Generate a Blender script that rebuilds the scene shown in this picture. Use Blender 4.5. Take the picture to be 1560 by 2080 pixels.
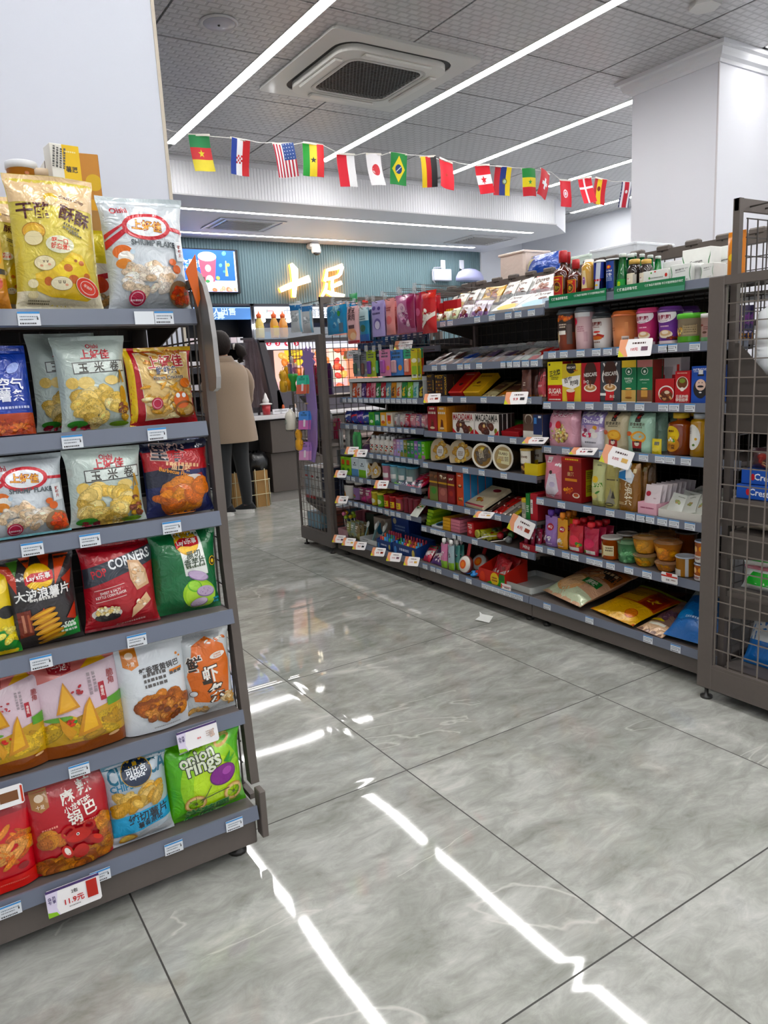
import bpy, math, random
from mathutils import Vector, Matrix, Euler
for o in list(bpy.data.objects): bpy.data.objects.remove(o)
SC = bpy.context.scene
COL = SC.collection
PI = math.pi
YAW, PITCH, ROLL, FPX = 0.56311, -0.18942, -0.050735, 1519.12
CAM = Vector((-2.1168, -1.8691, 1.2851))
_f = Vector((math.sin(YAW)*math.cos(PITCH), math.cos(YAW)*math.cos(PITCH), math.sin(PITCH)))
_r = Vector((math.cos(YAW), -math.sin(YAW), 0)); _u = _r.cross(_f)
CR = _r*math.cos(ROLL)+_u*math.sin(ROLL); CU = -_r*math.sin(ROLL)+_u*math.cos(ROLL); CF = _f
cam = bpy.data.cameras.new('camera'); camo = bpy.data.objects.new('camera', cam); COL.objects.link(camo)
cam.sensor_fit = 'AUTO'; cam.sensor_width = 36; cam.lens = FPX/2080*36; cam.clip_start = .05; cam.clip_end = 60
m = Matrix((CR, CU, -CF)).transposed().to_4x4(); m.translation = CAM
camo.matrix_world = m
SC.camera = camo
LED_POWER = 15.0
SC.view_settings.view_transform = 'Standard'; SC.view_settings.look = 'None'
SC.view_settings.gamma = 1; SC.view_settings.use_curve_mapping = False
SC.view_settings.exposure = 1.5
W = bpy.data.worlds.new('world'); SC.world = W; W.use_nodes = True
W.node_tree.nodes['Background'].inputs[0].default_value = (.8, .87, 1, 1)
W.node_tree.nodes['Background'].inputs[1].default_value = .25
SC.cycles.max_bounces = 8; SC.cycles.diffuse_bounces = 6; SC.cycles.glossy_bounces = 4
SC.cycles.transparent_max_bounces = 12; SC.cycles.transmission_bounces = 6
SC.cycles.caustics_reflective = False; SC.cycles.caustics_refractive = False
SC.cycles.sample_clamp_indirect = 6

def pix(P):
    d = Vector(P)-CAM; z = d.dot(CF)
    return 780+FPX*d.dot(CR)/z, 1040-FPX*d.dot(CU)/z
def ray(x, y): return CF+CR*((x-780)/FPX)-CU*((y-1040)/FPX)
def onx(x, y, X): d = ray(x, y); return CAM+d*((X-CAM.x)/d.x)
def ony(x, y, Y): d = ray(x, y); return CAM+d*((Y-CAM.y)/d.y)
def onz(x, y, z): d = ray(x, y); return CAM+d*((z-CAM.z)/d.z)
def bis(f, a, b):
    fa = f(a)
    for _ in range(36):
        m_ = (a+b)/2
        if (f(m_) > 0) == (fa > 0): a = m_
        else: b = m_
    return (a+b)/2
def Yat(px, X, z): return bis(lambda Y: pix((X, Y, z))[0]-px, -1.0, 3.6)
def Xat(px, Y, z): return bis(lambda X: pix((X, Y, z))[0]-px, -3.0, 7.0)
def Zat(py, X, Y): return bis(lambda z: pix((X, Y, z))[1]-py, -.2, 3.3)

def lin(v): return v/12.92 if v <= .04045 else ((v+.055)/1.055)**2.4
def hx(s):
    s = s.lstrip('#')
    if len(s) == 3: s = ''.join(a*2 for a in s)
    return tuple(lin(int(s[i:i+2], 16)/255) for i in (0, 2, 4))
def jit(col, a, rnd):
    k = 1+rnd.uniform(-a, a)
    c_ = hx(col) if isinstance(col, str) else col
    return tuple(max(0, min(1, v*k)) for v in c_)
def newmat(name):
    m_ = bpy.data.materials.new(name); m_.use_nodes = True
    nt = m_.node_tree; b = nt.nodes['Principled BSDF']
    return m_, nt, b
def N(nt, t, **kw):
    n = nt.nodes.new(t)
    for k, v in kw.items():
        if k.startswith('i_'): n.inputs[k[2:].replace('_', ' ')].default_value = v
        else: setattr(n, k, v)
    return n
def attrmat(name, rough=.5, metal=0, coat=0, bump=0, bscale=60, spec=.5, sheen=0, noise=.0, alpha=1, trans=0, emit=0, sat=1):
    m_, nt, b = newmat(name)
    a = N(nt, 'ShaderNodeAttribute', attribute_name='Col')
    src = a.outputs['Color']
    tc = N(nt, 'ShaderNodeTexCoord')
    if noise:
        nz = N(nt, 'ShaderNodeTexNoise'); nz.inputs['Scale'].default_value = bscale; nt.links.new(tc.outputs['Object'], nz.inputs['Vector'])
        mp = N(nt, 'ShaderNodeMapRange'); mp.inputs['To Min'].default_value = 1-noise; mp.inputs['To Max'].default_value = 1+noise
        nt.links.new(nz.outputs['Fac'], mp.inputs['Value'])
        mx = N(nt, 'ShaderNodeVectorMath', operation='MULTIPLY')
        nt.links.new(src, mx.inputs[0]); nt.links.new(mp.outputs[0], mx.inputs[1]); src = mx.outputs[0]
    if sat != 1:
        hs = N(nt, 'ShaderNodeHueSaturation'); hs.inputs['Saturation'].default_value = sat; hs.inputs['Value'].default_value = .96; nt.links.new(src, hs.inputs['Color']); src = hs.outputs[0]
    nt.links.new(src, b.inputs['Base Color'])
    b.inputs['Roughness'].default_value = rough; b.inputs['Metallic'].default_value = metal
    b.inputs['Coat Weight'].default_value = coat; b.inputs['Coat Roughness'].default_value = .08
    b.inputs['Specular IOR Level'].default_value = spec
    if sheen: b.inputs['Sheen Weight'].default_value = sheen
    if trans:
        b.inputs['Transmission Weight'].default_value = trans
    b.inputs['Alpha'].default_value = alpha
    if emit:
        nt.links.new(a.outputs['Color'], b.inputs['Emission Color']); b.inputs['Emission Strength'].default_value = emit
    if bump:
        n1 = N(nt, 'ShaderNodeTexNoise'); n1.inputs['Scale'].default_value = bscale; n1.inputs['Detail'].default_value = 3
        n1.inputs['Distortion'].default_value = 1.2
        nt.links.new(tc.outputs['Object'], n1.inputs['Vector'])
        bp = N(nt, 'ShaderNodeBump'); bp.inputs['Strength'].default_value = bump; bp.inputs['Distance'].default_value = .01
        nt.links.new(n1.outputs['Fac'], bp.inputs['Height'])
        nt.links.new(bp.outputs[0], b.inputs['Normal'])
        nt.links.new(bp.outputs[0], b.inputs['Coat Normal'])
    return m_
MATS = {
 'matte': attrmat('printed card', .55, noise=.04, sat=1.13),
 'gloss': attrmat('glossy print', .28, coat=.15, sat=1.13),
 'foil': attrmat('foil film', .30, metal=.12, coat=.75, bump=.6, bscale=24, sat=1.13),
 'film': attrmat('plastic film', .3, coat=.5, bump=.35, bscale=18, sat=1.13),
 'paint': attrmat('powder coated steel', .45, noise=.06, spec=.4),
 'chrome': attrmat('bright metal', .25, metal=1),
 'plastic': attrmat('moulded plastic', .32, coat=.1),
 'cloth': attrmat('woven cloth', .9, sheen=.2, bump=.25, bscale=220, noise=.06),
 'hair': attrmat('hair', .6, bump=.5, bscale=90, spec=.2),
 'skin': attrmat('skin', .5),
 'wall': attrmat('painted plaster', .6, bump=.03, bscale=300),
 'clear': attrmat('clear plastic', .08, alpha=.28, coat=.3),
 'haze': attrmat('thin plastic', .2, alpha=.5, coat=.4, bump=.4, bscale=25),
 'liquid': attrmat('filled glass', .05, coat=.6, spec=.7, sat=1.13),
 'lamp': attrmat('lamp diffuser', .5, emit=LED_POWER),
 'screen': attrmat('backlit panel', .4, emit=.36),
 'neon': attrmat('lit letter face', .5, emit=1.3),
}
MIDX = {k: i for i, k in enumerate(MATS)}
class MB:
    def __init__(s): s.v = []; s.f = []; s.c = []; s.m = []; s.sm = []
    def face(s, pts, col, mat='matte', sm=False):
        n = len(s.v); s.v.extend(pts); s.f.append(tuple(range(n, n+len(pts)))); s.c.append(col); s.m.append(mat); s.sm.append(sm)
    def faces(s, verts, fs, col, mat='matte', sm=False):
        n = len(s.v); s.v.extend(verts)
        for f in fs:
            s.f.append(tuple(i+n for i in f)); s.c.append(col); s.m.append(mat); s.sm.append(sm)
    def box(s, x0, x1, y0, y1, z0, z1, col, mat='paint', ch=0):
        if ch <= 0:
            V = [(x, y, z) for x in (x0, x1) for y in (y0, y1) for z in (z0, z1)]
            s.faces(V, [(0, 1, 3, 2), (4, 6, 7, 5), (0, 4, 5, 1), (2, 3, 7, 6), (0, 2, 6, 4), (1, 5, 7, 3)], col, mat); return
        c = min(ch, (x1-x0)/2.01, (y1-y0)/2.01, (z1-z0)/2.01)
        lo = (x0, y0, z0); hi = (x1, y1, z1)
        V = []; idx = {}
        for sx in (0, 1):
            for sy in (0, 1):
                for sz in (0, 1):
                    cor = [(lo[0], hi[0])[sx], (lo[1], hi[1])[sy], (lo[2], hi[2])[sz]]
                    sg = [(1, -1)[sx], (1, -1)[sy], (1, -1)[sz]]
                    for a in range(3):
                        p = [cor[i]+sg[i]*c for i in range(3)]; p[a] = cor[a]
                        idx[(sx, sy, sz, a)] = len(V); V.append(tuple(p))
        F = []
        for a in range(3):
            b_, c_ = [(1, 2), (2, 0), (0, 1)][a]
            for sd in (0, 1):
                q = []
                for (p, r) in ((0, 0), (1, 0), (1, 1), (0, 1)):
                    k = [0, 0, 0]; k[a] = sd; k[b_] = p; k[c_] = r; q.append(idx[(*k, a)])
                F.append(tuple(q) if sd else tuple(reversed(q)))
        for a in range(3):
            b_, c_ = [(1, 2), (2, 0), (0, 1)][a]
            for p in (0, 1):
                for r in (0, 1):
                    k0 = [0, 0, 0]; k0[b_] = p; k0[c_] = r; k1 = k0[:]; k1[a] = 1
                    F.append((idx[(*k0, b_)], idx[(*k1, b_)], idx[(*k1, c_)], idx[(*k0, c_)]))
        for sx in (0, 1):
            for sy in (0, 1):
                for sz in (0, 1): F.append(tuple(idx[(sx, sy, sz, a)] for a in range(3)))
        s.faces(V, F, col, mat)
    def lathe(s, prof, cen=(0, 0, 0), n=20, col=(1, 1, 1), mat='plastic', cols=None, sx=1, sy=1, cap=True, mats=None):
        V = []
        for r, z in prof:
            for i in range(n):
                a = 2*PI*i/n; V.append((cen[0]+r*math.cos(a)*sx, cen[1]+r*math.sin(a)*sy, cen[2]+z))
        base = len(s.v); s.v.extend(V)
        for j in range(len(prof)-1):
            cc = cols[j] if cols else col; mm = mats[j] if mats else mat
            for i in range(n):
                k = (i+1) % n
                s.f.append((base+j*n+i, base+j*n+k, base+(j+1)*n+k, base+(j+1)*n+i)); s.c.append(cc); s.m.append(mm); s.sm.append(True)
        if cap:
            s.f.append(tuple(base+i for i in reversed(range(n)))); s.c.append(cols[0] if cols else col); s.m.append(mats[0] if mats else mat); s.sm.append(False)
            k = (len(prof)-1)*n
            s.f.append(tuple(base+k+i for i in range(n))); s.c.append(cols[-1] if cols else col); s.m.append(mats[-1] if mats else mat); s.sm.append(False)
    def loft(s, rings, n, col, mat, cap=True):
        """rings: list of (centre, vecA, vecB): an ellipse spanned by two half axes"""
        base = len(s.v)
        for c_, a_, b_ in rings:
            c_ = Vector(c_); a_ = Vector(a_); b_ = Vector(b_)
            for i in range(n):
                t = 2*PI*i/n; s.v.append(tuple(c_+a_*math.cos(t)+b_*math.sin(t)))
        for j in range(len(rings)-1):
            for i in range(n):
                k = (i+1) % n
                s.f.append((base+j*n+i, base+j*n+k, base+(j+1)*n+k, base+(j+1)*n+i)); s.c.append(col); s.m.append(mat); s.sm.append(True)
        if cap:
            for j, rev in ((0, True), (len(rings)-1, False)):
                q = [base+j*n+i for i in range(n)]
                s.f.append(tuple(reversed(q)) if rev else tuple(q)); s.c.append(col); s.m.append(mat); s.sm.append(False)
    def tube(s, path, r, col, mat='paint', n=6, cap=True):
        P = [Vector(p) for p in path]; R = r if isinstance(r, (list, tuple)) else [r]*len(P); rings = []
        for i, p in enumerate(P):
            t = (P[min(i+1, len(P)-1)]-P[max(i-1, 0)]).normalized()
            up = Vector((0, 0, 1)) if abs(t.z) < .9 else Vector((1, 0, 0))
            a_ = t.cross(up).normalized(); b_ = a_.cross(t).normalized()
            rings.append((p, a_*R[i], b_*R[i]))
        s.loft(rings, n, col, mat, cap)
    def prism(s, pts, z0, z1, col, mat='paint', ax=2, side=None, smat=None):
        """polygon in the two axes other than ax, extruded along ax"""
        def P(u, v, w): return (w, u, v) if ax == 0 else ((u, w, v) if ax == 1 else (u, v, w))
        n = len(pts); V = [P(u, v, z0) for u, v in pts]+[P(u, v, z1) for u, v in pts]
        s.faces(V, [tuple(reversed(range(n))), tuple(range(n, 2*n))], col, mat)
        s.faces(V, [(i, (i+1) % n, n+(i+1) % n, n+i) for i in range(n)], side or col, smat or mat)
    def xf(s, M_, start=0):
        for i in range(start, len(s.v)): s.v[i] = tuple(M_ @ Vector(s.v[i]))
    def build(s, name, parent=None, origin=None, loc=None):
        """origin: world point that becomes the object's origin (verts are in world space)"""
        me = bpy.data.meshes.new(name)
        V = s.v; o3 = Vector(origin) if origin is not None else Vector((0, 0, 0))
        if origin is not None: V = [(v[0]-o3.x, v[1]-o3.y, v[2]-o3.z) for v in V]
        me.from_pydata(V, [], s.f)
        used = sorted(set(s.m), key=lambda k: MIDX[k]); loci = {k: i for i, k in enumerate(used)}
        for k in used: me.materials.append(MATS[k])
        me.polygons.foreach_set('material_index', [loci[k] for k in s.m])
        me.polygons.foreach_set('use_smooth', s.sm)
        at = me.color_attributes.new('Col', 'FLOAT_COLOR', 'CORNER')
        buf = []
        for f, c_ in zip(s.f, s.c): buf.extend((c_[0], c_[1], c_[2], 1.0)*len(f))
        at.data.foreach_set('color', buf); me.update()
        ob = bpy.data.objects.new(name, me); COL.objects.link(ob)
        if parent is not None:
            ob.parent = parent
            if origin is not None: ob.location = o3-WL.get(parent.name, Vector((0, 0, 0)))
            WL[ob.name] = o3
        else:
            ob.location = o3; WL[ob.name] = o3
        if loc is not None: ob.location = loc; WL[ob.name] = Vector(loc)
        return ob
WL = {}
def tag(o, label=None, cat=None, group=None, kind=None):
    if label: o['label'] = label
    if cat: o['category'] = cat
    if group: o['group'] = group
    if kind: o['kind'] = kind
    return o
def empty(name, loc, label=None, cat=None, group=None, rz=0):
    o = bpy.data.objects.new(name, None); COL.objects.link(o); o.location = loc; o.rotation_euler = (0, 0, rz); o.empty_display_size = .05
    WL[o.name] = Vector(loc); return tag(o, label, cat, group)
def struct(mb, name): return tag(mb.build(name), kind='structure')
def dup(o, loc, rot=None, label=None, group=None):
    c_ = o.copy(); COL.objects.link(c_); c_.location = loc
    if rot is not None: c_.rotation_euler = rot
    if label: c_['label'] = label
    if group: c_['group'] = group
    for ch in o.children:
        d_ = ch.copy(); COL.objects.link(d_); d_.parent = c_
    return c_
_TX = {}
def textmesh(t, off=0.0):
    k = (t, off)
    if k not in _TX:
        cu = bpy.data.curves.new('t', 'FONT'); cu.body = t; cu.size = 1; cu.resolution_u = 2; cu.offset = off; cu.space_line = .95; cu.align_x = 'CENTER'
        ob = bpy.data.objects.new('t', cu); me = ob.to_mesh()
        V = [(v.co.x, v.co.y) for v in me.vertices]; F = [tuple(p.vertices) for p in me.polygons]
        ob.to_mesh_clear(); bpy.data.objects.remove(ob); bpy.data.curves.remove(cu)
        xs = [p[0] for p in V]; ys = [p[1] for p in V]
        cx, cy = (min(xs)+max(xs))/2, (min(ys)+max(ys))/2
        _TX[k] = ([(x-cx, y-cy) for x, y in V], F, max(xs)-min(xs), max(ys)-min(ys))
    return _TX[k]
def ell(cx, cy, rx, ry, rot=0, n=16):
    c_, s_ = math.cos(rot), math.sin(rot)
    return [(cx+rx*math.cos(t)*c_-ry*math.sin(t)*s_, cy+rx*math.cos(t)*s_+ry*math.sin(t)*c_) for t in (2*PI*i/n for i in range(n))]
def rotp(P, cx, cy, a):
    c_, s_ = math.cos(a), math.sin(a); return [(cx+(x-cx)*c_-(y-cy)*s_, cy+(x-cx)*s_+(y-cy)*c_) for x, y in P]
def subdiv(tris, L):
    out = []; st = list(tris)
    while st:
        a, b, c_ = st.pop()
        d = [((a[0]-b[0])**2+(a[1]-b[1])**2, 0), ((b[0]-c_[0])**2+(b[1]-c_[1])**2, 1), ((c_[0]-a[0])**2+(c_[1]-a[1])**2, 2)]
        m_, k = max(d)
        if m_ <= L*L: out.append((a, b, c_)); continue
        if k == 0: q = ((a[0]+b[0])/2, (a[1]+b[1])/2); st += [(a, q, c_), (q, b, c_)]
        elif k == 1: q = ((b[0]+c_[0])/2, (b[1]+c_[1])/2); st += [(a, b, q), (a, q, c_)]
        else: q = ((c_[0]+a[0])/2, (c_[1]+a[1])/2); st += [(a, b, q), (q, b, c_)]
    return out
def fan(P):
    cx = sum(p[0] for p in P)/len(P); cy = sum(p[1] for p in P)/len(P)
    return [((cx, cy), P[i], P[(i+1) % len(P)]) for i in range(len(P))]
def deco(mb, specs, w, h, surf, L=.009, mat='gloss', eps0=.0004, de=.00014, seed=1):
    """surf(x, z, eps) -> 3D; x in -w/2..w/2, z in 0..h"""
    e = eps0; rnd = random.Random(seed)
    def emit(tris, col, ee, mt=None):
        V = []; F = []; ix = {}
        for t in subdiv(tris, L):
            q = []
            for p in t:
                x = max(-w*.497, min(w*.497, p[0])); z = max(h*.003, min(h*.997, p[1])); k = (round(x, 6), round(z, 6))
                if k not in ix: ix[k] = len(V); V.append(surf(x, z, ee))
                q.append(ix[k])
            if len(set(q)) == 3: F.append(tuple(q))
        if F: mb.faces(V, F, col, mt or mat, True)
    for sp in specs:
        k = sp[0]; e += de
        if k == 'T':
            _, t, u, v, fw, col = sp[:6]; rot = math.radians(sp[6]) if len(sp) > 6 else 0; out = sp[7] if len(sp) > 7 else None; asp = sp[8] if len(sp) > 8 else 1
            for off, cc in (((.07, out),) if out else ())+((.022, col),):
                V, F, tw, th = textmesh(t, off); tw0 = textmesh(t, .022)[2]
                s_ = fw*w/tw0; P = rotp([(x*s_, y*s_*asp) for x, y in V], 0, 0, rot); P = [(x+u*w, y+v*h) for x, y in P]
                emit([tuple(P[i] for i in f) for f in F if len(f) == 3], hx(cc), e, mat); e += de
        elif k == 'E':
            _, u, v, rx, ry, col = sp[:6]; rot = math.radians(sp[6]) if len(sp) > 6 else 0
            emit(fan(ell(u*w, v*h, rx*w, ry*w, rot, 14 if rx*w < .02 else 24)), hx(col), e)
        elif k == 'R':
            _, u, v, rw, rh, col = sp[:6]; rot = math.radians(sp[6]) if len(sp) > 6 else 0
            a, b = rw*w/2, rh*w/2; P = rotp([(-a, -b), (a, -b), (a, b), (-a, b)], 0, 0, rot); P = [(x+u*w, y+v*h) for x, y in P]
            emit([(P[0], P[1], P[2]), (P[0], P[2], P[3])], hx(col), e)
        elif k == 'B':
            _, v0, v1, col = sp[:4]; P = [(-w/2, v0*h), (w/2, v0*h), (w/2, v1*h), (-w/2, v1*h)]
            emit([(P[0], P[1], P[2]), (P[0], P[2], P[3])], hx(col), e)
        elif k == 'P':
            P = [(u*w, v*h) for u, v in sp[1]]; emit(fan(P), hx(sp[2]), e)
        elif k == 'O':
            _, u, v, rx, ry, t, col = sp[:7]; rot = math.radians(sp[7]) if len(sp) > 7 else 0
            n = 28; A = ell(u*w, v*h, rx*w, ry*w, rot, n); B = ell(u*w, v*h, (rx-t)*w, (ry-t)*w, rot, n)
            emit([q for i in range(n) for q in ((A[i], A[(i+1) % n], B[(i+1) % n]), (A[i], B[(i+1) % n], B[i]))], hx(col), e)
        elif k == 'C':
            _, u, v, rx, ry, n, sz, cols = sp[:8]; asp = sp[8] if len(sp) > 8 else .75
            P = []
            for i in range(n):
                a = rnd.uniform(0, 2*PI); q = rnd.uniform(0, 1)**.5; P.append((u*w+rx*w*q*math.cos(a), v*h+ry*w*q*math.sin(a)))
            P.sort(key=lambda p: -p[1])
            for p in P:
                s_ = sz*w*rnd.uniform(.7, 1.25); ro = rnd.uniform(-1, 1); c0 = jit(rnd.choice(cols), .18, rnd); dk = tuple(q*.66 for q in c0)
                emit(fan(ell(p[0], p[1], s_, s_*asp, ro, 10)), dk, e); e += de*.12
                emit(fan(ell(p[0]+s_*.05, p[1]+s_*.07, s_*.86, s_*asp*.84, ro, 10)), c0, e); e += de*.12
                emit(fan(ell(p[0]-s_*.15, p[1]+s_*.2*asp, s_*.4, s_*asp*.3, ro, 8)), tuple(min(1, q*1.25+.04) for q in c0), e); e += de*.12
        elif k == 'L':      # lines of unreadable small print
            _, u, v, lw, n, col = sp[:6]; lh = sp[6] if len(sp) > 6 else .03; rot = math.radians(sp[7]) if len(sp) > 7 else 0
            for i in range(n):
                x = -lw/2*w; y = -i*lh*w*1.7
                while x < lw/2*w-lh*w*.4:
                    q = rnd.uniform(.5, 1.3)*lh*w; q = min(q, lw/2*w-x)
                    P = rotp([(x, y), (x+q, y), (x+q, y+lh*w), (x, y+lh*w)], 0, 0, rot); P = [(a+u*w, b+v*h) for a, b in P]
                    emit([(P[0], P[1], P[2]), (P[0], P[2], P[3])], hx(col), e); x += q+lh*w*.35
def bagfn(w, h, d, kind='pillow', seed=0):
    r = random.Random(seed*7+3); p = [r.uniform(0, 6.28) for _ in range(6)]; am = d*.045
    def B_(v):
        if kind == 'pillow':
            t = (v-.035)/.91
            return 0 if t <= 0 or t >= 1 else (1-abs(2*t-1)**3.4)**.7
        if kind == 'doy': return (.62+.38*min(1, v/.22))*max(0, 1-(v/.92)**3.2)**.75 if v < .92 else 0
        t = v/.97
        return (.9+.1*min(1, v/.1))*max(0, 1-t**9)**.6 if t < 1 else 0
    def S(x, z, eps=0, side=-1):
        U = max(-1, min(1, 2*x/w)); v = max(0, min(1, z/h)); B = B_(v)
        A = (1-abs(U)**(2.3 if kind == 'pillow' else 3.2 if kind == 'doy' else 9))**.6
        k = .085 if kind == 'pillow' else .03 if kind == 'doy' else 0
        wr = am*(math.sin(2.6*U+4.4*v+p[0])*math.sin(6.5*v+p[1])+.7*math.sin(5.5*U-3*v+p[2])*math.sin(9*v+p[3]))*A*min(1, B*1.5)
        if kind == 'pillow': wr += d*.05*math.sin(8*U+p[4])*B*(1-B)*2.4*A
        sway = d*.10*math.sin(2.4*U+p[5])*(max(0, v-.75)*4)**2*(kind != 'brick')
        y = side*(d/2*A*B+.0008+eps)+wr*(-1 if side < 0 else 1)*.9+sway
        return (x*(1-k*B), y, z)
    return S
def bag(w, h, d, kind, col, specs, seed=0, mat='foil', L=.0085, back=None, fine=1.0, side=None):
    mb = MB(); S = bagfn(w, h, d, kind, seed); nu = max(8, int(w/.009*fine)); nv = max(10, int(h/.009*fine))
    c1 = hx(col); cb = hx(back or col)
    for sd in (-1, 1):
        V = [S(-w/2+w*i/nu, h*j/nv, 0, sd) for j in range(nv+1) for i in range(nu+1)]
        F = []
        for j in range(nv):
            for i in range(nu):
                a = j*(nu+1)+i; q = (a, a+1, a+nu+2, a+nu+1); F.append(q if sd < 0 else tuple(reversed(q)))
        mb.faces(V, F, c1 if sd < 0 else cb, mat, True)
    for sgn in (-1, 1):     # side and bottom seams
        V = [S(sgn*w/2, h*j/nv, 0, sd) for j in range(nv+1) for sd in (-1, 1)]
        mb.faces(V, [(2*j, 2*j+1, 2*j+3, 2*j+2) for j in range(nv)], hx(side) if side else c1, mat, True)
    for zz in (0, h):
        V = [S(-w/2+w*i/nu, zz, 0, sd) for i in range(nu+1) for sd in (-1, 1)]
        mb.faces(V, [(2*i, 2*i+1, 2*i+3, 2*i+2) for i in range(nu)], c1, mat, True)
    deco(mb, specs, w, h, S, L, mat, seed=seed+1)
    return mb
def carton(w, h, d, col, specs, seed=0, side=None, sspec=None, mat='matte', top=None, open_top=False):
    mb = MB(); c1 = hx(col)
    mb.box(-w/2, w/2, -d/2, d/2, 0, h, c1, mat, ch=.0012)
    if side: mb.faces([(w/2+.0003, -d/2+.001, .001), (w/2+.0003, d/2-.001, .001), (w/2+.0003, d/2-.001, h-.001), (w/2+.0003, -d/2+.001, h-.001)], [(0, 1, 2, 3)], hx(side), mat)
    if top: mb.faces([(-w/2+.001, -d/2+.001, h+.0003), (w/2-.001, -d/2+.001, h+.0003), (w/2-.001, d/2-.001, h+.0003), (-w/2+.001, d/2-.001, h+.0003)], [(0, 1, 2, 3)], hx(top), mat)
    deco(mb, specs, w, h, lambda x, z, e: (x, -d/2-e, z), .2, mat, seed=seed+1, de=.0001)
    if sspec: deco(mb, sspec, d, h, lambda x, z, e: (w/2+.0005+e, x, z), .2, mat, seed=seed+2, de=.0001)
    return mb
def tray(w, h, d, col, specs=(), t=.003, mat='matte', back=0):
    """an open-topped display box; back raises the rear wall"""
    mb = MB(); c1 = hx(col)
    mb.box(-w/2, w/2, -d/2, d/2, 0, t, c1, mat); mb.box(-w/2, w/2, -d/2, -d/2+t, t, h, c1, mat); mb.box(-w/2, w/2, d/2-t, d/2, t, h+back, c1, mat)
    for sg in (-1, 1):
        x0, x1 = sorted((sg*w/2, sg*(w/2-t)))
        mb.prism([(-d/2+t, t), (d/2-t, t), (d/2-t, h+back), (-d/2+t, h)], x0, x1, c1, mat, ax=0)
    deco(mb, specs, w, h, lambda x, z, e: (x, -d/2-e, z), .2, mat)
    return mb
def lsurf(prof):
    zs = [p[1] for p in prof]
    def R(z):
        for (r0, z0), (r1, z1) in zip(prof, prof[1:]):
            if z0 <= z <= z1 and z1 > z0: return r0+(r1-r0)*(z-z0)/(z1-z0)
        return prof[-1][0]
    def S(x, z, e):
        r = R(z); a = x/max(r, .004)-PI/2
        return ((r+e)*math.cos(a), (r+e)*math.sin(a), z)
    return S
def round_pack(prof, cols, specs, h=None, w=None, mats=None, n=22, seed=0, mat='plastic'):
    mb = MB(); mb.lathe(prof, n=n, cols=[hx(c) for c in cols], mats=mats, mat=mat)
    R = max(p[0] for p in prof); H = h or prof[-1][1]
    deco(mb, specs, w or R*2.4, H, lsurf(prof), .008, 'gloss', seed=seed+1, eps0=.0006)
    return mb
def cup(w, h, col, specs, lid, lidh=.02, taper=.72, seed=0, band=None, lidmat='plastic', h2=.62):
    r = w/2; rb = r*taper; hb = h-lidh
    prof = [(rb*.94, 0), (rb, .003), (rb+(r*.94-rb)*.5, hb*.5), (r*.94, hb), (r, hb), (r, hb+lidh*.35), (r*.93, hb+lidh*.4), (r*.86, h-.003), (r*.8, h), (r*.6, h), (r*.55, h-.004)]
    cols = [col, col, band or col, lid, lid, lid, lid, lid, lid, lid]
    mb = MB(); mb.lathe(prof, n=24, cols=[hx(c) for c in cols], mats=['plastic']*3+[lidmat]*7)
    deco(mb, specs, w*1.15, hb, lsurf(prof[:4]), .008, 'gloss', seed=seed+1, eps0=.0006)
    return mb
def tub(w, h, col, specs, lid, lidh=.018, seed=0, mat='plastic', ring=None):
    r = w/2; hb = h-lidh
    prof = [(r*.86, 0), (r*.9, .003), (r*.93, hb), (r, hb), (r, h-.003), (r*.96, h), (r*.8, h), (r*.78, h-.003)]
    mb = MB(); mb.lathe(prof, n=26, cols=[hx(c) for c in (col, col, lid, lid, lid, lid, lid)], mats=[mat]*2+['plastic']*5)
    deco(mb, specs, w*1.15, hb, lsurf(prof[:3]), .008, 'gloss', seed=seed+1, eps0=.0006)
    return mb
def bottle(w, h, col, specs, cap, neck=.32, shoulder=.62, caph=.14, capr=.42, mat='liquid', seed=0, lab=(.08, .55), labc=None, labt='gloss'):
    r = w/2; zs = shoulder*h; zc = h*(1-caph)
    prof = [(r*.85, 0), (r, h*.02), (r, zs), (r*.9, zs+h*.05), (r*neck*1.15, zs+(zc-zs)*.6), (r*neck, zc), (r*capr, zc), (r*capr, h-.002), (r*capr*.85, h)]
    c1 = hx(col); cc = hx(cap)
    mb = MB(); mb.lathe(prof, n=20, cols=[c1]*5+[cc]*3, mats=[mat]*5+['plastic']*3)
    S = lsurf(prof[:3]); sp = list(specs)
    if labc:
        V = []; n = 16; a0, a1 = lab
        for j in (0, 1):
            for i in range(n+1):
                V.append(S(-r*1.35+2.7*r*i/n, (a0, a1)[j]*h, .0006))
        mb.faces(V, [(i, i+1, n+2+i, n+1+i) for i in range(n)], hx(labc), labt, True)
    deco(mb, sp, w*1.2, h, S, .008, labt, seed=seed+1, eps0=.0009)
    return mb
def pouch(w, h, d, col, specs, cap, seed=0, mat='foil'):
    """spouted squeeze pouch with a screw cap"""
    hb = h*.82; mb = bag(w, hb, d, 'doy', col, specs, seed, mat, .012, fine=.7)
    r = w*.17; mb.lathe([(r*.6, hb*.96), (r*.6, hb+h*.03), (r*1.15, hb+h*.03), (r*1.25, h*.9), (r*1.2, h*.98), (r*.9, h)], n=14, col=hx(cap), mat='plastic')
    return mb
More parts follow.
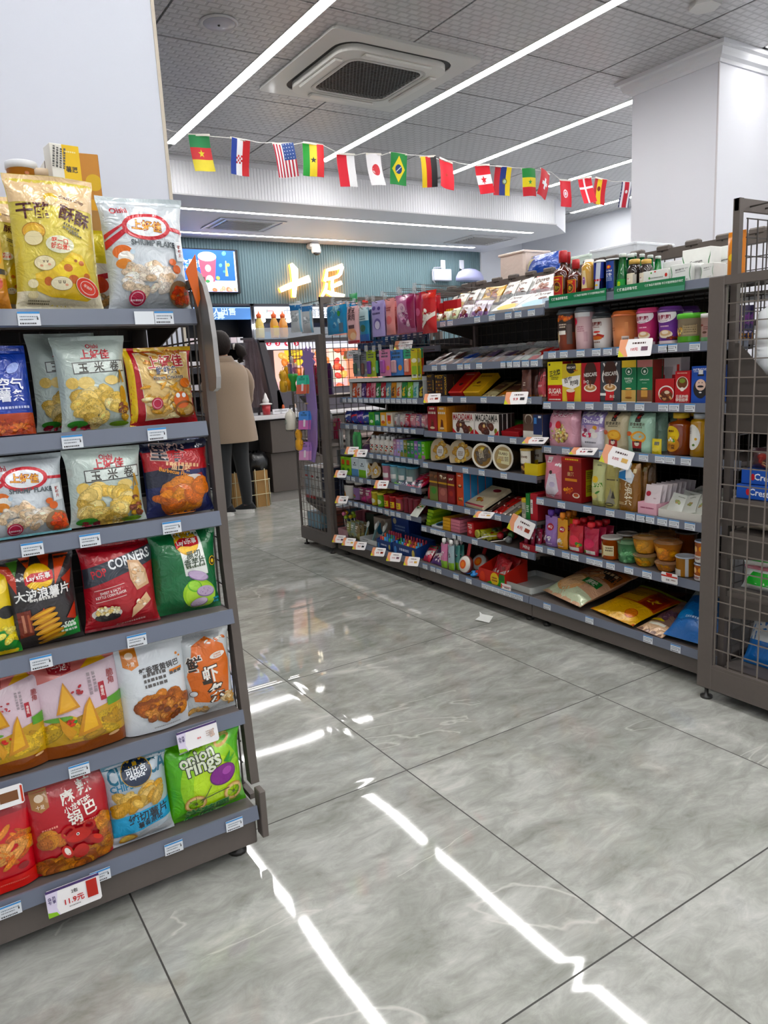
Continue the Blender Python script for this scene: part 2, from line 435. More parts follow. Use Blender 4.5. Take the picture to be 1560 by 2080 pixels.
def hangcard(w, h, col, specs, blister=None, seed=0, t=.002, bd=.018, mat='gloss', notch=True):
    """blister card: origin at its bottom centre"""
    mb = MB(); a = w/2; k = min(.012, a*.4)
    pts = [(-a, 0), (a, 0), (a, h-k), (a-k, h), (-a+k, h), (-a, h-k)]
    mb.prism(pts, -t/2, t/2, hx(col), mat, ax=1)
    if notch: mb.prism(ell(0, h-.012, min(.012, a*.35), .003, 0, 10), -t/2-.0003, t/2+.0003, hx('#2a2a2a'), 'matte', ax=1)
    deco(mb, specs, w, h, lambda x, z, e: (x, -t/2-e, z), .2, mat, seed=seed+1)
    if blister:
        u, v, bw, bh, bc = blister
        st = len(mb.v); mb.box(u*w-bw*w/2, u*w+bw*w/2, -t/2-bd, -t/2-.0002, v*h-bh*h/2, v*h+bh*h/2, hx(bc), 'gloss', ch=.006)
    return mb
def gp(c2, c3, seed=0, c4='#f4f0e6', txt=True):
    r = random.Random(seed); s = []
    q = r.random()
    if q < .4: s.append(('B', 0, r.uniform(.2, .4), c2))
    elif q < .7: s.append(('E', 0, .35, .42, .36, c2))
    else: s.append(('P', [(-.5, .1), (.5, .45), (.5, 0), (-.5, 0)], c2))
    s.append(('E', r.uniform(-.12, .12), r.uniform(.25, .4), .24, .2, c3))
    if txt: s.append(('L', 0, .8, .66, 2, c4, .13))
    s.append(('L', r.uniform(-.1, .1), .56, .5, 1, c4, .07))
    return s
USED = set()
def rest(ob, z):
    """lower or raise a pack so that its lowest point stands just above height z"""
    R_ = ob.rotation_euler.to_matrix(); V = ob.data.vertices; st = max(1, len(V)//3000)
    lo = min((R_ @ V[i].co).z for i in range(0, len(V), st)); ob.location.z = z-lo+.0008
def place(mb, name, label, cat, loc, rot=(0, 0, 0), group=None, behind=0, step=(0, .1, 0), blabel=None, bgroup=None, jr=0, on=True):
    ob = mb.build(name, loc=loc); ob.rotation_euler = rot
    tag(ob, label, cat, group)
    if on: rest(ob, loc[2]); loc = tuple(ob.location)
    st = Vector(step)
    for k in range(1, behind+1):
        o2 = dup(ob, Vector(loc)+st*k, (rot[0], rot[1], rot[2]+random.Random(k+len(USED)).uniform(-jr, jr)),
                 blabel or (label+', behind the front one'), bgroup or ((group or name.replace('_', ' ')+'s')+' in the rear'))
        if not group: ob['group'] = (name.replace('_', ' ')+'s like this one')
        o2['group'] = ob['group']
    return ob
def floor_material():
    m_, nt, b = newmat('polished grey marble tile'); L = nt.links.new
    tc = N(nt, 'ShaderNodeTexCoord'); sep = N(nt, 'ShaderNodeSeparateXYZ'); L(tc.outputs['Object'], sep.inputs[0])
    def M_(op, a, b_=None, c_=None):
        n = N(nt, 'ShaderNodeMath', operation=op)
        for i, q in enumerate((a, b_, c_)):
            if q is None: continue
            if isinstance(q, (int, float)): n.inputs[i].default_value = q
            else: L(q, n.inputs[i])
        return n.outputs[0]
    ids = []; edges = []
    for ax in 'XY':
        s = M_('DIVIDE', sep.outputs[ax], .9); ids.append(M_('FLOOR', s)); fr = M_('FRACT', s)
        edges.append(M_('MINIMUM', fr, M_('SUBTRACT', 1, fr)))
    edge = M_('MINIMUM', edges[0], edges[1])
    grout = M_('LESS_THAN', edge, .0024)
    cid = N(nt, 'ShaderNodeCombineXYZ'); L(ids[0], cid.inputs[0]); L(ids[1], cid.inputs[1])
    wn = N(nt, 'ShaderNodeTexWhiteNoise', noise_dimensions='3D'); L(cid.outputs[0], wn.inputs['Vector'])
    off = N(nt, 'ShaderNodeVectorMath', operation='MULTIPLY_ADD'); L(wn.outputs['Color'], off.inputs[0]); off.inputs[1].default_value = (17, 17, 17); L(tc.outputs['Object'], off.inputs[2])
    st = N(nt, 'ShaderNodeMapping'); st.inputs['Scale'].default_value = (.55, 1.15, 1); st.inputs['Rotation'].default_value = (0, 0, .35); L(off.outputs[0], st.inputs['Vector'])
    n1 = N(nt, 'ShaderNodeTexNoise'); n1.inputs['Scale'].default_value = 4.2; n1.inputs['Detail'].default_value = 9; n1.inputs['Roughness'].default_value = .62; n1.inputs['Distortion'].default_value = .7; L(st.outputs[0], n1.inputs['Vector'])
    n2 = N(nt, 'ShaderNodeTexNoise'); n2.inputs['Scale'].default_value = 16; n2.inputs['Detail'].default_value = 6; n2.inputs['Roughness'].default_value = .7; n2.inputs['Distortion'].default_value = .9; L(st.outputs[0], n2.inputs['Vector'])
    n3 = N(nt, 'ShaderNodeTexNoise'); n3.inputs['Scale'].default_value = 1.15; n3.inputs['Detail'].default_value = 5; n3.inputs['Distortion'].default_value = 1.2; L(st.outputs[0], n3.inputs['Vector'])
    vein = M_('ABSOLUTE', M_('SUBTRACT', n3.outputs['Fac'], .5)); vv = N(nt, 'ShaderNodeMapRange'); L(vein, vv.inputs['Value']); vv.inputs['From Min'].default_value = 0; vv.inputs['From Max'].default_value = .006; vv.inputs['To Min'].default_value = .55; vv.inputs['To Max'].default_value = 0
    n4 = N(nt, 'ShaderNodeTexNoise'); n4.inputs['Scale'].default_value = 2.2; L(st.outputs[0], n4.inputs['Vector'])
    vm = M_('MULTIPLY', vv.outputs[0], M_('GREATER_THAN', n4.outputs['Fac'], .56))
    mixv = M_('ADD', M_('MULTIPLY', n1.outputs['Fac'], .6), M_('MULTIPLY', n2.outputs['Fac'], .4))
    cr = N(nt, 'ShaderNodeValToRGB'); L(mixv, cr.inputs[0])
    e = cr.color_ramp.elements; e[0].position = .36; e[0].color = (*hx('#85867f'), 1); e[1].position = .66; e[1].color = (*hx('#c6c6c0'), 1)
    q = e.new(.5); q.color = (*hx('#a2a39d'), 1)
    q = e.new(.58); q.color = (*hx('#b3b4ae'), 1)
    mx = N(nt, 'ShaderNodeMixRGB'); L(vm, mx.inputs[0]); L(cr.outputs[0], mx.inputs[1]); mx.inputs[2].default_value = (*hx('#d4d2cc'), 1)
    mg = N(nt, 'ShaderNodeMixRGB'); L(grout, mg.inputs[0]); L(mx.outputs[0], mg.inputs[1]); mg.inputs[2].default_value = (*hx('#3c3b38'), 1)
    L(mg.outputs[0], b.inputs['Base Color'])
    L(M_('MULTIPLY_ADD', grout, .6, .045), b.inputs['Roughness']); b.inputs['Specular IOR Level'].default_value = .5
    w1 = N(nt, 'ShaderNodeTexNoise'); w1.inputs['Scale'].default_value = 3.2; w1.inputs['Detail'].default_value = 0.3; L(off.outputs[0], w1.inputs['Vector'])
    ed = N(nt, 'ShaderNodeMapRange'); L(edge, ed.inputs['Value']); ed.inputs['From Max'].default_value = .055; ed.interpolation_type = 'SMOOTHERSTEP'
    hh = M_('ADD', M_('MULTIPLY', w1.outputs['Fac'], .8), M_('MULTIPLY', ed.outputs[0], .55))
    bp = N(nt, 'ShaderNodeBump'); bp.inputs['Strength'].default_value = 1; bp.inputs['Distance'].default_value = .0012; L(hh, bp.inputs['Height']); L(bp.outputs[0], b.inputs['Normal'])
    return m_
MATS['floor'] = floor_material(); MIDX['floor'] = len(MIDX)
mb = MB(); mb.box(-4.2, 6.4, -6, 7.2, -.05, 0, (.4, .4, .4), 'floor'); struct(mb, 'floor')
def ceil_material():
    m_, nt, b = newmat('embossed ceiling panel'); L = nt.links.new
    tc = N(nt, 'ShaderNodeTexCoord')
    br = N(nt, 'ShaderNodeTexBrick'); br.offset = .5; br.inputs['Scale'].default_value = 1; br.inputs['Brick Width'].default_value = .072; br.inputs['Row Height'].default_value = .05
    br.inputs['Mortar Size'].default_value = .009; br.inputs['Mortar Smooth'].default_value = .6
    br.inputs['Color1'].default_value = (.53, .53, .54, 1); br.inputs['Color2'].default_value = (.50, .50, .51, 1); br.inputs['Mortar'].default_value = (.40, .40, .41, 1)
    L(tc.outputs['Object'], br.inputs['Vector']); L(br.outputs['Color'], b.inputs['Base Color'])
    b.inputs['Roughness'].default_value = .36; b.inputs['Metallic'].default_value = .15
    bp = N(nt, 'ShaderNodeBump', invert=True); bp.inputs['Strength'].default_value = .5; bp.inputs['Distance'].default_value = .004; L(br.outputs['Fac'], bp.inputs['Height']); L(bp.outputs[0], b.inputs['Normal'])
    return m_
MATS['ceil'] = ceil_material(); MIDX['ceil'] = len(MIDX)
H = 3.2; PW = .715
mb = MB(); mb.box(-4.2, 6.4, -6, 7.2, H+.03, H+.06, hx('#3a3a3a'), 'matte')
gx = [.08+PW*k for k in range(-6, 10)]; gy = [1.262+PW*k for k in range(-11, 9)]
for x in gx[:-1]:
    for y in gy[:-1]:
        g = .0065; l = .034 if (round((x-.08)/PW) % 2 == 0) else g; r_ = .034 if (round((x-.08)/PW) % 2 == 1 or round((x-.08)/PW) % 2 == -1) else g
        x0, x1 = max(-4.2, x+l), min(6.4, x+PW-r_); y0, y1 = max(-6, y+g), min(7.2, y+PW-g)
        if x1 > x0 and y1 > y0: mb.box(x0, x1, y0, y1, H, H+.02, (.6, .6, .6), 'ceil')
for k in range(-2, 5): mb.box(.08+1.43*k-.036, .08+1.43*k+.036, -6, 7.2, H+.019, H+.032, (.6, .6, .6), 'ceil')
struct(mb, 'ceiling')
LEDS = []
def led(x0, x1, y0, y1, z, label, group=None):
    root = empty('linear_led_light', ((x0+x1)/2, (y0+y1)/2, z), label, 'light', group)
    a = MB(); t = .004
    a.box(x0-t, x0, y0, y1, z-.004, z+.02, hx('#e8e8e8'), 'plastic'); a.box(x1, x1+t, y0, y1, z-.004, z+.02, hx('#e8e8e8'), 'plastic')
    a.box(x0-t, x1+t, y0-t, y0, z-.004, z+.02, hx('#e8e8e8'), 'plastic'); a.box(x0-t, x1+t, y1, y1+t, z-.004, z+.02, hx('#e8e8e8'), 'plastic')
    a.build('light_housing', root, origin=root.location)
    b_ = MB(); b_.box(x0, x1, y0, y1, z-.003, z+.018, (1, .985, .97), 'lamp'); b_.build('diffuser', root, origin=root.location)
xs = [(.08, -5.5, 4.63, 'long white light strip nearest the left wall, ending above the bunting'),
      (1.51, -5.5, 4.63, 'long white light strip beside the air conditioner, crossing the ceiling centre'),
      (2.94, 2.10, 4.55, 'white light strip running from the square pillar towards the bunting'),
      (4.37, 1.2, 4.6, 'white light strip behind the pillar over the right-hand flags'),
      (5.80, 1.2, 5.6, 'rightmost and lowest-looking light strip beside the white right wall')]
for x, y0, y1, lb in xs: led(x-.036, x+.036, y0, y1, H, lb)
led(2.94-.03, 2.94+.03, -5.5, 1.2, H, 'white light strip passing in front of the square pillar at top right')
led(4.37-.03, 4.37+.03, -5.5, .3, H, 'white light strip over the far right aisle behind the camera')
led(-1.385, -1.325, -5.5, .44, H, 'unseen white light strip added above the crisp packets to brighten the shelves')  # added out of view to throw more light on the shelf fronts
led(-2.81, -2.75, -5.5, .44, H, 'white light strip behind the camera, furthest left')
wc = hx('#dfe2ea')
mb = MB(); mb.box(-4.3, -4.2, -6, 7.2, 0, H, wc, 'wall'); struct(mb, 'wall_left')
mb = MB(); mb.box(-4.3, 6.5, -6.1, -6, 0, H, wc, 'wall'); struct(mb, 'wall_front')
mb = MB(); mb.box(6.3, 6.4, -6, 7.2, 0, H, hx('#e4e7ef'), 'wall'); struct(mb, 'wall_right')
mb = MB(); mb.box(-4.2, 6.3, 7.1, 7.2, 0, H, hx('#e4e7ef'), 'wall'); struct(mb, 'wall_back')
mb = MB(); x0, x1 = -1.6, 5.33; p = .036; n = int((x1-x0)/p); tc_ = hx('#6c868d')
V = []; F = []
for i in range(n):
    for (dx, dy) in ((0, 0), (.006, -.010), (.014, -.014), (.022, -.010), (.028, 0)):
        V.append((x0+i*p+dx, 6.95+dy, 0)); V.append((x0+i*p+dx, 6.95+dy, 2.88))
F = [(2*i, 2*i+2, 2*i+3, 2*i+1) for i in range(n*5-1)]
mb.faces(V, F, tc_, 'wall'); mb.box(x0, x1, 6.955, 7.095, 0, 2.88, tc_, 'wall'); mb.box(x1, x1+.012, 6.93, 7.095, 0, 2.88, hx('#d8dade'), 'wall')
struct(mb, 'wall_back_panel')
mb = MB(); poly = [(-4.2, 4.95), (4.84, 4.95), (5.41, 5.34), (5.41, 7.1), (-4.2, 7.1)]
mb.prism(poly, 2.88, 3.2, hx('#dadbe2'), 'wall')
V = []; n = int((4.84+1.2)/.032)
for i in range(n):
    for dx, dy in ((0, 0), (.004, -.006), (.020, -.006), (.024, 0)):
        V.append((-1.2+i*.032+dx, 4.945+dy, 2.885)); V.append((-1.2+i*.032+dx, 4.945+dy, 3.16))
mb.faces(V, [(2*i, 2*i+2, 2*i+3, 2*i+1) for i in range(n*4-1)], hx('#f0f0f4'), 'wall')
mb.box(-4.2, 4.84, 4.925, 4.95, 3.16, 3.2, hx('#e6e6ea'), 'wall'); mb.box(-4.2, 4.845, 4.932, 4.95, 2.876, 2.888, hx('#d6d6da'), 'wall')
struct(mb, 'ceiling_bulkhead')
led(.35, 4.93, 5.42, 5.48, 2.876, 'longer of two white light strips under the lowered till ceiling')
led(.75, 4.93, 6.57, 6.63, 2.876, 'shorter light strip close to the ribbed teal wall')
def vent(x, y, w, d, label):
    root = empty('air_vent', (x, y, 2.88), label, 'vent'); a = MB()
    for k, s in ((0, 1), (1, .80)):
        a_, b_ = w/2*s, d/2*s; a2, b2 = a_-.03, b_-.03; z = 2.874+k*.001
        for (p0, p1, q0, q1) in ((-a_, a_, -b_, -b2), (-a_, a_, b2, b_), (-a_, -a2, -b2, b2), (a2, a_, -b2, b2)): a.box(x+p0, x+p1, y+q0, y+q1, z-.006, z+.004, hx('#cfcfd2'), 'plastic')
    a.build('vent_frame', root, origin=root.location)
    b = MB(); b.box(x-w*.36, x+w*.36, y-d*.36, y+d*.36, 2.872, 2.878, hx('#4a4846'), 'matte')
    for k in range(9):
        yy = y-d*.34+d*.68*k/8; b.box(x-w*.35, x+w*.35, yy-.006, yy+.004, 2.862, 2.874, hx('#b8b6b4'), 'plastic')
    b.build('vent_louvre', root, origin=root.location)
vent(1.28, 6.05, .75, .6, 'square louvred air vent in the lowered ceiling on the left')
vent(4.62, 6.1, .75, .6, 'square louvred air vent in the lowered ceiling near its right end')
mb = MB(); mb.box(-2.9, -1.335, .50, 1.9, 0, H, hx('#d3d7e2'), 'wall'); mb.box(-1.335, -1.325, .497, 1.9, 0, H, hx('#c9bfae'), 'wall'); struct(mb, 'wall_pillar_left')
mb = MB(); X0, X1, Y0, Y1 = 2.60, 3.9, 1.32, 2.0
mb.box(X0, X1, Y0, Y1, 0, H, hx('#dcdde4'), 'wall')
prof = [(0, 3.10), (.012, 3.10), (.02, 3.118), (.045, 3.13), (.055, 3.15), (.06, 3.168), (.085, 3.175), (.09, 3.199), (0, 3.199)]
def crown(mb, poly):
    n = len(poly); rings = []
    for off, z in prof:
        rings.append([(x+sx*off, y+sy*off, z) for x, y, sx, sy in poly])
    V = [p for r_ in rings for p in r_]; k = n
    F = [(j*k+i, (j+1)*k+i, (j+1)*k+(i+1) % k, j*k+(i+1) % k) for j in range(len(prof)-1) for i in range(k)]
    mb.faces(V, F, hx('#e2e3e8'), 'wall')
crown(mb, [(X0, Y0, -1, -1), (X0, Y1, -1, 1), (X1, Y1, 1, 1), (X1, Y0, 1, -1)])
mb.box(X0-.006, X0+.003, Y0-.006, Y0+.003, 0, 3.1, hx('#c4c0c4'), 'wall'); struct(mb, 'wall_pillar_right')
def rrect(cx, cy, a, b, r, n=6):
    P = []
    for (sx, sy, t0) in ((1, 1, 0), (-1, 1, PI/2), (-1, -1, PI), (1, -1, 1.5*PI)):
        for i in range(n+1):
            t = t0+PI/2*i/n; P.append((cx+sx*(a-r)+r*math.cos(t), cy+sy*(b-r)+r*math.sin(t)))
    return P
ax, ay = .79, 2.67
root = empty('air_conditioner', (ax, ay, H), 'square white cassette air conditioner with dark honeycomb grille set in the ceiling', 'air conditioner')
def ringprism(mb, A, B, z0, z1, col, mat='plastic'):
    n = len(A); V = [(x, y, z0) for x, y in A]+[(x, y, z0) for x, y in B]+[(x, y, z1) for x, y in A]+[(x, y, z1) for x, y in B]
    F = []
    for i in range(n):
        k = (i+1) % n; F += [(i, n+i, n+k, k), (i, k, 2*n+k, 2*n+i), (n+i, 3*n+i, 3*n+k, n+k)]
    mb.faces(V, F, col, mat)
a = MB(); ringprism(a, rrect(ax, ay, .545, .53, .03), rrect(ax, ay, .43, .43, .13), H-.018, H, hx('#cdccc8')); a.build('panel_frame', root, origin=root.location)
a = MB(); a.prism(rrect(ax, ay, .43, .43, .13), H-.012, H, hx('#1c1b1a'), 'matte'); a.build('air_slot', root, origin=root.location)
a = MB(); ringprism(a, rrect(ax, ay, .40, .40, .12), rrect(ax, ay, .27, .27, .07), H-.05, H-.012, hx('#d6d4cf')); a.build('inner_panel', root, origin=root.location)
a = MB(); ringprism(a, rrect(ax, ay, .30, .30, .09), rrect(ax, ay, .285, .285, .08), H-.054, H-.045, hx('#b9b7b2')); a.build('grille_rim', root, origin=root.location)
for k in range(4):
    a = MB(); a.box(-.25, .25, -.385, -.325, -.064, -.046, hx('#d9d7d2'), 'plastic', ch=.008); a.xf(Matrix.Translation((ax, ay, H)) @ Matrix.Rotation(k*PI/2, 4, 'Z') @ Matrix.Rotation(.0, 4, 'X'))
    a.build('air_flap', root, origin=root.location)
a = MB(); a.prism(rrect(ax, ay, .275, .275, .07), H-.03, H-.025, hx('#191817'), 'matte')
p = .025
for i in range(-11, 12):
    for j in range(-11, 12):
        x = i*p+(.5*p if j % 2 else 0); y = j*p*.9
        if abs(x) < .262 and abs(y) < .262 and abs(x)+abs(y) < .48:
            a.faces([(ax+x+rr*math.cos(t), ay+y+rr*math.sin(t), z_) for z_ in (H-.05, H-.046) for rr in (.0115, .0155) for t in (PI/6+PI/3*q for q in range(6))],
                    [(q, 6+q, 6+(q+1) % 6, (q+1) % 6) for q in range(6)]+[(6+q, q+12+6, (q+1) % 6+18, 6+(q+1) % 6) for q in range(6)]+[(q, (q+1) % 6, 12+(q+1) % 6, 12+q) for q in range(6)], hx('#5d5855'), 'plastic')
a.build('honeycomb_grille', root, origin=root.location)
root = empty('ceiling_speaker', (-.335, 2.40, H), 'round flush ceiling speaker at top left', 'speaker')
a = MB(); a.lathe([(.105, -.001), (.105, -.006), (.096, -.012), (.088, -.008)], (-.335, 2.4, H), 32, hx('#bfbec2')); a.build('speaker_rim', root, origin=root.location)
a = MB(); a.lathe([(.087, -.0085), (.086, -.010), (.05, -.013), (.001, -.014)], (-.335, 2.4, H), 32, hx('#a9a8b4'), 'plastic'); a.lathe([(.008, -.0145), (.006, -.02), (.001, -.021)], (-.335, 2.4, H), 12, hx('#3a3838')); a.build('speaker_grille', root, origin=root.location)
mb = MB(); mb.prism([(1.98+.085*math.cos(t), 1.0+.085*math.sin(t)) for t in (2*PI*i/6 for i in range(6))], H-.03, H, hx('#cfcecb'), 'plastic'); ob = mb.build('smoke_detector', origin=(1.98, 1.0, H)); tag(ob, 'small pale six-sided ceiling fitting at the top right edge', 'smoke detector')
STEEL = hx('#625a55'); STEELD = hx('#4c4642'); RAIL = hx('#697080'); WIRE = hx('#4a4542')
_tagmb = {}
def tagmesh(kind=0):
    if kind not in _tagmb:
        mb = MB(); w, h = .046, .030
        mb.box(-w/2, w/2, -.0012, 0, 0, h, hx('#e9edf2'), 'gloss')
        if kind == 0:
            deco(mb, [('B', .86, 1, '#5f9cd6'), ('L', 0, .60, .8, 1, '#8a94a0', .06), ('L', -.1, .4, .6, 1, '#70757c', .05), ('L', -.05, .1, .75, 1, '#3c3c40', .07), ('R', .38, .5, .06, .12, '#3c3c40')], w, h, lambda x, z, e: (x, -.0012-e, z), .2)
        me = mb.build('price_tag'); _tagmb[kind] = me.data; bpy.data.objects.remove(me)
    return _tagmb[kind]
def add_tags(shelf, pts, rz, kind=0):
    for p in pts:
        o = bpy.data.objects.new('price_tag', tagmesh(kind)); COL.objects.link(o); o.parent = shelf
        o.location = Vector(p)-WL[shelf.name]; o.rotation_euler = (math.radians(-8)*0, 0, rz)
def grid_mesh(mb, ax, c_, u0, u1, z0, z1, pu=.05, pz=.05, r=.0018, col=WIRE):
    """a wire grid in the plane ax = c_"""
    n = max(1, round((u1-u0)/pu)); k = max(1, round((z1-z0)/pz))
    for i in range(n+1):
        u = u0+(u1-u0)*i/n
        if ax == 'x': mb.box(c_-r, c_+r, u-r, u+r, z0, z1, col)
        else: mb.box(u-r, u+r, c_-r, c_+r, z0, z1, col)
    for j in range(k+1):
        z = z0+(z1-z0)*j/k
        if ax == 'x': mb.box(c_+r, c_+3*r, u0, u1, z-r, z+r, col)
        else: mb.box(u0, u1, c_+r, c_+3*r, z-r, z+r, col)
XB = .86
def bay_right(y0, y1, shelves, label, tagpx, tall=1.76, top_bar=True, xback=XB):
    root = empty('shelving_unit', (XB, (y0+y1)/2, 0), label, 'shelving', 'sections of the right-hand shelving run')
    O = lambda mb, nm: mb.build(nm, root, origin=root.location)
    a = MB(); a.box(.375, 1.34, y0+.002, y1-.002, .04, .105, STEEL, ch=.003); a.box(.385, 1.33, y0+.01, y1-.01, .105, .118, STEELD); O(a, 'base')
    for k, yy in enumerate((y0+.02, y1-.02)):
        a = MB(); a.box(XB-.02, XB+.02, yy-.015, yy+.015, .1, tall, STEEL); O(a, 'upright')
    for xx in (.42, 1.28):
        for yy in (y0+.06, y1-.06):
            a = MB(); a.lathe([(.02, 0), (.02, .01), (.008, .014), (.008, .045)], (xx, yy, 0), 10, hx('#2c2a29'), 'plastic'); O(a, 'levelling_foot')
    a = MB(); a.box(XB-.006, XB+.006, y0+(.32 if y0 < 0 else 0), y1, .12, (1.62 if shelves[0][1] > 1.5 else 1.45), hx('#1d1c1b'), 'matte'); a.box(XB-.006, XB+.006, y0, y1, .70, 1.20, hx('#1d1c1b'), 'matte'); O(a, 'back_panel')  # near-black sheet stands in for the shade behind the open wire grid
    a = MB(); grid_mesh(a, 'x', XB-.022, y0+.03, y1-.03, .14, min(1.7, tall-.06)); O(a, 'back_grid')
    if top_bar:
        a = MB(); a.box(XB-.012, XB+.012, y0, y1, 1.70, 1.745, STEEL)
        n = 7
        for k in range(n):
            yc = y0+(y1-y0)*(k+.5)/n; a.box(XB-.016, XB+.016, yc-.035, yc+.035, 1.735, 1.762, STEEL, ch=.006)
            a.lathe([(.004, 0), (.004, .001)], (0, 0, 0), 8, hx('#1c1b1a'))
            Mx = Matrix.Translation((XB-.0165, yc, 1.735)) @ Matrix.Rotation(PI/2, 4, 'Y'); a.xf(Mx, len(a.v)-16)
        O(a, 'top_beam')
    for k, (xf, z, hh) in enumerate(shelves):
        a = MB()
        if z < .2: a.box(xf, XB-.01, y0+.003, y1-.003, z-.022, z-.002, STEEL)
        else:
            a.box(xf, XB-.025, y0+.003, y1-.003, z-.018, z-.002, STEEL); a.box(xf+.02, xf+.035, y0+.01, y1-.01, z-.034, z-.018, STEELD)
            for yy in (y0+.008, y1-.014): a.prism([(xf+.03, z-.018), (XB-.03, z-.018), (XB-.03, z-.10)], yy, yy+.003, STEELD, ax=1)
        sh = O(a, 'shelf')
        b = MB(); b.prism([(xf-.001, z+.004), (xf-.006, z+.004), (xf-.012, z-.030), (xf-.005, z-.034), (xf-.001, z-.030)], y0+.003, y1-.003, RAIL, 'plastic', ax=1)
        r_ = b.build('price_rail', sh, origin=WL[sh.name])
        if k < len(tagpx):
            ys = [Yat(px, xf-.01, z-.015) for px in tagpx[k]]
            add_tags(sh, [(xf-.0085-.0035, y, z-.029) for y in ys if y0+.025 < y < y1-.02], -PI/2)
    for z in (1.40, 1.05, .70, .35):
        a = MB(); a.box(XB+.025, 1.28, y0+.003, y1-.003, z-.018, z-.002, STEEL); O(a, 'rear_shelf')
    return root
SA = {'A1': (.49, 1.553), 'A2': (.475, 1.322), 'A3': (.47, 1.09), 'A4': (.46, .882), 'A5': (.42, .635), 'A6': (.41, .402), 'A7': (.365, .142),
      'M1': (.485, 1.525), 'M2': (.47, 1.288), 'M3': (.465, 1.112), 'M4': (.46, .912), 'M5': (.425, .735), 'M6': (.42, .512), 'M7': (.41, .353), 'M8': (.365, .142),
      'F2': (.60, 1.40), 'F3': (.47, 1.10), 'F4': (.46, .922), 'F5': (.45, .742), 'F6': (.42, .572), 'F7': (.41, .40), 'F8': (.365, .142)}
for k_ in 'AMF': SA[k_+'0'] = SA.get(k_+'1', (.49, 1.5))
YB = (-.272, .752, 1.716, 2.718)
ta = [[], [1122, 1146, 1180, 1212, 1235, 1262, 1348, 1366, 1412], [1112, 1160, 1198, 1236, 1264, 1300, 1348, 1370, 1402], [1113, 1150, 1226, 1308, 1341, 1362, 1394], [1098, 1141, 1194, 1240, 1281, 1303, 1320, 1346, 1370, 1402], [1096, 1120, 1150, 1168, 1200, 1216, 1241, 1278, 1315], [1112, 1198, 1317, 1373]]
bay_right(YB[0], YB[1], [(*SA['A%d' % i], .0) for i in range(1, 8)], 'brown steel shelving section nearest the camera in the right-hand run', ta)
tm = [[867, 883, 900, 915, 970, 1000, 1033, 1053, 1080], [860, 883, 902, 935, 950, 974, 1024, 1034, 1050, 1068, 1086], [892, 915, 942, 983, 1073], [893, 932, 998, 1043], [865, 914, 946, 979, 1024, 1088], [857, 892, 915, 950, 972, 1012, 1070], [856, 862, 880, 890, 900, 925, 932, 965, 1013, 1066], [864, 880, 892, 927, 953, 985, 996, 1008, 1020, 1032, 1044, 1056]]
bay_right(YB[1], YB[2], [(*SA['M%d' % i], .0) for i in range(1, 9)], 'middle steel shelving section full of chocolate and sweets', tm)
tf = [[], [700+11*k for k in range(14)], [742+k*14 for k in range(8)]+[706, 722], [755, 770, 782, 795, 808, 820, 834, 846], [708, 718, 734, 750, 806, 840], [712, 724, 737, 749, 761, 773, 786, 798, 810, 831], [828, 845]]
bay_right(YB[2], YB[3], [(*SA['F%d' % i], .0) for i in range(2, 9)], 'farthest steel shelving section hung with bags on hooks', tf)
for k, (p0, p1, q) in enumerate(((1115, 1231, 'left'), (1247, 1391, 'right'))):
    ya, yb = Yat(p1, .475, 1.55), Yat(p0, .475, 1.55); w = yb-ya; mb = MB(); h = .052
    mb.box(-w/2, w/2, -.001, .001, 0, h, hx('#14784a'), 'gloss')
    deco(mb, [('B', 0, .38, '#4f8f78'), ('T', '保健食品销售专区', -.3, .68, .30, '#eef6f0'), ('T', '保健食品不是药物 不能代替药物治疗疾病', .22, .72, .52, '#dcebe2')], w, h, lambda x, z, e: (x, -.001-e, z), .2)
    o = mb.build('shelf_banner', loc=(.4755, (ya+yb)/2, 1.522)); o.rotation_euler = (0, 0, -PI/2)
    tag(o, 'green paper banner with white Chinese characters, %s of the two on the top shelf edge' % q, 'banner', 'green banners along the top shelf edge')
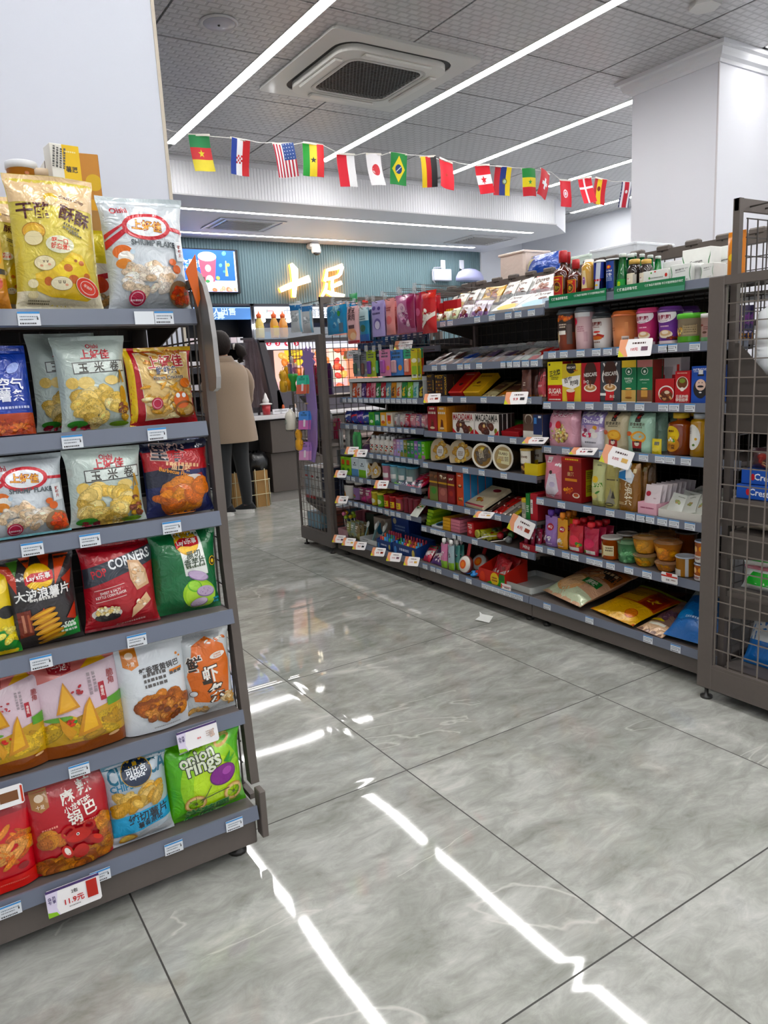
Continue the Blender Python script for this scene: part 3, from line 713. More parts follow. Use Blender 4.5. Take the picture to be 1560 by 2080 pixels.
def end_unit(y_in, y_out, xs0, xs1, label, shelves, feet=True):
    """mesh-sided unit across the end of the run; y_in touches the run, y_out is its open front"""
    root = empty('end_shelving_unit', (xs0, (y_in+y_out)/2, 0), label, 'shelving'); O = lambda mb, nm: mb.build(nm, root, origin=root.location)
    s = 1 if y_out > y_in else -1; lo, hi = min(y_in, y_out), max(y_in, y_out)
    for xs in (xs0, xs1):
        a = MB(); ya, yb = sorted((y_in, y_in+s*.058)); a.box(xs, xs+.03, ya, yb, .045, 1.535, STEEL, ch=.002)
        O(a, 'post')
        a = MB(); ya, yb = sorted((y_in+s*.058, y_out)); a.box(xs+.002, xs+.02, ya, yb, 1.505, 1.535, STEEL); a.box(xs+.004, xs+.018, ya, yb, .128, .14, STEEL)
        yc, yd = sorted((y_out, y_out-s*.014)); a.box(xs+.004, xs+.018, yc, yd, .14, 1.535, STEEL); a.box(xs+.002, xs+.02, ya, yb, .045, .128, STEEL)
        O(a, 'side_frame')
        a = MB(); grid_mesh(a, 'x', xs+.011, ya+.004, yb-.004, .14, 1.505, .054, .062, .0019, hx('#7a716a')); O(a, 'side_grid')
        for yy in (y_in+s*.03, y_out-s*.05):
            a = MB(); a.lathe([(.022, 0), (.022, .009), (.007, .014), (.007, .05)], (xs+.02, yy, 0), 12, hx('#2c2a29'), 'plastic'); O(a, 'levelling_foot')
    for xs in (xs0+.055, xs1-.05):
        a = MB(); ya, yb = sorted((y_in+s*.046, y_in+s*.07)); a.box(xs, xs+.022, ya, yb, .1, 1.785, STEEL); O(a, 'upright')
    a = MB(); ya, yb = sorted((y_in+s*.05, y_in+s*.066)); a.box(xs0+.055, xs1-.03, ya, yb, 1.745, 1.785, STEEL); O(a, 'top_beam')
    a = MB(); ya, yb = sorted((y_in+s*.045, y_out)); a.box(xs0+.02, xs1, ya, yb, .05, .12, STEEL); O(a, 'base')
    a = MB(); grid_mesh(a, 'y', y_in+s*.078, xs0+.09, xs1-.04, .14, 1.72, .06, .06); O(a, 'back_grid')
    for z, d, P in shelves:
        a = MB(); ya, yb = sorted((y_in+s*.09, y_in+s*d)); a.box(xs0+.035, xs1-.006, ya, yb, z-.02, z, STEEL)
        P = [(y_in+s*u, z+v) for u, v in (P or [(.085, -.02), (d-.02, -.02), (d-.05, -.04), (.16, -.09), (.085, -.10)])]
        a.prism(P, xs0+.031, xs0+.035, STEELD, ax=0); O(a, 'shelf')
    return root
end_unit(-.235, -.86, .28, 1.36, 'large mesh-sided steel end unit at the right edge, nearest the camera', [(.14, .58, 0), (.43, .55, 0), (.65, .55, 0), (.772, .5, 0), (1.20, .5, [(.085, .11), (.10, .11), (.12, .09), (.27, -.07), (.27, -.19), (.085, -.19)])])
end_unit(2.73, 3.22, .335, 1.36, 'mesh-sided steel end unit at the far end of the right-hand run', [(.14, .46, 0), (.36, .44, 0), (.80, .42, 0), (1.12, .42, 0)])
SL = {1: (0, 1.45), 2: (-.005, 1.173), 3: (-.04, .944), 4: (-.07, .688), 5: (-.08, .41), 6: (-.12, .150)}
XL0, XL1 = -2.46, -1.468
root = empty('shelving_unit', (-1.96, .3, 0), 'brown steel shelving unit full of crisp packets on the left', 'shelving'); O = lambda mb, nm: mb.build(nm, root, origin=root.location)
a = MB(); a.box(XL0, XL1, -.115, .46, .04, .115, STEEL, ch=.003); a.box(XL0, XL1+.004, -.10, .46, .115, .128, STEELD); O(a, 'base')
a = MB(); a.box(XL1+.008, XL1+.026, -.137, -.10, .06, .195, STEEL, ch=.002); O(a, 'base_bracket')
for xx in (XL1-.04, XL0+.1):
    a = MB(); a.lathe([(.026, 0), (.026, .01), (.009, .014), (.009, .05)], (xx, -.06, 0), 12, hx('#2c2a29'), 'plastic'); O(a, 'levelling_foot')
for xx in (XL0+.02, XL1-.03):
    a = MB(); a.box(xx-.02, xx+.02, .40, .44, .1, 1.60, hx('#2f2b29')); O(a, 'upright')
a = MB(); a.box(XL0, XL1, .43, .44, .12, 1.60, hx('#23201f'), 'matte'); O(a, 'back_panel')
a = MB(); grid_mesh(a, 'y', .405, XL0+.03, XL1-.04, .15, 1.60); O(a, 'back_grid')
tl = {1: [58, 332], 2: [146, 318], 3: [65, 182, 348], 4: [83, 277], 5: [160], 6: [203, 352, 475, 20]}
for k, (yf, z) in SL.items():
    a = MB(); a.box(XL0, XL1, yf, .40, z-.02, z-.002, STEEL)
    if k < 6: a.box(XL0+.01, XL1-.01, yf+.02, yf+.035, z-.038, z-.018, STEELD); a.prism([(yf+.03, z-.018), (.38, z-.018), (.38, z-.10)], XL1-.012, XL1-.008, STEELD, ax=0)
    sh = O(a, 'shelf')
    b = MB(); b.prism([(yf-.001, z+.004), (yf-.007, z+.004), (yf-.014, z-.032), (yf-.006, z-.036), (yf-.001, z-.032)], XL0, XL1+.003, RAIL, 'plastic', ax=0); b.build('price_rail', sh, origin=WL[sh.name])
    add_tags(sh, [(Xat(px, yf-.012, z-.015), yf-.0155, z-.033) for px in tl[k]], 0)
    if k == 1: add_tags(sh, [(Xat(292, yf-.012, z-.015), yf-.0155, z-.033)], 0, 1)
a = MB(); a.prism([(-.078, .19), (-.048, .19), (.012, .80), (.018, 1.53), (-.012, 1.53), (-.018, .80)], XL1+.010, XL1+.034, STEEL, ax=0); O(a, 'side_post')
a = MB(); a.box(XL1+.014, XL1+.03, .40, .42, .14, 1.53, STEEL); a.box(XL1+.014, XL1+.03, .015, .40, 1.51, 1.53, STEEL); a.box(XL1+.014, XL1+.03, -.05, .40, .13, .145, STEEL); O(a, 'side_frame')
a = MB(); grid_mesh(a, 'x', XL1+.02, .015, .40, .145, 1.51, .05, .065, .0021); O(a, 'side_grid')
a = MB()
P = [(.04, 1.552), (.01, 1.548), (-.02, 1.535), (-.05, 1.505), (-.072, 1.455), (-.085, 1.38), (-.088, 1.285), (-.080, 1.258), (-.055, 1.25), (-.03, 1.252), (-.022, 1.40), (-.02, 1.50), (.04, 1.532)]
a.prism(P, XL1+.012, XL1+.024, hx('#6a6663'), 'plastic', ax=0, side=hx('#9a9896')); O(a, 'corner_guard')
def LP(row, x0, x1, yt, kind, d, col, specs, name, label, cat='crisps', yb=None, dy=.012, roll=0, lean=6, yaw=0, seed=1, mat='foil', behind=0, side=None, bl=None, wk=1.0, back=None):
    yf, z = SL[row]; Y = yf+dy+d*.35
    zt = Zat(yt, (Xat(x0, Y, z+.12)+Xat(x1, Y, z+.12))/2, Y+.02)
    zm = z+(zt-z)*.45; xa, xb = Xat(x0, Y, zm), Xat(x1, Y, zm)
    w = (xb-xa)*wk*(1.06 if kind == 'pillow' else 1.0); h = (zt-z)/math.cos(math.radians(lean))
    h = min(h, (SL[row-1][1]-.043-z)) if row > 1 else h
    mb = bag(w, h, d, kind, col, specs, seed, mat, side=side, back=back)
    X = (xa+xb)/2; Yb = yf+dy+d/2
    ob = mb.build(name, loc=(X-math.sin(math.radians(roll))*h*.45, Yb, z+.001)); ob.rotation_euler = (math.radians(-lean), math.radians(roll), math.radians(yaw))
    tag(ob, label, cat); rest(ob, z)
    for k in range(behind):
        o2 = dup(ob, ob.location+Vector((0, (d+.012)*(k+1), 0)), None, (bl or label)+(' (behind it)' if not bl else ''))
        ob['group'] = o2['group'] = label.split(' packet')[0][:40]+' packets'
    return ob
YEL = '#d8c766'
cheese = [('B', .80, 1, '#e6c9a0'), ('B', 0, .13, '#e9e2c6'), ('P', [(-.5, .78), (.5, .74), (.5, .86), (-.5, .90)], '#e6c9a0'),
  ('T', '干酪', -.24, .715, .40, '#4a1612', 3), ('T', '酥酥', .24, .69, .38, '#4a1612', -16), ('T', 'cheese Crisp', .22, .815, .30, '#6b4a3a', -12),
  ('E', -.02, .82, .085, .06, '#e0b84a'), ('E', -.03, .80, .06, .05, '#f0dcae'), ('E', -.27, .56, .13, .10, '#e0ab3c'), ('E', -.27, .565, .09, .06, '#e8c05e'), ('O', -.27, .56, .13, .10, .008, '#a87a2c'),
  ('E', -.28, .51, .105, .085, '#efe2b4'), ('O', -.28, .51, .105, .085, .006, '#b89a5c'),
  ('E', .02, .47, .17, .10, '#e4e2c4'), ('T', '哎一口\n就恋爱!', .02, .475, .22, '#d6482e', -4),
  ('L', .18, .60, .2, 2, '#5d5433', .028, -20), ('L', .22, .545, .18, 1, '#5d5433', .022, -20),
  ('P', [(-.30, .25), (-.05, .31), (.15, .42), (.28, .40), (.36, .28), (.44, .12), (.30, .07), (-.12, .09), (-.28, .13)], '#e3bd33'), ('P', [(-.1, .29), (.17, .40), (.28, .38), (.34, .27), (.05, .22)], '#eed258'),
  ('E', .09, .30, .055, .045, '#c9702c'), ('E', .26, .34, .035, .03, '#c9702c'), ('E', .32, .25, .04, .035, '#c9702c'), ('E', -.15, .20, .05, .05, '#c8682a'), ('E', .15, .22, .065, .05, '#c8682a'), ('E', .19, .355, .02, .018, '#a05a24'),
  ('E', -.18, .33, .125, .085, '#ece0b8'), ('O', -.18, .33, .125, .085, .006, '#a08a5a'), ('E', -.22, .31, .02, .014, '#e2a98a'), ('E', -.13, .32, .02, .014, '#e2a98a'), ('T', 'v v', -.17, .34, .07, '#5f4a34'),
  ('E', .0, .185, .13, .08, '#ece2c0'), ('O', .0, .185, .13, .08, .006, '#a08a5a'), ('T', 'u u', .0, .195, .08, '#5f4a34'), ('E', .055, .175, .02, .014, '#e2a98a'),
  ('E', -.33, .18, .06, .05, '#ece0b8'), ('E', -.33, .10, .06, .04, '#e3d6a8'),
  ('E', .32, .165, .155, .105, '#f2ead8', -25), ('E', .32, .165, .148, .098, '#dd3a22', -25), ('O', .32, .165, .10, .07, .006, '#f6efe4', -25), ('T', '非油炸', .32, .17, .11, '#f4d9cc', -25), ('L', -.26, .055, .24, 2, '#7a7458', .016)]
LP(1, 28, 200, 360, 'pillow', .085, YEL, cheese, 'crisp_packet', 'large yellow cheese crisp packet at the front of the top shelf', roll=2, seed=3, dy=.014, lean=4)
LP(1, -30, 52, 398, 'pillow', .08, YEL, cheese, 'crisp_packet', 'yellow cheese crisp packet half cut off at the left edge, behind the large one', dy=.10, seed=4, roll=-1, lean=3)
LP(1, -85, 12, 440, 'pillow', .05, '#d8b46a', [('B', 0, .35, '#c27f35'), ('E', .2, .55, .25, .2, '#e8a12c'), ('R', .3, .42, .5, .12, '#35323a'), ('E', .1, .3, .3, .2, '#b8422c')], 'crisp_packet', 'amber snack packet at the extreme left edge of the top shelf', dy=.02, seed=5, lean=3)
def swirl(cy, s=1.0): return [('E', .0, cy, .30*s, .155*s, '#c9182a'), ('E', .0, cy, .245*s, .115*s, '#e9edf0')]
shrimp = [('B', .93, 1, '#c3cdd0'), ('T', 'Oishi', -.30, .86, .2, '#b5202c', 4), ('P', [(-.5, .60), (-.2, .74), (-.2, .70), (-.5, .53)], '#c9182a'), ('P', [(-.5, .66), (-.25, .76), (-.25, .745), (-.5, .62)], '#c9182a'),
  ('P', [(.2, .73), (.5, .72), (.5, .68), (.2, .70)], '#c9182a'), *swirl(.72), ('T', '上好佳', .0, .725, .36, '#e7a33a', -6, '#8c1a1a'), ('T', 'SHRIMP FLAKES', .08, .575, .60, '#4b5358', -2),
  ('E', -.33, .50, .11, .08, '#e8752c'), ('E', -.30, .455, .09, .07, '#f2ede4'), ('E', -.22, .50, .03, .03, '#bcd0dc'), ('E', -.33, .40, .09, .06, '#e0892f'),
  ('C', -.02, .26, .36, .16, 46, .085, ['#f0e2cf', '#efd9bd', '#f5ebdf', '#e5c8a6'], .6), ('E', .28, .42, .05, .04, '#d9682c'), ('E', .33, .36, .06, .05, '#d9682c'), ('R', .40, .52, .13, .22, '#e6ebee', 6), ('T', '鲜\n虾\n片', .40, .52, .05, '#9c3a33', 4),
  ('E', .36, .15, .17, .15, '#96785c'), ('C', .36, .15, .13, .10, 26, .05, ['#d94a26', '#e0592f', '#c83c20', '#e8764a'], .6), ('E', -.20, .11, .10, .085, '#c22a4c'), ('O', -.20, .11, .08, .068, .01, '#e7aebb'), ('L', -.20, .085, .16, 1, '#f3dfe4', .02), ('B', 0, .03, '#7fb9c2')]
LP(1, 217, 380, 402, 'pillow', .095, '#ccd3d8', shrimp, 'crisp_packet', 'large silver-white shrimp flake packet standing at the right of the top shelf', seed=7, dy=.014, lean=3)
LP(1, 150, 235, 470, 'pillow', .05, '#f0dc38', [('B', 0, .60, '#f2eee8'), ('P', [(-.5, .4), (.5, .52), (.5, .46), (-.5, .32)], '#cc2030'), ('E', 0, .35, .3, .2, '#d8452a'), ('C', 0, .14, .45, .16, 30, .09, ['#efcf9e', '#e8b97e'], .6)], 'crisp_packet', 'yellow-topped prawn packet squeezed between the two large packets on the top shelf', dy=.12, seed=8, lean=2)
def LB(x0, x1, yt, z0, Y, d, col, specs, name, label, cat, side=None, kindf=None, seed=0, **k):
    zt = Zat(yt, (Xat(x0, Y, z0+.1)+Xat(x1, Y, z0+.1))/2, Y); xa, xb = Xat(x0, Y, (z0+zt)/2), Xat(x1, Y, (z0+zt)/2)
    w, h = xb-xa, zt-z0
    mb = kindf(w, h) if kindf else carton(w, h, d, col, specs, seed, side)
    return place(mb, name, label, cat, ((xa+xb)/2, Y+d/2, z0+.001), **k)
LB(-60, 215, 420, 1.45, .235, .15, '#a9814f', [], 'cardboard_case', 'brown cardboard case hidden behind the packets on the top shelf, carrying boxes', 'box')
ZC = Zat(420, Xat(77, .235, 1.6), .235)+.001
LB(20, 88, 322, ZC, .245, .10, '#d98a2a', None, 'snack_tub', 'round orange tub with clear lid at top left against the pillar', 'tub',
   kindf=lambda w, h: tub(w, h, '#d58a2c', [('C', 0, .6, .5, .3, 14, .07, ['#b5641e', '#c8772a'], .8), ('R', .2, .55, .22, .2, '#8a8578', 20)], '#e8eaec'))
LB(84, 100, 345, ZC, .275, .07, '#c87a2c', None, 'snack_tub', 'second orange tub almost hidden beside the clear-lidded one', 'tub', kindf=lambda w, h: tub(.09, h, '#c8752a', [], '#e3cdb0'))
LB(96, 134, 330, ZC, .30, .06, '#e9e6dc', [('P', [(-.5, 1), (.4, 1), (-.5, .6)], '#4c2f2c'), ('L', 0, .3, .5, 3, '#3d3833', .12, 80)], 'biscuit_box', 'cream and dark brown box leaning behind the yellow-fronted box', 'box')
LB(104, 165, 295, ZC, .24, .05, '#e9e6dd', [('R', .22, .5, .62, 2.2, '#f0c51c'), ('T', '薯愿', .18, .62, .42, '#3b332a'), ('L', .2, .42, .4, 1, '#6b571c', .04), ('R', .22, .2, .5, .4, '#d9ab18'), ('L', -.36, .8, .7, 4, '#5b5a58', .07, 82), ('L', .2, .88, .4, 1, '#f7e9ae', .05)], 'crisp_box', 'tall white box with yellow front label standing highest at top left', 'box', rot=(0, 0, .12))
LB(166, 206, 314, ZC, .25, .05, '#c88f52', [('E', .15, .5, .42, .42, '#d9b23e'), ('E', 0, .1, .4, .3, '#dba63c')], 'crisp_box', 'tan box with a yellow disc beside the white and yellow one', 'box', side='#7e5a6e', rot=(0, 0, -.05))
mb = MB(); mb.prism([(-.016, .085), (.012, .125), (.014, .02), (.006, 0)], -.002, .002, hx('#d9661a'), 'gloss', ax=1); o = mb.build('shelf_talker', loc=(-1.472, -.03, 1.455)); tag(o, 'orange card wedge tucked in the right end of the top shelf', 'card')
LP(2, -70, 66, 705, 'doy', .06, '#3b4fa6', [('B', .90, .97, '#2c3c8a'), ('B', 0, .24, '#b24a2c'), ('C', .1, .10, .42, .10, 40, .06, ['#c45a30', '#a83c20', '#d8804a'], .6), ('E', .26, .74, .12, .07, '#9fb0e8', 40), ('T', '空气\n薯条', .18, .50, .42, '#eef0fa'), ('L', .1, .29, .7, 1, '#c8d0f0', .04)], 'crisp_packet', 'blue standing pouch of snacks cut off at the left edge of the second shelf', seed=9)
corn = [('B', .955, 1, '#bcc8c2'), ('T', 'Oishi', .02, .885, .18, '#b8202c'), ('T', '上好佳', .04, .80, .42, '#b8202c'), ('R', .08, .665, .76, .16, '#4a4a46', 2), ('R', .08, .665, .735, .135, '#dfe8e2', 2), ('T', '玉  米  卷', .08, .665, .60, '#4c4a44', 2),
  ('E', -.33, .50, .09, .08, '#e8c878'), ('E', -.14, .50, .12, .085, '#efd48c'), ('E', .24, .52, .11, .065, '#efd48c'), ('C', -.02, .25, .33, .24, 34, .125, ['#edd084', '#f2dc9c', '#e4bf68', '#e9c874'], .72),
  ('R', .40, .56, .03, .18, '#b8904a', 15), ('R', .37, .55, .02, .16, '#a8803c', -12), ('E', .39, .36, .05, .13, '#c89a48'), ('C', .38, .20, .07, .14, 16, .05, ['#8a4c34', '#c9a04a', '#6c3a28'], .7), ('E', -.30, .07, .14, .05, '#3f8f3a'), ('C', -.25, .03, .14, .02, 8, .04, ['#8c2a3c', '#a83c4a'], .6), ('E', .28, .05, .14, .035, '#7fae3c')]
LP(2, 120, 262, 684, 'pillow', .075, '#c2cfc8', corn, 'crisp_packet', 'pale mint corn roll packet standing in front on the second shelf', seed=11, dy=.012, lean=3)
LP(2, 68, 200, 678, 'pillow', .06, '#c9d6cf', corn, 'crisp_packet', 'pale mint corn roll packet behind and left of the front one, second shelf', seed=12, dy=.10, lean=1)
prawn = [('B', .94, 1, '#d8b024'), ('R', -.42, .5, .10, 3, '#c01f2a', -6), ('R', -.46, .5, .10, 3, '#efc51f'), ('P', [(-.36, .93), (.44, .93), (.46, .10), (-.30, .06)], '#f1e4cc'), ('P', [(-.35, .915), (.43, .915), (.45, .115), (-.29, .075)], '#e9c98c'),
  ('C', .05, .85, .36, .12, 26, .07, ['#e3a95e', '#cf7a3a', '#f0cf94'], .35), ('C', .08, .42, .38, .36, 80, .085, ['#eccb8a', '#e2b56a', '#f3ddab', '#d9a250'], .28), ('T', '上好佳', .06, .80, .56, '#b01c28', 3, '#f4e8d4'), ('T', '鲜虾条', .06, .69, .34, '#3f4a6a', 2, '#efe0c0'), ('T', 'Prawn Crackers', .08, .60, .48, '#3c3c4a', 2, '#efe0c0'),
  ('E', -.14, .27, .09, .085, '#c22a4c'), ('O', -.14, .27, .07, .066, .01, '#eab6c2'), ('E', .25, .30, .13, .12, '#df6a2e'), ('E', .19, .36, .035, .035, '#f4f6f6'), ('E', .29, .36, .035, .035, '#f4f6f6'), ('E', .34, .52, .09, .07, '#e27a3a'), ('O', .3, .18, .17, .12, .03, '#8c5226')]
LP(2, 262, 394, 706, 'pillow', .07, '#b51d26', prawn, 'crisp_packet', 'red and yellow prawn cracker packet at the right end of the second shelf', seed=13, dy=.012, lean=3)
LP(2, 290, 350, 720, 'brick', .05, '#c99d3a', [], 'snack_box', 'tan carton lying in the dark at the back of the second shelf', 'box', dy=.22, seed=14, mat='matte')
LP(3, -28, 133, 925, 'pillow', .075, '#ccd3d8', shrimp, 'crisp_packet', 'smaller silver-white shrimp flake packet on the third shelf, left edge', seed=15, dy=.012, lean=4)
LP(3, 140, 290, 899, 'pillow', .07, '#c2cfc8', corn, 'crisp_packet', 'pale mint corn roll packet on the third shelf', seed=16, dy=.012, lean=2, roll=1)
bbq = [('B', .60, .90, '#a81c22'), ('B', .88, 1, '#1c2038'), ('P', [(-.5, .40), (-.5, .62), (.1, .68), (-.2, .42)], '#191c30'), ('T', '里脊', -.12, .86, .50, '#16182c', -8, '#c8a89c'), ('L', .05, .66, .5, 1, '#e0b08a', .05, -8), ('T', 'Barbecue Flavor', -.05, .585, .52, '#e9a35c', -16), ('T', '鱼口味', .02, .645, .3, '#f0c8a0', -12), ('P', [(.0, .5), (.35, .55), (.38, .45), (.12, .38)], '#8c1c20'), ('E', .2, .49, .14, .05, '#d8cfc8'),
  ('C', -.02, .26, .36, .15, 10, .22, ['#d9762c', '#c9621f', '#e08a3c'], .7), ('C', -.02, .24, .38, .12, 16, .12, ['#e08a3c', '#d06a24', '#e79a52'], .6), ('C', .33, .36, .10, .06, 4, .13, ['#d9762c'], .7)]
LP(3, 296, 428, 893, 'pillow', .075, '#232a58', bbq, 'crisp_packet', 'dark navy and red barbecue crisp packet at the right end of the third shelf', seed=17, dy=.012, lean=4)
LP(3, 345, 412, 880, 'pillow', .045, '#2a3566', [('E', 0, .6, .3, .2, '#4a5688')], 'crisp_packet', 'plain navy packet peeping out behind the barbecue crisps', seed=18, dy=.11, lean=2)
LP(4, -60, 34, 1160, 'pillow', .06, '#e8c81e', [('B', 0, .3, '#2f8c3c'), ('C', .2, .25, .3, .2, 12, .12, ['#f0d840', '#f4e478'], .6), ('E', .3, .5, .2, .15, '#1f1f1f')], 'crisp_packet', 'yellow and green packet cut off at the left edge of the fourth shelf', seed=19)
def lays(v, s=1.0, sx=0.0): return [('E', sx, v, .215*s, .205*s, '#d7a02a'), ('E', sx, v+.005, .20*s, .19*s, '#f3c231'), ('P', [(sx-.215*s, v+.0*s), (sx-.1*s, v+.06*s), (sx+.1*s, v+.055*s), (sx+.215*s, v+.07*s), (sx+.215*s, v-.035*s), (sx+.05*s, v-.06*s), (sx-.12*s, v-.04*s), (sx-.21*s, v-.075*s)], '#c71b26'), ('T', "Lay's乐事", sx, v+.005, .36*s, '#fbf7f0', 3)]
wave = [('P', [(-.5, .95), (-.28, .90), (-.32, .62)], '#c43a1c'), ('P', [(-.5, .80), (-.42, .66), (-.5, .62)], '#c43a1c'), ('P', [(-.2, .99), (-.04, .99), (-.12, .86)], '#d24a22'), ('P', [(.04, .99), (.2, .99), (.12, .78)], '#c43a1c'), ('P', [(.24, .97), (.44, .97), (.20, .66)], '#d24a22'), ('P', [(.30, .72), (.47, .80), (.40, .58)], '#b8321a'), ('P', [(-.36, .96), (-.20, .97), (-.30, .80)], '#4a7a34'),
  *lays(.765, .9), ('T', '大波浪薯片', .02, .60, .76, '#f2f1ee', 3, '#222222'), ('L', .02, .525, .38, 1, '#d9d6d0', .035, 2), ('P', [(-.1, .30), (.0, .44), (.06, .3)], '#c43a1c'), ('P', [(.3, .28), (.46, .44), (.44, .24)], '#b8321a'), ('P', [(.08, .14), (.48, .26), (.46, .06), (.1, .03)], '#2b9a45'), ('T', '-50%', .32, .205, .2, '#eaf6ea'), ('L', .32, .165, .24, 2, '#eaf6ea', .035),
  ('P', [(-.36, .42), (-.18, .44), (-.16, .16), (-.34, .13)], '#7a3222'), ('R', -.28, .29, .035, .25, '#c98a72', 4), ('R', -.21, .29, .03, .25, '#b86a52', 4), *[('E', -.02+.02*k, .38-.062*k, .19, .042, ('#c98324', '#dca03c')[k % 2], 16) for k in range(6)], *[('E', .0+.02*k, .388-.062*k, .15, .018, '#ecbb5a', 16) for k in range(6)]]
LP(4, 6, 158, 1104, 'pillow', .085, '#2e2a2b', wave, 'crisp_packet', 'black wavy crisp packet with orange flames and a round yellow emblem', seed=21, dy=.012, lean=5)
popc = [('B', .90, 1, '#8c1420'), ('P', [(-.5, .72), (.5, .93), (.5, .74), (-.5, .50)], '#2e333d'), ('T', 'CORNERS', .14, .79, .62, '#eef0f2', 11, None, 1.3), ('T', 'POP', -.30, .665, .2, '#c01c2a', 11, None, 1.3), ('L', 0, .965, .7, 1, '#c43a44', .03),
  ('R', -.18, .495, .42, .008, '#e9c9c4', 9), ('T', 'SWEET & SALTY\nKETTLE CORN FLAVOR', -.17, .43, .42, '#f2e0dc', 9, None, 1.25), ('R', -.17, .36, .42, .008, '#e9c9c4', 9),
  ('P', [(.10, .78), (.26, .76), (.36, .64), (.40, .47), (.20, .42), (.12, .56)], '#d9b08c'), ('P', [(.13, .75), (.24, .73), (.33, .62), (.36, .50), (.22, .46), (.15, .58)], '#ecd0b0'), ('C', .24, .60, .08, .12, 10, .04, ['#dcb48c', '#f3dfc8'], .6), ('P', [(.34, .38), (.40, .28), (.10, .10), (.12, .22)], '#e3bd98'), ('C', .25, .25, .09, .06, 6, .04, ['#dcb48c', '#f3dfc8'], .6),
  ('E', -.24, .20, .20, .085, '#cfc6be'), ('E', -.23, .16, .17, .06, '#191717'), ('C', -.24, .235, .16, .05, 40, .025, ['#eadcae', '#f4ecd0', '#d8bd7a'], .8), ('L', .1, .05, .4, 1, '#e8b8b4', .025, 6), ('B', 0, .03, '#7a0f1a')]
LP(4, 172, 318, 1093, 'pillow', .075, '#b01c28', popc, 'crisp_packet', 'crimson corn chip packet with a slate band, between the black and green ones', seed=22, dy=.012, lean=6, roll=2)
taro = [('P', [(-.16, 1), (.22, 1), (.30, .46), (-.06, .46)], '#e9ece6'), *lays(.855, .85, .02), ('T', '原切\n香芋片', .09, .665, .34, '#33442e', 5), ('L', .11, .555, .3, 1, '#55624c', .03, 5), ('E', .40, .60, .07, .075, '#1c1c1c'), ('O', .40, .60, .065, .07, .012, '#d8b42c'), ('E', .40, .60, .03, .03, '#e8c23a'),
  ('E', .14, .22, .28, .22, '#9fd23a', -15), ('E', .16, .20, .255, .20, '#b6e05a', -15), ('E', .06, .33, .12, .085, '#6fbf3a', -20), ('E', .06, .335, .10, .07, '#a8dc60', -20), ('E', .13, .45, .17, .07, '#8f7aa0', -18), ('E', .13, .455, .155, .06, '#c9b4d2', -18),
  ('E', .24, .245, .155, .085, '#8a749a', -6), ('E', .24, .255, .145, .075, '#c3aecb', -6), ('E', .13, .115, .14, .07, '#8a749a', 8), ('E', .13, .122, .13, .06, '#d1bfd6', 8), ('C', .24, .25, .1, .05, 14, .008, ['#9a84aa'], .8), ('L', .42, .12, .1, 2, '#3aa0c8', .03)]
LP(4, 314, 444, 1060, 'pillow', .085, '#136b3a', taro, 'crisp_packet', 'dark green taro crisp packet at the right end of the fourth shelf', seed=23, dy=.012, lean=5, roll=2)
bugle = [('B', .93, 1, '#c96a6a'), ('P', [(-.5, 1), (-.5, .78), (.5, .92), (.5, 1)], '#cf7a74'), ('P', [(-.32, 1), (-.02, 1), (-.05, .86), (-.18, .83), (-.3, .87)], '#9c2028'), ('T', '十足', -.17, .905, .16, '#efe0d8'), ('P', [(.05, .86), (.25, .99), (.36, .9)], '#dba63c'),
  ('T', '脆\n角', .38, .72, .09, '#a85a5a'), ('R', .26, .60, .07, .22, '#b23a42', 3), ('T', '骨\n香\n鸡', .26, .60, .045, '#f0dcd8'), ('L', .17, .70, .26, 2, '#9a8a90', .035, -88), ('B', 0, .14, '#8c4a24'), ('P', [(-.5, .36), (-.1, .40), (.5, .5), (.5, .14), (-.5, .14)], '#c49a2a'), ('C', 0, .28, .5, .12, 26, .16, ['#d2ac34', '#b98c22', '#dcb84a'], .4), ('P', [(.3, .52), (.5, .55), (.5, .44), (.3, .44)], '#5f9a3c'), ('E', -.28, .42, .16, .03, '#6aa046'), ('C', -.15, .36, .2, .03, 12, .03, ['#c2312a', '#3f8a34', '#d84a30'], .6),
  ('P', [(-.17, .77), (-.02, .50), (-.30, .47)], '#c98a24'), ('P', [(-.175, .745), (-.06, .52), (-.26, .49)], '#e3ac3e'), ('P', [(.10, .58), (.20, .24), (-.10, .20), (.03, .5)], '#c98a24'), ('P', [(.10, .555), (.15, .27), (-.03, .24), (.05, .48)], '#e8b548'), ('P', [(-.28, .45), (-.1, .26), (-.18, .18), (-.26, .3)], '#d69a30'), ('C', -.02, .68, .1, .06, 6, .025, ['#a8222a'], .6), ('E', .33, .13, .07, .02, '#d8b088', 8)]
LP(5, -55, 94, 1350, 'doy', .075, '#dcc6cf', bugle, 'snack_pouch', 'pink cone-snack pouch cut off at the left edge of the fifth shelf', seed=24, dy=.012, lean=3, mat='film')
LP(5, 72, 250, 1311, 'doy', .08, '#dcc6cf', bugle, 'snack_pouch', 'whole pink cone-snack pouch on the fifth shelf', seed=25, dy=.012, lean=3, mat='film')
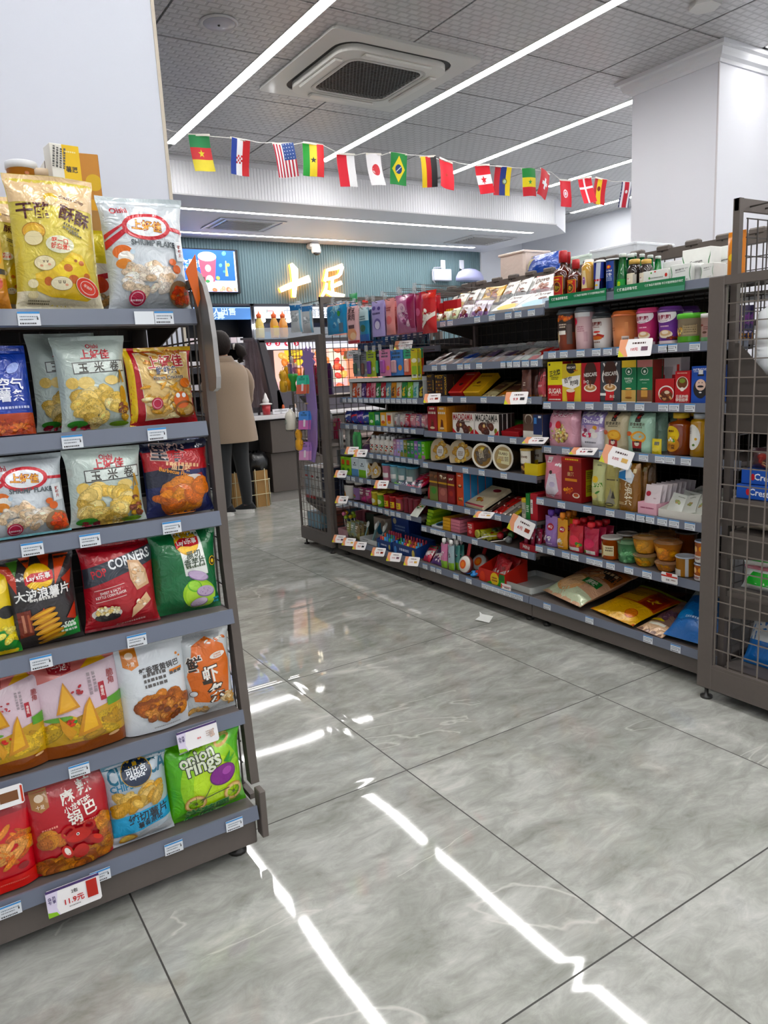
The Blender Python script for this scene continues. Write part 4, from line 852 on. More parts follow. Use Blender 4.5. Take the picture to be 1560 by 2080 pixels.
crab = [('B', .92, 1, '#cfd4d8'), ('E', -.02, .955, .05, .014, '#3a3a3a'), ('P', [(-.42, .97), (-.20, .97), (-.20, .76), (-.31, .725), (-.42, .77)], '#d9812c'), ('E', -.31, .87, .06, .045, '#f0d8bc'), ('T', '十足', -.31, .785, .12, '#f4e6d4'), ('T', '蟹香蛋黄锅巴', .08, .70, .60, '#403c3a', 4), ('L', .0, .63, .34, 3, '#5a5654', .045, 3), ('R', .32, .635, .2, .05, '#d9812c', 4), ('L', .32, .60, .2, 1, '#5a5654', .045, 3),
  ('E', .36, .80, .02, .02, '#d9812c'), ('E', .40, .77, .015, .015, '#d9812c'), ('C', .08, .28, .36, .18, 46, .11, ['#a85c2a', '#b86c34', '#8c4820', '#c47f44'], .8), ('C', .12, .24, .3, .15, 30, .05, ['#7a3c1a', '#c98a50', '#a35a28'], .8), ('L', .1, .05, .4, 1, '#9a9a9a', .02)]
LP(5, 244, 382, 1287, 'doy', .07, '#dde2e6', crab, 'snack_pouch', 'white rice-cracker pouch with an orange tab, right half of the fifth shelf', seed=26, dy=.012, lean=2, mat='film')
strips = [('B', .9, 1, '#c8ccce'), ('P', [(-.3, .84), (.0, .92), (.34, .80), (.44, .60), (.36, .22), (.1, .14), (-.36, .2), (-.46, .5)], '#e2701a'), ('C', .12, .86, .3, .05, 12, .05, ['#e2701a', '#efe6da'], .4), ('T', '鲜', -.30, .64, .3, '#33281f', 8, '#f6f1e8'), ('T', '虾', -.02, .50, .34, '#f8f4ec', 6, '#33281f'), ('T', '条', .10, .275, .40, '#f8f4ec', 6, '#33281f'), ('E', .18, .70, .17, .06, '#f2ece2', 6), ('T', 'ONION\nFLAVOR', .18, .70, .17, '#d0662a', 6),
  ('C', .33, .16, .15, .10, 14, .10, ['#e3c08e', '#d2a468', '#efd6ac'], .4), ('C', -.25, .08, .22, .06, 12, .09, ['#e3c08e', '#d2a468'], .4), ('E', -.38, .3, .08, .06, '#cfd3d6'), ('O', -.38, .3, .08, .06, .01, '#4a3a30')]
LP(5, 376, 472, 1277, 'pillow', .065, '#cfd3d4', strips, 'crisp_packet', 'silver and orange prawn strip packet at the right end of the fifth shelf', seed=27, dy=.012, lean=3)
LP(6, -80, 70, 1603, 'doy', .07, '#c8202a', [('B', .82, .93, '#a81c24'), ('C', .15, .48, .3, .26, 36, .13, ['#d98a4c', '#c8602c', '#e3a468'], .35), ('B', 0, .17, '#dd2a28'), ('L', .1, .09, .5, 1, '#e8867a', .02), ('E', .3, .26, .08, .05, '#8c1c20')], 'snack_pouch', 'red pouch cut off at the left edge of the bottom shelf', seed=28, dy=.012, lean=3, mat='film')
spicy = [('B', .93, .985, '#8c1c20'), ('P', [(-.42, .96), (-.22, .96), (-.22, .76), (-.32, .72), (-.42, .77)], '#a87b4e'), ('E', -.32, .865, .055, .045, '#ecd9c0'), ('T', '十足', -.32, .78, .1, '#f4e6d4'), ('T', '麻', .0, .80, .17, '#f6efe6', 8), ('T', '辣', .22, .86, .18, '#f6efe6', 8), ('T', '小龙虾味', .10, .70, .34, '#f6efe6', 14), ('T', '锅', .05, .575, .17, '#f6efe6', 8), ('T', '巴', .25, .63, .15, '#f6efe6', 8), ('L', -.25, .52, .2, 1, '#e8a090', .025, 4), ('L', .2, .49, .28, 1, '#e8a090', .025, 4),
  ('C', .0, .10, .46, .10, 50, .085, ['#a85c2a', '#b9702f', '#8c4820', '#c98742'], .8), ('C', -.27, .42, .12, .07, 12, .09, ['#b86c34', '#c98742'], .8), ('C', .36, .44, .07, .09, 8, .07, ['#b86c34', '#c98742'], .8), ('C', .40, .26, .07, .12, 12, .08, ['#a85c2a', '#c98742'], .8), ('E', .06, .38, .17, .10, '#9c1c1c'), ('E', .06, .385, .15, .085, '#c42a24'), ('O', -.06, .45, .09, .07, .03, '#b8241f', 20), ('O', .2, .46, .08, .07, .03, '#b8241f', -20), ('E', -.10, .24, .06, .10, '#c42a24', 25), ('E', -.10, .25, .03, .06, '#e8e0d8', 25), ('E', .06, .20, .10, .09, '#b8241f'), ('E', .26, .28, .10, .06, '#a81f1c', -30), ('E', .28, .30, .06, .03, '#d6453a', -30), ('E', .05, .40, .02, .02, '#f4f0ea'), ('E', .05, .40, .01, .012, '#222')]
LP(6, 56, 226, 1553, 'doy', .075, '#b5212a', spicy, 'snack_pouch', 'red crayfish rice-cracker pouch with a gold tab on the bottom shelf', seed=29, dy=.012, lean=3, mat='film')
capu = [('B', .93, 1, '#5f8ca0'), ('T', 'CLO   CA', .02, .86, .95, '#2f6b84', 3, None, 1.5), ('T', 'CHIPS', -.27, .72, .36, '#2f7fa8', 4), ('B', 0, .13, '#c9cfd4'), ('P', [(-.5, .36), (.5, .44), (.5, .22), (-.5, .13)], '#3fa7d8'), ('T', '纯切薯片', .10, .335, .68, '#182430', 5), ('T', '薯香原味', .12, .245, .44, '#182430', 5), ('E', .0, .84, .25, .20, '#c8a04a'), ('E', .0, .84, .24, .19, '#16263e'), ('T', '可比克', .0, .865, .34, '#e8edf2', 3), ('T', 'capuce', .0, .80, .26, '#e8edf2', 3),
  ('E', -.08, .62, .22, .1, '#a8b4bc'), ('C', .05, .55, .40, .10, 14, .17, ['#dcb566', '#e8c67e', '#cf9f4a'], .55), ('C', -.2, .50, .2, .06, 6, .15, ['#dcb566', '#cf9f4a'], .6), ('E', -.26, .09, .14, .08, '#c98f3c', 10), ('E', -.27, .10, .11, .06, '#e8c46c', 10)]
LP(6, 222, 345, 1530, 'pillow', .065, '#b8c4cc', capu, 'crisp_packet', 'silver and sky-blue potato crisp packet on the bottom shelf', seed=30, dy=.012, lean=4)
onion = [('B', .94, 1, '#2f9a2a'), ('E', .05, .45, .42, .5, '#9ad62c'), ('E', .08, .40, .30, .38, '#c0e452'), ('T', '上好佳', -.15, .93, .32, '#eef4e8', 8, '#4a8a3a'), ('O', .24, .90, .11, .06, .035, '#d8b06a', 20), ('T', 'onion', -.12, .80, .46, '#e9efd8', 10, '#37402a'), ('T', 'rings', -.04, .675, .46, '#e9efd8', 8, '#37402a'),
  ('E', .20, .50, .19, .13, '#5f1f68', 5), ('E', .20, .505, .175, .12, '#862f8c', 5), ('E', .26, .53, .07, .05, '#b25ab4', 5), ('P', [(.22, .66), (.34, .76), (.30, .62)], '#3f9a34'), ('P', [(.28, .66), (.42, .70), (.32, .61)], '#5cb044'), *[q for x in (-.20, .32) for q in (('O', x, .24, .14, .115, .045, '#c89a5c'), ('O', x, .24, .125, .10, .03, '#e6c68c'), ('E', x, .24, .02, .02, '#4a5a2c'), ('R', x, .24, .19, .006, '#6a7a3c', 30), ('R', x, .24, .19, .006, '#6a7a3c', 90), ('R', x, .24, .19, .006, '#6a7a3c', 150))], ('R', .06, .30, .4, .012, '#3c4a24', 4), ('R', -.06, .33, .24, .012, '#3c4a24', 50),
  ('T', '洋葱圈', -.04, .085, .56, '#2e7a3c', 3, '#8fc07a')]
LP(6, 340, 492, 1462, 'pillow', .085, '#5cbf22', onion, 'crisp_packet', 'bright green onion ring packet at the right end of the bottom shelf', seed=31, dy=.012, lean=3)
LP(6, 450, 492, 1580, 'pillow', .04, '#4aa81e', [], 'crisp_packet', 'green packet corner showing behind the onion ring packet', seed=32, dy=.13, lean=3)
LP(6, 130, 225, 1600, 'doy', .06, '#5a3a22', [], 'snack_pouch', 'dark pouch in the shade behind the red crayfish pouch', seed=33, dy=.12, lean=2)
def promo(loc, w, h, rot, label, specs, name='promotion_card'):
    mb = MB(); k = .004
    mb.prism([(-w/2+k, 0), (w/2-k, 0), (w/2, k), (w/2, h-k), (w/2-k, h), (-w/2+k, h), (-w/2, h-k), (-w/2, k)], -.0008, .0008, hx('#f2f0f0'), 'gloss', ax=1)
    deco(mb, specs, w, h, lambda x, z, e: (x, -.0008-e, z), .2, 'gloss'); st = len(mb.v)
    mb.box(-w*.12, w*.12, .001, .006, h*.3, h*.9, (.8, .85, .9), 'clear')
    o = mb.build(name, loc=loc); o.rotation_euler = rot; return tag(o, label, 'price card', 'white promotion cards clipped to the shelf edges')
big = lambda t, c3: [('B', .90, 1, '#4a3a6a'), ('P', [(-.5, 0), (-.28, 0), (-.33, .3), (-.28, .9), (-.5, .9)], '#ded6ea'), ('P', [(-.5, 0), (-.3, 0), (-.34, .14), (-.5, .2)], '#8fc04a'), ('T', '会员\n专享', -.40, .62, .15, '#4a3a6e', 0, '#f4f0fa'), ('C', .35, .5, .06, .1, 8, .03, [c3], 1)]+t
yf, z = SL[6]
promo((Xat(150, yf-.03, z-.03), yf-.036, z-.062), .118, .062, (math.radians(-10), 0, 0), 'white price card reading 2 packs 11.9 yuan under the red crayfish pouch', big([('T', '2包', .02, .70, .12, '#3a3438'), ('T', '11.9元', .0, .38, .36, '#c2282c'), ('L', 0, .16, .22, 1, '#888', .02), ('R', .34, .55, .2, .34, '#b8322a')], '#8a2a20'))
yf, z = SL[5]
promo((Xat(403, yf-.03, z-.02), yf-.034, z-.045), .105, .052, (math.radians(-10), math.radians(-2), 0), 'white price card with washed-out print between the fifth and bottom shelves', big([('L', .02, .4, .1, 1, '#d88', .04), ('L', .3, .6, .2, 3, '#c9b8b0', .03)], '#d8c0b0'))
promo((Xat(10, yf-.03, z-.02), yf-.034, z-.045), .075, .045, (math.radians(-10), 0, 0), 'small white card with a brown product picture at the left edge', [('R', .1, .5, .5, .3, '#7a5236'), ('R', .45, .5, .06, .5, '#c8442c')])
SEC = {'A': 'near section', 'M': 'middle section', 'F': 'far section'}
ORD = {'1': 'top', '2': 'second', '3': 'third', '4': 'fourth', '5': 'fifth', '6': 'sixth', '7': 'seventh', '8': 'bottom'}
def where(sk):
    o = 'bottom' if sk in ('A7', 'M8', 'F8') else ORD[sk[1]]
    return 'on the %s shelf, %s' % (o, SEC[sk[0]])
RZ = -PI/2
def span(sk, x0, x1, dx=.012, yt=None, z0=None):
    xf, z = SA[sk]; X = xf+dx; z = z if z0 is None else z0
    ya, yb = Yat(x1, X, z+.03), Yat(x0, X, z+.03)
    k = 'AMF'.index(sk[0]); ya = max(ya, YB[k]+.01); yb = max(min(yb, YB[k+1]-.012), ya+.02)
    h = (Zat(yt, X, (ya+yb)/2)-z) if yt is not None else None
    return X, z, ya, yb, h
def lab(l, sk, rear=False):
    n = len(l.split()); o = where(sk)
    if not rear: return l+' '+o if n <= 10 else l.rstrip(',')+', '+o.split(',')[0].replace('on the ', '')
    return 'rear '+l.rstrip(',')+', '+(o.replace('on the ', '') if n <= 10 else o.split(',')[0].replace('on the ', ''))
def room_above(sk, z):
    up = [v[1] for k, v in SA.items() if k[0] == sk[0] and k[1] != '0' and v[1] > z+.06]
    return (min(up)-.036-z) if up else 9
def R(sk, kind, x0, x1, yt, name, label, cat, col, specs=None, d=None, dx=.012, behind=1, gap=.006, lean=0, yaw=0, seed=0, wh=None, z0=None, full=None, **kw):
    X, z, ya, yb, h = span(sk, x0, x1, dx, yt, z0)
    w = (yb-ya)*.97; h = min(h, room_above(sk, z)*(.985 if not lean else .96))
    seed = seed or (x0*7+yt) % 997
    if specs is None: specs = []
    if kind == 'box': d = d or .06; mb = carton(w, h, d, col, specs, seed, **kw)
    elif kind in ('pillow', 'doy', 'brick'): d = d or min(.09, w*.55); mb = bag(w, h-.004, d, kind, col, specs, seed, fine=.6, L=.02, **kw)
    elif kind == 'cup': d = w; mb = cup(w, h, col, specs, seed=seed, **kw)
    elif kind == 'tub': d = w; mb = tub(w, h, col, specs, seed=seed, **kw)
    elif kind == 'bottle': d = w; mb = bottle(w, h, col, specs, seed=seed, **kw)
    elif kind == 'pouch': d = d or w*.5; mb = pouch(w, h, d, col, specs, seed=seed, **kw)
    elif kind == 'tray': d = d or .2; mb = tray(w, h, d, col, specs, **kw)
    Y = (ya+yb)/2; room = XB-.04-X; behind = max(0, min(behind, int((room-d)/(d+gap))))
    lb = full or lab(label, sk)
    return place(mb, name, lb, cat, (X+d/2, Y, z), (math.radians(-lean), 0, RZ+math.radians(yaw)), None, behind, (d+gap, 0, 0), blabel=lab(label, sk, True) if not full else 'rear copy: '+full, jr=.03)
def row(sk, kind, x0, x1, n, yt, name, labels, cat, cols, specf=None, ws=.94, z0=None, dx=.012, d=None, behind=0, **kw):
    """n like packs side by side; labels: a list of n descriptions or one shared by all"""
    X, z, ya, yb, h = span(sk, x0, x1, dx, yt, z0); stp = (yb-ya)/n
    for i in range(n):
        y = yb-stp*(i+.5); w = stp*ws; c_ = cols[i % len(cols)]
        sp = specf(i) if specf else gp(cols[(i+1) % len(cols)], cols[(i+2) % len(cols)], i+int(x0))
        if kind == 'box': dd = d or .05; mb = carton(w, h, dd, c_, sp, i, **kw)
        elif kind == 'bottle': dd = w; mb = bottle(w, h, c_, sp, **kw)
        elif kind == 'tub': dd = w; mb = tub(w, h, c_, sp, **kw)
        elif kind == 'pouch': dd = d or w*.5; mb = pouch(w, h, dd, c_, sp, seed=i, **kw)
        elif kind == 'tube': dd = w; mb = MB(); mb.lathe([(w/2*.96, 0), (w/2, .002), (w/2, h*.86), (w/2*.98, h*.86), (w/2*.98, h)], n=14, cols=[hx(c_)]*2+[hx(kw.get('cap', '#e8e8e8'))]*2)
        else: dd = d or .03; mb = bag(w, h, dd, kind, c_, sp, i+3, fine=.5, L=.02, **kw)
        lab = labels[i] if isinstance(labels, list) else labels
        o = place(mb, name, lab+' '+where(sk), cat, (X+dd/2, y, z), (0, 0, RZ), (labels if isinstance(labels, str) else None), behind, (dd+.004, 0, 0), blabel=lab+' in the rear, '+where(sk).replace('on the ', ''))
        if isinstance(labels, str):
            o['group'] = labels+'s '+where(sk)
def flat(sk, x0, x1, y_px, depth, t, name, label, cat, col, specs, seed=0, tilt=14, dx=.01, kind='pillow', z0=None, behind=0, step=None, yaw=0, mat='foil', full=None):
    """a pack lying down with its front edge at the shelf front; its face looks up"""
    xf, z = SA[sk]; z = z if z0 is None else z0; X = xf+dx
    ya, yb = Yat(x1, X, z+.02), Yat(x0, X, z+.02); ya = max(ya, -.262); w = (yb-ya)*.97
    k = 'AMF'.index(sk[0]); ya = max(ya, YB[k]+.015); yb = min(yb, YB[k+1]-.015); w = min(w, yb-ya)
    mb = carton(w, depth, t, col, specs, seed) if kind == 'box' else bag(w, depth, t, kind, col, specs, seed, mat, fine=.6, L=.02)
    ob = mb.build(name, loc=(X, (ya+yb)/2, z)); ob.rotation_euler = (math.radians(-90+tilt), 0, RZ+math.radians(yaw)); rest(ob, z)
    tag(ob, full or label+' '+where(sk), cat)
    return ob
T = lambda s, u, v, w, c, *a: ('T', s, u, v, w, c, *a)
def wine(h): return [('R', 0, .24, .62, h, '#c89a3c'), ('R', 0, .24, .56, h-.07, '#b81f22'), ('E', 0, .27, .2, .23, '#c89a3c'), ('E', 0, .27, .17, .2, '#5a1a14'), ('C', 0, .27, .1, .1, 12, .05, ['#c8a43c', '#8a7a2c'], .8), ('L', 0, .40, .3, 1, '#e8c04a', .07), ('L', 0, .10, .44, 1, '#e8c9a0', .03)]
WB = dict(neck=.3, shoulder=.55, caph=.24, capr=.46)
R('A1', 'bottle', 1113, 1145, 509, 'wine_bottle', 'tall amber bottle with red cap and red label, left end', 'bottle', '#4a1c12', wine(1.05), cap='#b21f28', seed=1, behind=0, **WB)
R('A1', 'bottle', 1134, 1156, 512, 'wine_bottle', 'tall amber bottle with red cap half hidden behind another', 'bottle', '#4a1c12', wine(1.05), cap='#b21f28', seed=1, behind=0, dx=.10, **WB)
R('A1', 'bottle', 1145, 1171, 527, 'wine_bottle', 'short amber bottle with red cap and red label', 'bottle', '#4a1c12', wine(.9), cap='#b21f28', seed=2, behind=0, **WB)
R('A1', 'bottle', 1174, 1198, 527, 'drink_bottle', 'pale amber bottle with a pointed lilac label', 'bottle', '#c9a05c', [('B', 0, .22, '#a8341c'), ('P', [(-.2, .22), (.2, .22), (.1, .7), (-.1, .7)], '#e3cfa0'), ('E', 0, .42, .1, .22, '#8c5aa0'), ('L', 0, .45, .12, 1, '#f0e0f0', .05)], cap='#d8d4cc', seed=3, behind=1, shoulder=.8, neck=.7, caph=.08, capr=.62)
R('A1', 'tub', 1198, 1221, 531, 'drink_can', 'blue and silver drink can', 'can', '#2b3a8c', [('B', .5, 1, '#2b3a8c'), ('P', [(-.1, 0), (.2, 0), (.32, 1), (.05, 1)], '#c3cad6'), ('L', .1, .42, .4, 1, '#c9202c', .12), ('E', .05, .3, .1, .06, '#e8c04a')], lid='#cfd3d8', lidh=.006, seed=4, mat='chrome')
R('A1', 'tub', 1223, 1248, 526, 'drink_can', 'slim blue and silver drink can with an orange emblem', 'can', '#a9b3c2', [('R', -.02, .56, .62, 1.5, '#2a4590'), ('E', -.02, .80, .16, .11, '#d8422a'), ('E', -.02, .80, .09, .06, '#efc02c'), T('Red Bull', -.02, .68, .42, '#eef0f4'), T('红牛', -.02, .56, .42, '#eef0f4'), ('L', -.02, .47, .44, 3, '#9db0d8', .05)], lid='#cfd3d8', lidh=.006, seed=5, mat='chrome')
R('A1', 'bottle', 1248, 1266, 515, 'drink_bottle', 'slender green glass bottle with silver cap', 'bottle', '#17602f', [('B', .05, .32, '#2f9a44'), ('E', 0, .2, .14, .2, '#b8dc4a')], cap='#cdd6d2', seed=6, behind=1, shoulder=.45, neck=.62, caph=.1, capr=.66)
for k, (a, b, w_) in enumerate(((1267, 1291, 'left'), (1293, 1315, 'right'))):
    R('A1', 'bottle', a, b, 527, 'vitamin_jar', 'small dark jar with cream label and gold cap, %s of the pair,' % w_, 'jar', '#2b2320', [('R', -.05, .34, .7, .72, '#e6dcc6'), ('R', .3, .3, .2, .7, '#b9b4aa'), ('E', -.1, .34, .16, .12, '#f2ece0'), ('L', -.1, .36, .2, 1, '#b8342a', .05), ('B', 0, .08, '#c9a878')], cap='#c9a24a', seed=7, shoulder=.7, neck=.72, caph=.16, capr=.78, behind=0)
for k, (a, b, w_) in enumerate(((1271, 1288, 'leftmost'), (1290, 1305, 'second'), (1306, 1322, 'third'), (1322, 1338, 'rightmost'))):
    R('A1', 'bottle', a, b, 514+2*k, 'drink_bottle', 'green bottle with silver screw cap, %s of four behind the small jars,' % w_, 'bottle', '#1c7a3a', [], cap='#c9d2ce', seed=8, shoulder=.45, neck=.6, caph=.09, capr=.62, behind=0, dx=.12, full='green bottle with silver cap behind the small jars on the top shelf, %s of four' % w_)
R('A1', 'box', 1304, 1358, 549, 'vitamin_box', 'low white carton with small coloured fruits', 'box', '#e9ebe6', [('E', -.38, .3, .04, .05, '#e88c2c'), ('E', .42, .62, .05, .06, '#c8342c'), ('L', .05, .5, .5, 1, '#7a807a', .035), ('E', -.22, .55, .035, .04, '#4a9a4a'), ('E', -.15, .85, .03, .03, '#3f9a3a'), ('E', .38, .15, .03, .03, '#e8a02c'), ('E', 0, .9, .04, .02, '#c8342c')], d=.07, seed=9, behind=0)
def cen(big): return [('O', -1.02, .5, .62, .62, .03, '#2f7a44'), ('O', .98, .5, .56, .62, .03, '#2f7a44')]+([T('Centrum', .0, .62, .44, '#4a4a4e', 4), ('R', .0, .50, .42, .012, '#b8342a', 4)] if big else [T('善存佳维片', -.05, .72, .42, '#56565a', 4), T('Centrum', .28, .76, .15, '#56565a', 4), ('L', .0, .58, .5, 1, '#6a6a6e', .025, 4), *[('E', .05+.09*k, .16, .022, .022, ('#c9a07a', '#6a9a5a', '#a8343a', '#3c3c44')[k]) for k in range(4)]])
R('A1', 'box', 1361, 1404, 537, 'vitamin_box', 'white vitamin carton with green arcs, lower left of the stack,', 'box', '#eceeea', cen(0), d=.08, seed=10, behind=0)
R('A1', 'box', 1423, 1449, 535, 'vitamin_box', 'white vitamin carton with green arcs next to the end post,', 'box', '#eceeea', cen(0), d=.08, seed=10, behind=0)
R('A1', 'tub', 1407, 1420, 537, 'vitamin_jar', 'plain white cylindrical jar between two cartons', 'jar', '#e4e6e4', [], lid='#eceeec', seed=11, behind=0)
R('A1', 'box', 1384, 1443, 505, 'vitamin_box', 'larger white vitamin carton reading Centrum', 'box', '#eef0ec', cen(1), d=.07, seed=12, behind=0, dx=.115, full='large white vitamin carton with green arcs standing behind the lower ones')
R('A1', 'box', 1450, 1490, 500, 'vitamin_box', 'x', 'box', '#eef0ec', cen(1), d=.07, seed=13, behind=0, dx=.20, full='white vitamin carton partly hidden by the upright post at the right')
R('A1', 'box', 1345, 1380, 531, 'small_carton', 'x', 'box', '#eeeeee', [('P', [(-.5, .2), (.5, .2), (.5, .75), (-.5, .7)], '#d8589a')], d=.05, seed=14, behind=0, dx=.16, full='white carton with a pink band at the back of the top shelf')
def rear(x0, x1, yt, X, z0, d, kind, col, name, label, cat, specs=(), mat='matte'):
    ya, yb = Yat(x1, X, z0+.05), Yat(x0, X, z0+.05); h = Zat(yt, X, (ya+yb)/2)-z0; w = yb-ya
    mb = MB()
    if kind == 'bin': mb.box(-w/2, w/2, -d/2, d/2, 0, h, hx(col), mat, ch=.012); mb.box(-w/2-.006, w/2+.006, -d/2-.006, d/2+.006, h-.015, h, hx(col), mat, ch=.004)
    else: mb = bag(w, h, d, 'brick', col, list(specs), 5, mat, fine=.5, L=.02)
    return place(mb, name, label, cat, (X+d/2, (ya+yb)/2, z0), (0, 0, RZ))
for k, z_ in enumerate((1.52,)):
    mb = MB(); mb.box(.90, 1.28, YB[0]+.01, YB[2]-.01, z_-.02, z_, STEEL); o = mb.build('rear_top_shelf', origin=(1.1, .76, z_)); tag(o, 'steel top shelf on the hidden rear side of the right-hand run', 'shelf')
rear(1199, 1290, 500, .92, 1.521, .28, 'bin', '#e6eaee', 'storage_bin', 'translucent white storage bin with lid behind the top shelf', 'bin', mat='haze')
rear(1150, 1196, 520, .95, 1.521, .2, 'bin', '#e2efe4', 'storage_bin', 'pale green tinted clear bin behind the red-capped bottles', 'bin', mat='haze')
rear(1016, 1066, 513, .95, 1.521, .2, 'bin', '#ead9cf', 'storage_bin', 'pinkish translucent tissue pack standing behind the middle section', 'bin', mat='film')
rear(1063, 1122, 514, .92, 1.521, .14, 'bag', '#1f49a8', 'tissue_pack', 'royal blue tissue pack with a white flower emblem behind the top shelf', 'tissue pack', [('E', .1, .35, .3, .3, '#2c62c4'), ('O', .1, .3, .28, .3, .02, '#c3d2ee'), *[('E', .1+.11*math.sin(a), .36+.2*math.cos(a)-.05, .035, .08, '#e8eef8', -math.degrees(a)) for a in (-1, -.5, 0, .5, 1)], ('P', [(-.5, 1), (-.2, 1), (-.5, .6)], '#b8b08a')], mat='foil')
CP = dict(lidmat='clear')
R('A2', 'cup', 1120, 1157, 629, 'drink_cup', 'tall brown milk-tea cup with clear lid and dark upper band', 'cup', '#8a3c26', [('B', .5, 1, '#33231f'), ('C', 0, .9, .4, .1, 14, .08, ['#e2762a', '#c8521f'], .8), ('L', .05, .7, .3, 2, '#d8c8b8', .05), ('E', -.32, .36, .24, .25, '#e8d6b4'), ('E', -.32, .36, .2, .21, '#d8b884'), ('R', .02, .5, .3, .14, '#f0ebe4'), ('R', .3, .45, .2, .7, '#5a4a44')], lid='#4c5258', lidh=.022, taper=.78, seed=21)
R('A2', 'cup', 1157, 1190, 624, 'drink_cup', 'tall pale pink milk-tea cup with clear lid', 'cup', '#dcb9be', [('E', -.25, .76, .18, .16, '#d83a52'), ('E', -.38, .45, .22, .26, '#f0dcc8'), ('L', .1, .6, .3, 3, '#b07a84', .05), ('R', .3, .35, .16, .4, '#c8a4aa'), ('B', .88, 1, '#cfd0d2')], lid='#565e66', lidh=.024, taper=.8, seed=22)
R('A2', 'cup', 1190, 1228, 637, 'drink_cup', 'white milk-tea cup with black lid', 'cup', '#e6e4e2', [T('香飘飘', -.02, .82, .5, '#6a2c28'), ('L', -.02, .70, .3, 1, '#a87a70', .03), ('P', [(-.3, .42), (.0, .52), (.3, .44), (.26, .36), (-.2, .36)], '#a8241e'), ('E', -.08, .50, .12, .05, '#e8e0d8'), ('E', 0, .56, .16, .035, '#c42a24'), ('E', -.02, .36, .24, .07, '#c86a34'), ('L', -.02, .2, .3, 1, '#8a6a60', .05)], lid='#2c3034', lidh=.022, taper=.74, seed=23)
R('A2', 'cup', 1228, 1275, 632, 'drink_cup', 'plain orange milk-tea cup', 'cup', '#e08a52', [('R', .25, .2, .22, .3, '#d8cfc8'), ('R', .25, .2, .18, .2, '#9a8a80'), ('L', -.2, .62, .2, 2, '#b86a3c', .04), ('R', .3, .65, .1, .3, '#e8a070')], lid='#c8642c', lidh=.024, taper=.8, seed=24, lidmat='plastic')
R('A2', 'cup', 1268, 1292, 640, 'drink_cup', 'orange and white cup peeping between the orange and pink cups', 'cup', '#b8502a', [('B', 0, .35, '#e6e0dc')], lid='#c8642c', lidh=.02, taper=.8, seed=25, dx=.06, lidmat='plastic', behind=0)
def pp(c, tx): return [('E', 0, .92, .46, .26, '#f0e8ec'), T('香飘飘', 0, .84, .56, '#8a1f3c'), ('L', 0, .72, .34, 1, '#9a8a90', .03), ('E', .06, .32, .25, .13, '#f3e6cf'), ('E', .06, .36, .2, .1, '#d9b488'), ('E', .06, .38, .12, .06, '#efe0cc'), ('B', 0, .12, '#e8d8dc'), ('L', .05, .55, .3, 1, '#f0c8d8', .04)]
R('A2', 'cup', 1280, 1321, 626, 'drink_cup', 'magenta and white milk-tea cup', 'cup', '#c22a6a', pp(0, 0), lid='#c23a6c', lidh=.022, taper=.76, seed=26, lidmat='plastic')
R('A2', 'cup', 1322, 1367, 623, 'drink_cup', 'purple and white milk-tea cup', 'cup', '#6f2f96', pp(0, 0)+[('C', .3, .2, .15, .05, 10, .05, ['#6a2018', '#a8402c'], .8)], lid='#5c2f7a', lidh=.022, taper=.76, seed=27, lidmat='plastic')
R('A2', 'tub', 1361, 1412, 637, 'instant_food_tub', 'wide tan and green tub with bright green lid', 'tub', '#b9a88a', [('B', 0, .28, '#5a9a3a'), ('C', -.15, .5, .16, .14, 18, .05, ['#d8c080', '#b8843c', '#c9a05c'], .8), ('R', .2, .55, .42, .3, '#a89674'), ('L', .2, .7, .36, 4, '#6a5c44', .04)], lid='#5ac02a', lidh=.02, seed=28, behind=0)
R('A2', 'tub', 1414, 1446, 637, 'instant_food_tub', 'pink and green tub with white lid beside the end post', 'tub', '#d0a8a0', [('B', 0, .2, '#6a9a6a'), ('E', -.2, .7, .12, .05, '#7a3a34'), ('L', .1, .6, .3, 2, '#8a5a54', .06), ('E', 0, .4, .12, .06, '#5c3f34')], lid='#e8e4e2', lidh=.016, seed=29, behind=0)
R('A3', 'box', 1112, 1143, 735, 'sugar_box', 'yellow over red sugar box', 'box', '#e6d83c', [('B', 0, .42, '#c2242c'), T('正北牌', 0, .72, .72, '#2a2a28', 8, None, 1.2), T('SUGAR', 0, .27, .84, '#f2ece0', 0, None, 1.3), ('L', 0, .60, .5, 2, '#5a5624', .05), ('L', 0, .16, .5, 1, '#e8b0a8', .05), ('L', 0, .045, .8, 1, '#f2ece0', .06), ('R', -.35, .93, .12, .1, '#2a2a28')], seed=31, side='#a81f26')
def nes(c): return [('E', 0, .72, .33, .52, '#3c1f18'), T('NESCAFE', 0, .70, .7, '#eceae6', 3, None, 1.2), T('1+2', -.22, .52, .26, '#eceae6'), ('E', 0, .36, .34, .16, '#efe6da'), ('E', 0, .37, .28, .12, '#b98a5c'), ('E', 0, .39, .15, .07, '#e2c8a4'), ('P', [(-.07, .55), (.07, .55), (.02, .38), (-.02, .38)], '#5a3020')]
R('A3', 'box', 1141, 1180, 739, 'coffee_box', 'pale yellow coffee box with a white splash', 'box', '#e0c65a', [('E', 0, .9, .26, .24, '#2a2422'), T('NESCAFE', 0, .90, .46, '#eceae6'), ('P', [(-.5, .60), (-.1, .66), (.5, .70), (.44, .42), (.1, .34), (-.46, .42)], '#f4f2ee'), T('百变', -.16, .58, .44, '#1f1f1f', 10), T('咖啡', .18, .50, .44, '#1f1f1f', 8), ('P', [(-.2, .02), (-.25, .30), (.22, .30), (.16, .02)], '#c42a24'), ('E', -.02, .30, .23, .07, '#e9dcc4'), ('L', .25, .8, .2, 1, '#c8762c', .06)], seed=32, behind=2)
R('A3', 'box', 1180, 1219, 737, 'coffee_box', 'red coffee box with a poured cup', 'box', '#b3202c', nes(0), seed=33, side='#8c1620', behind=2)
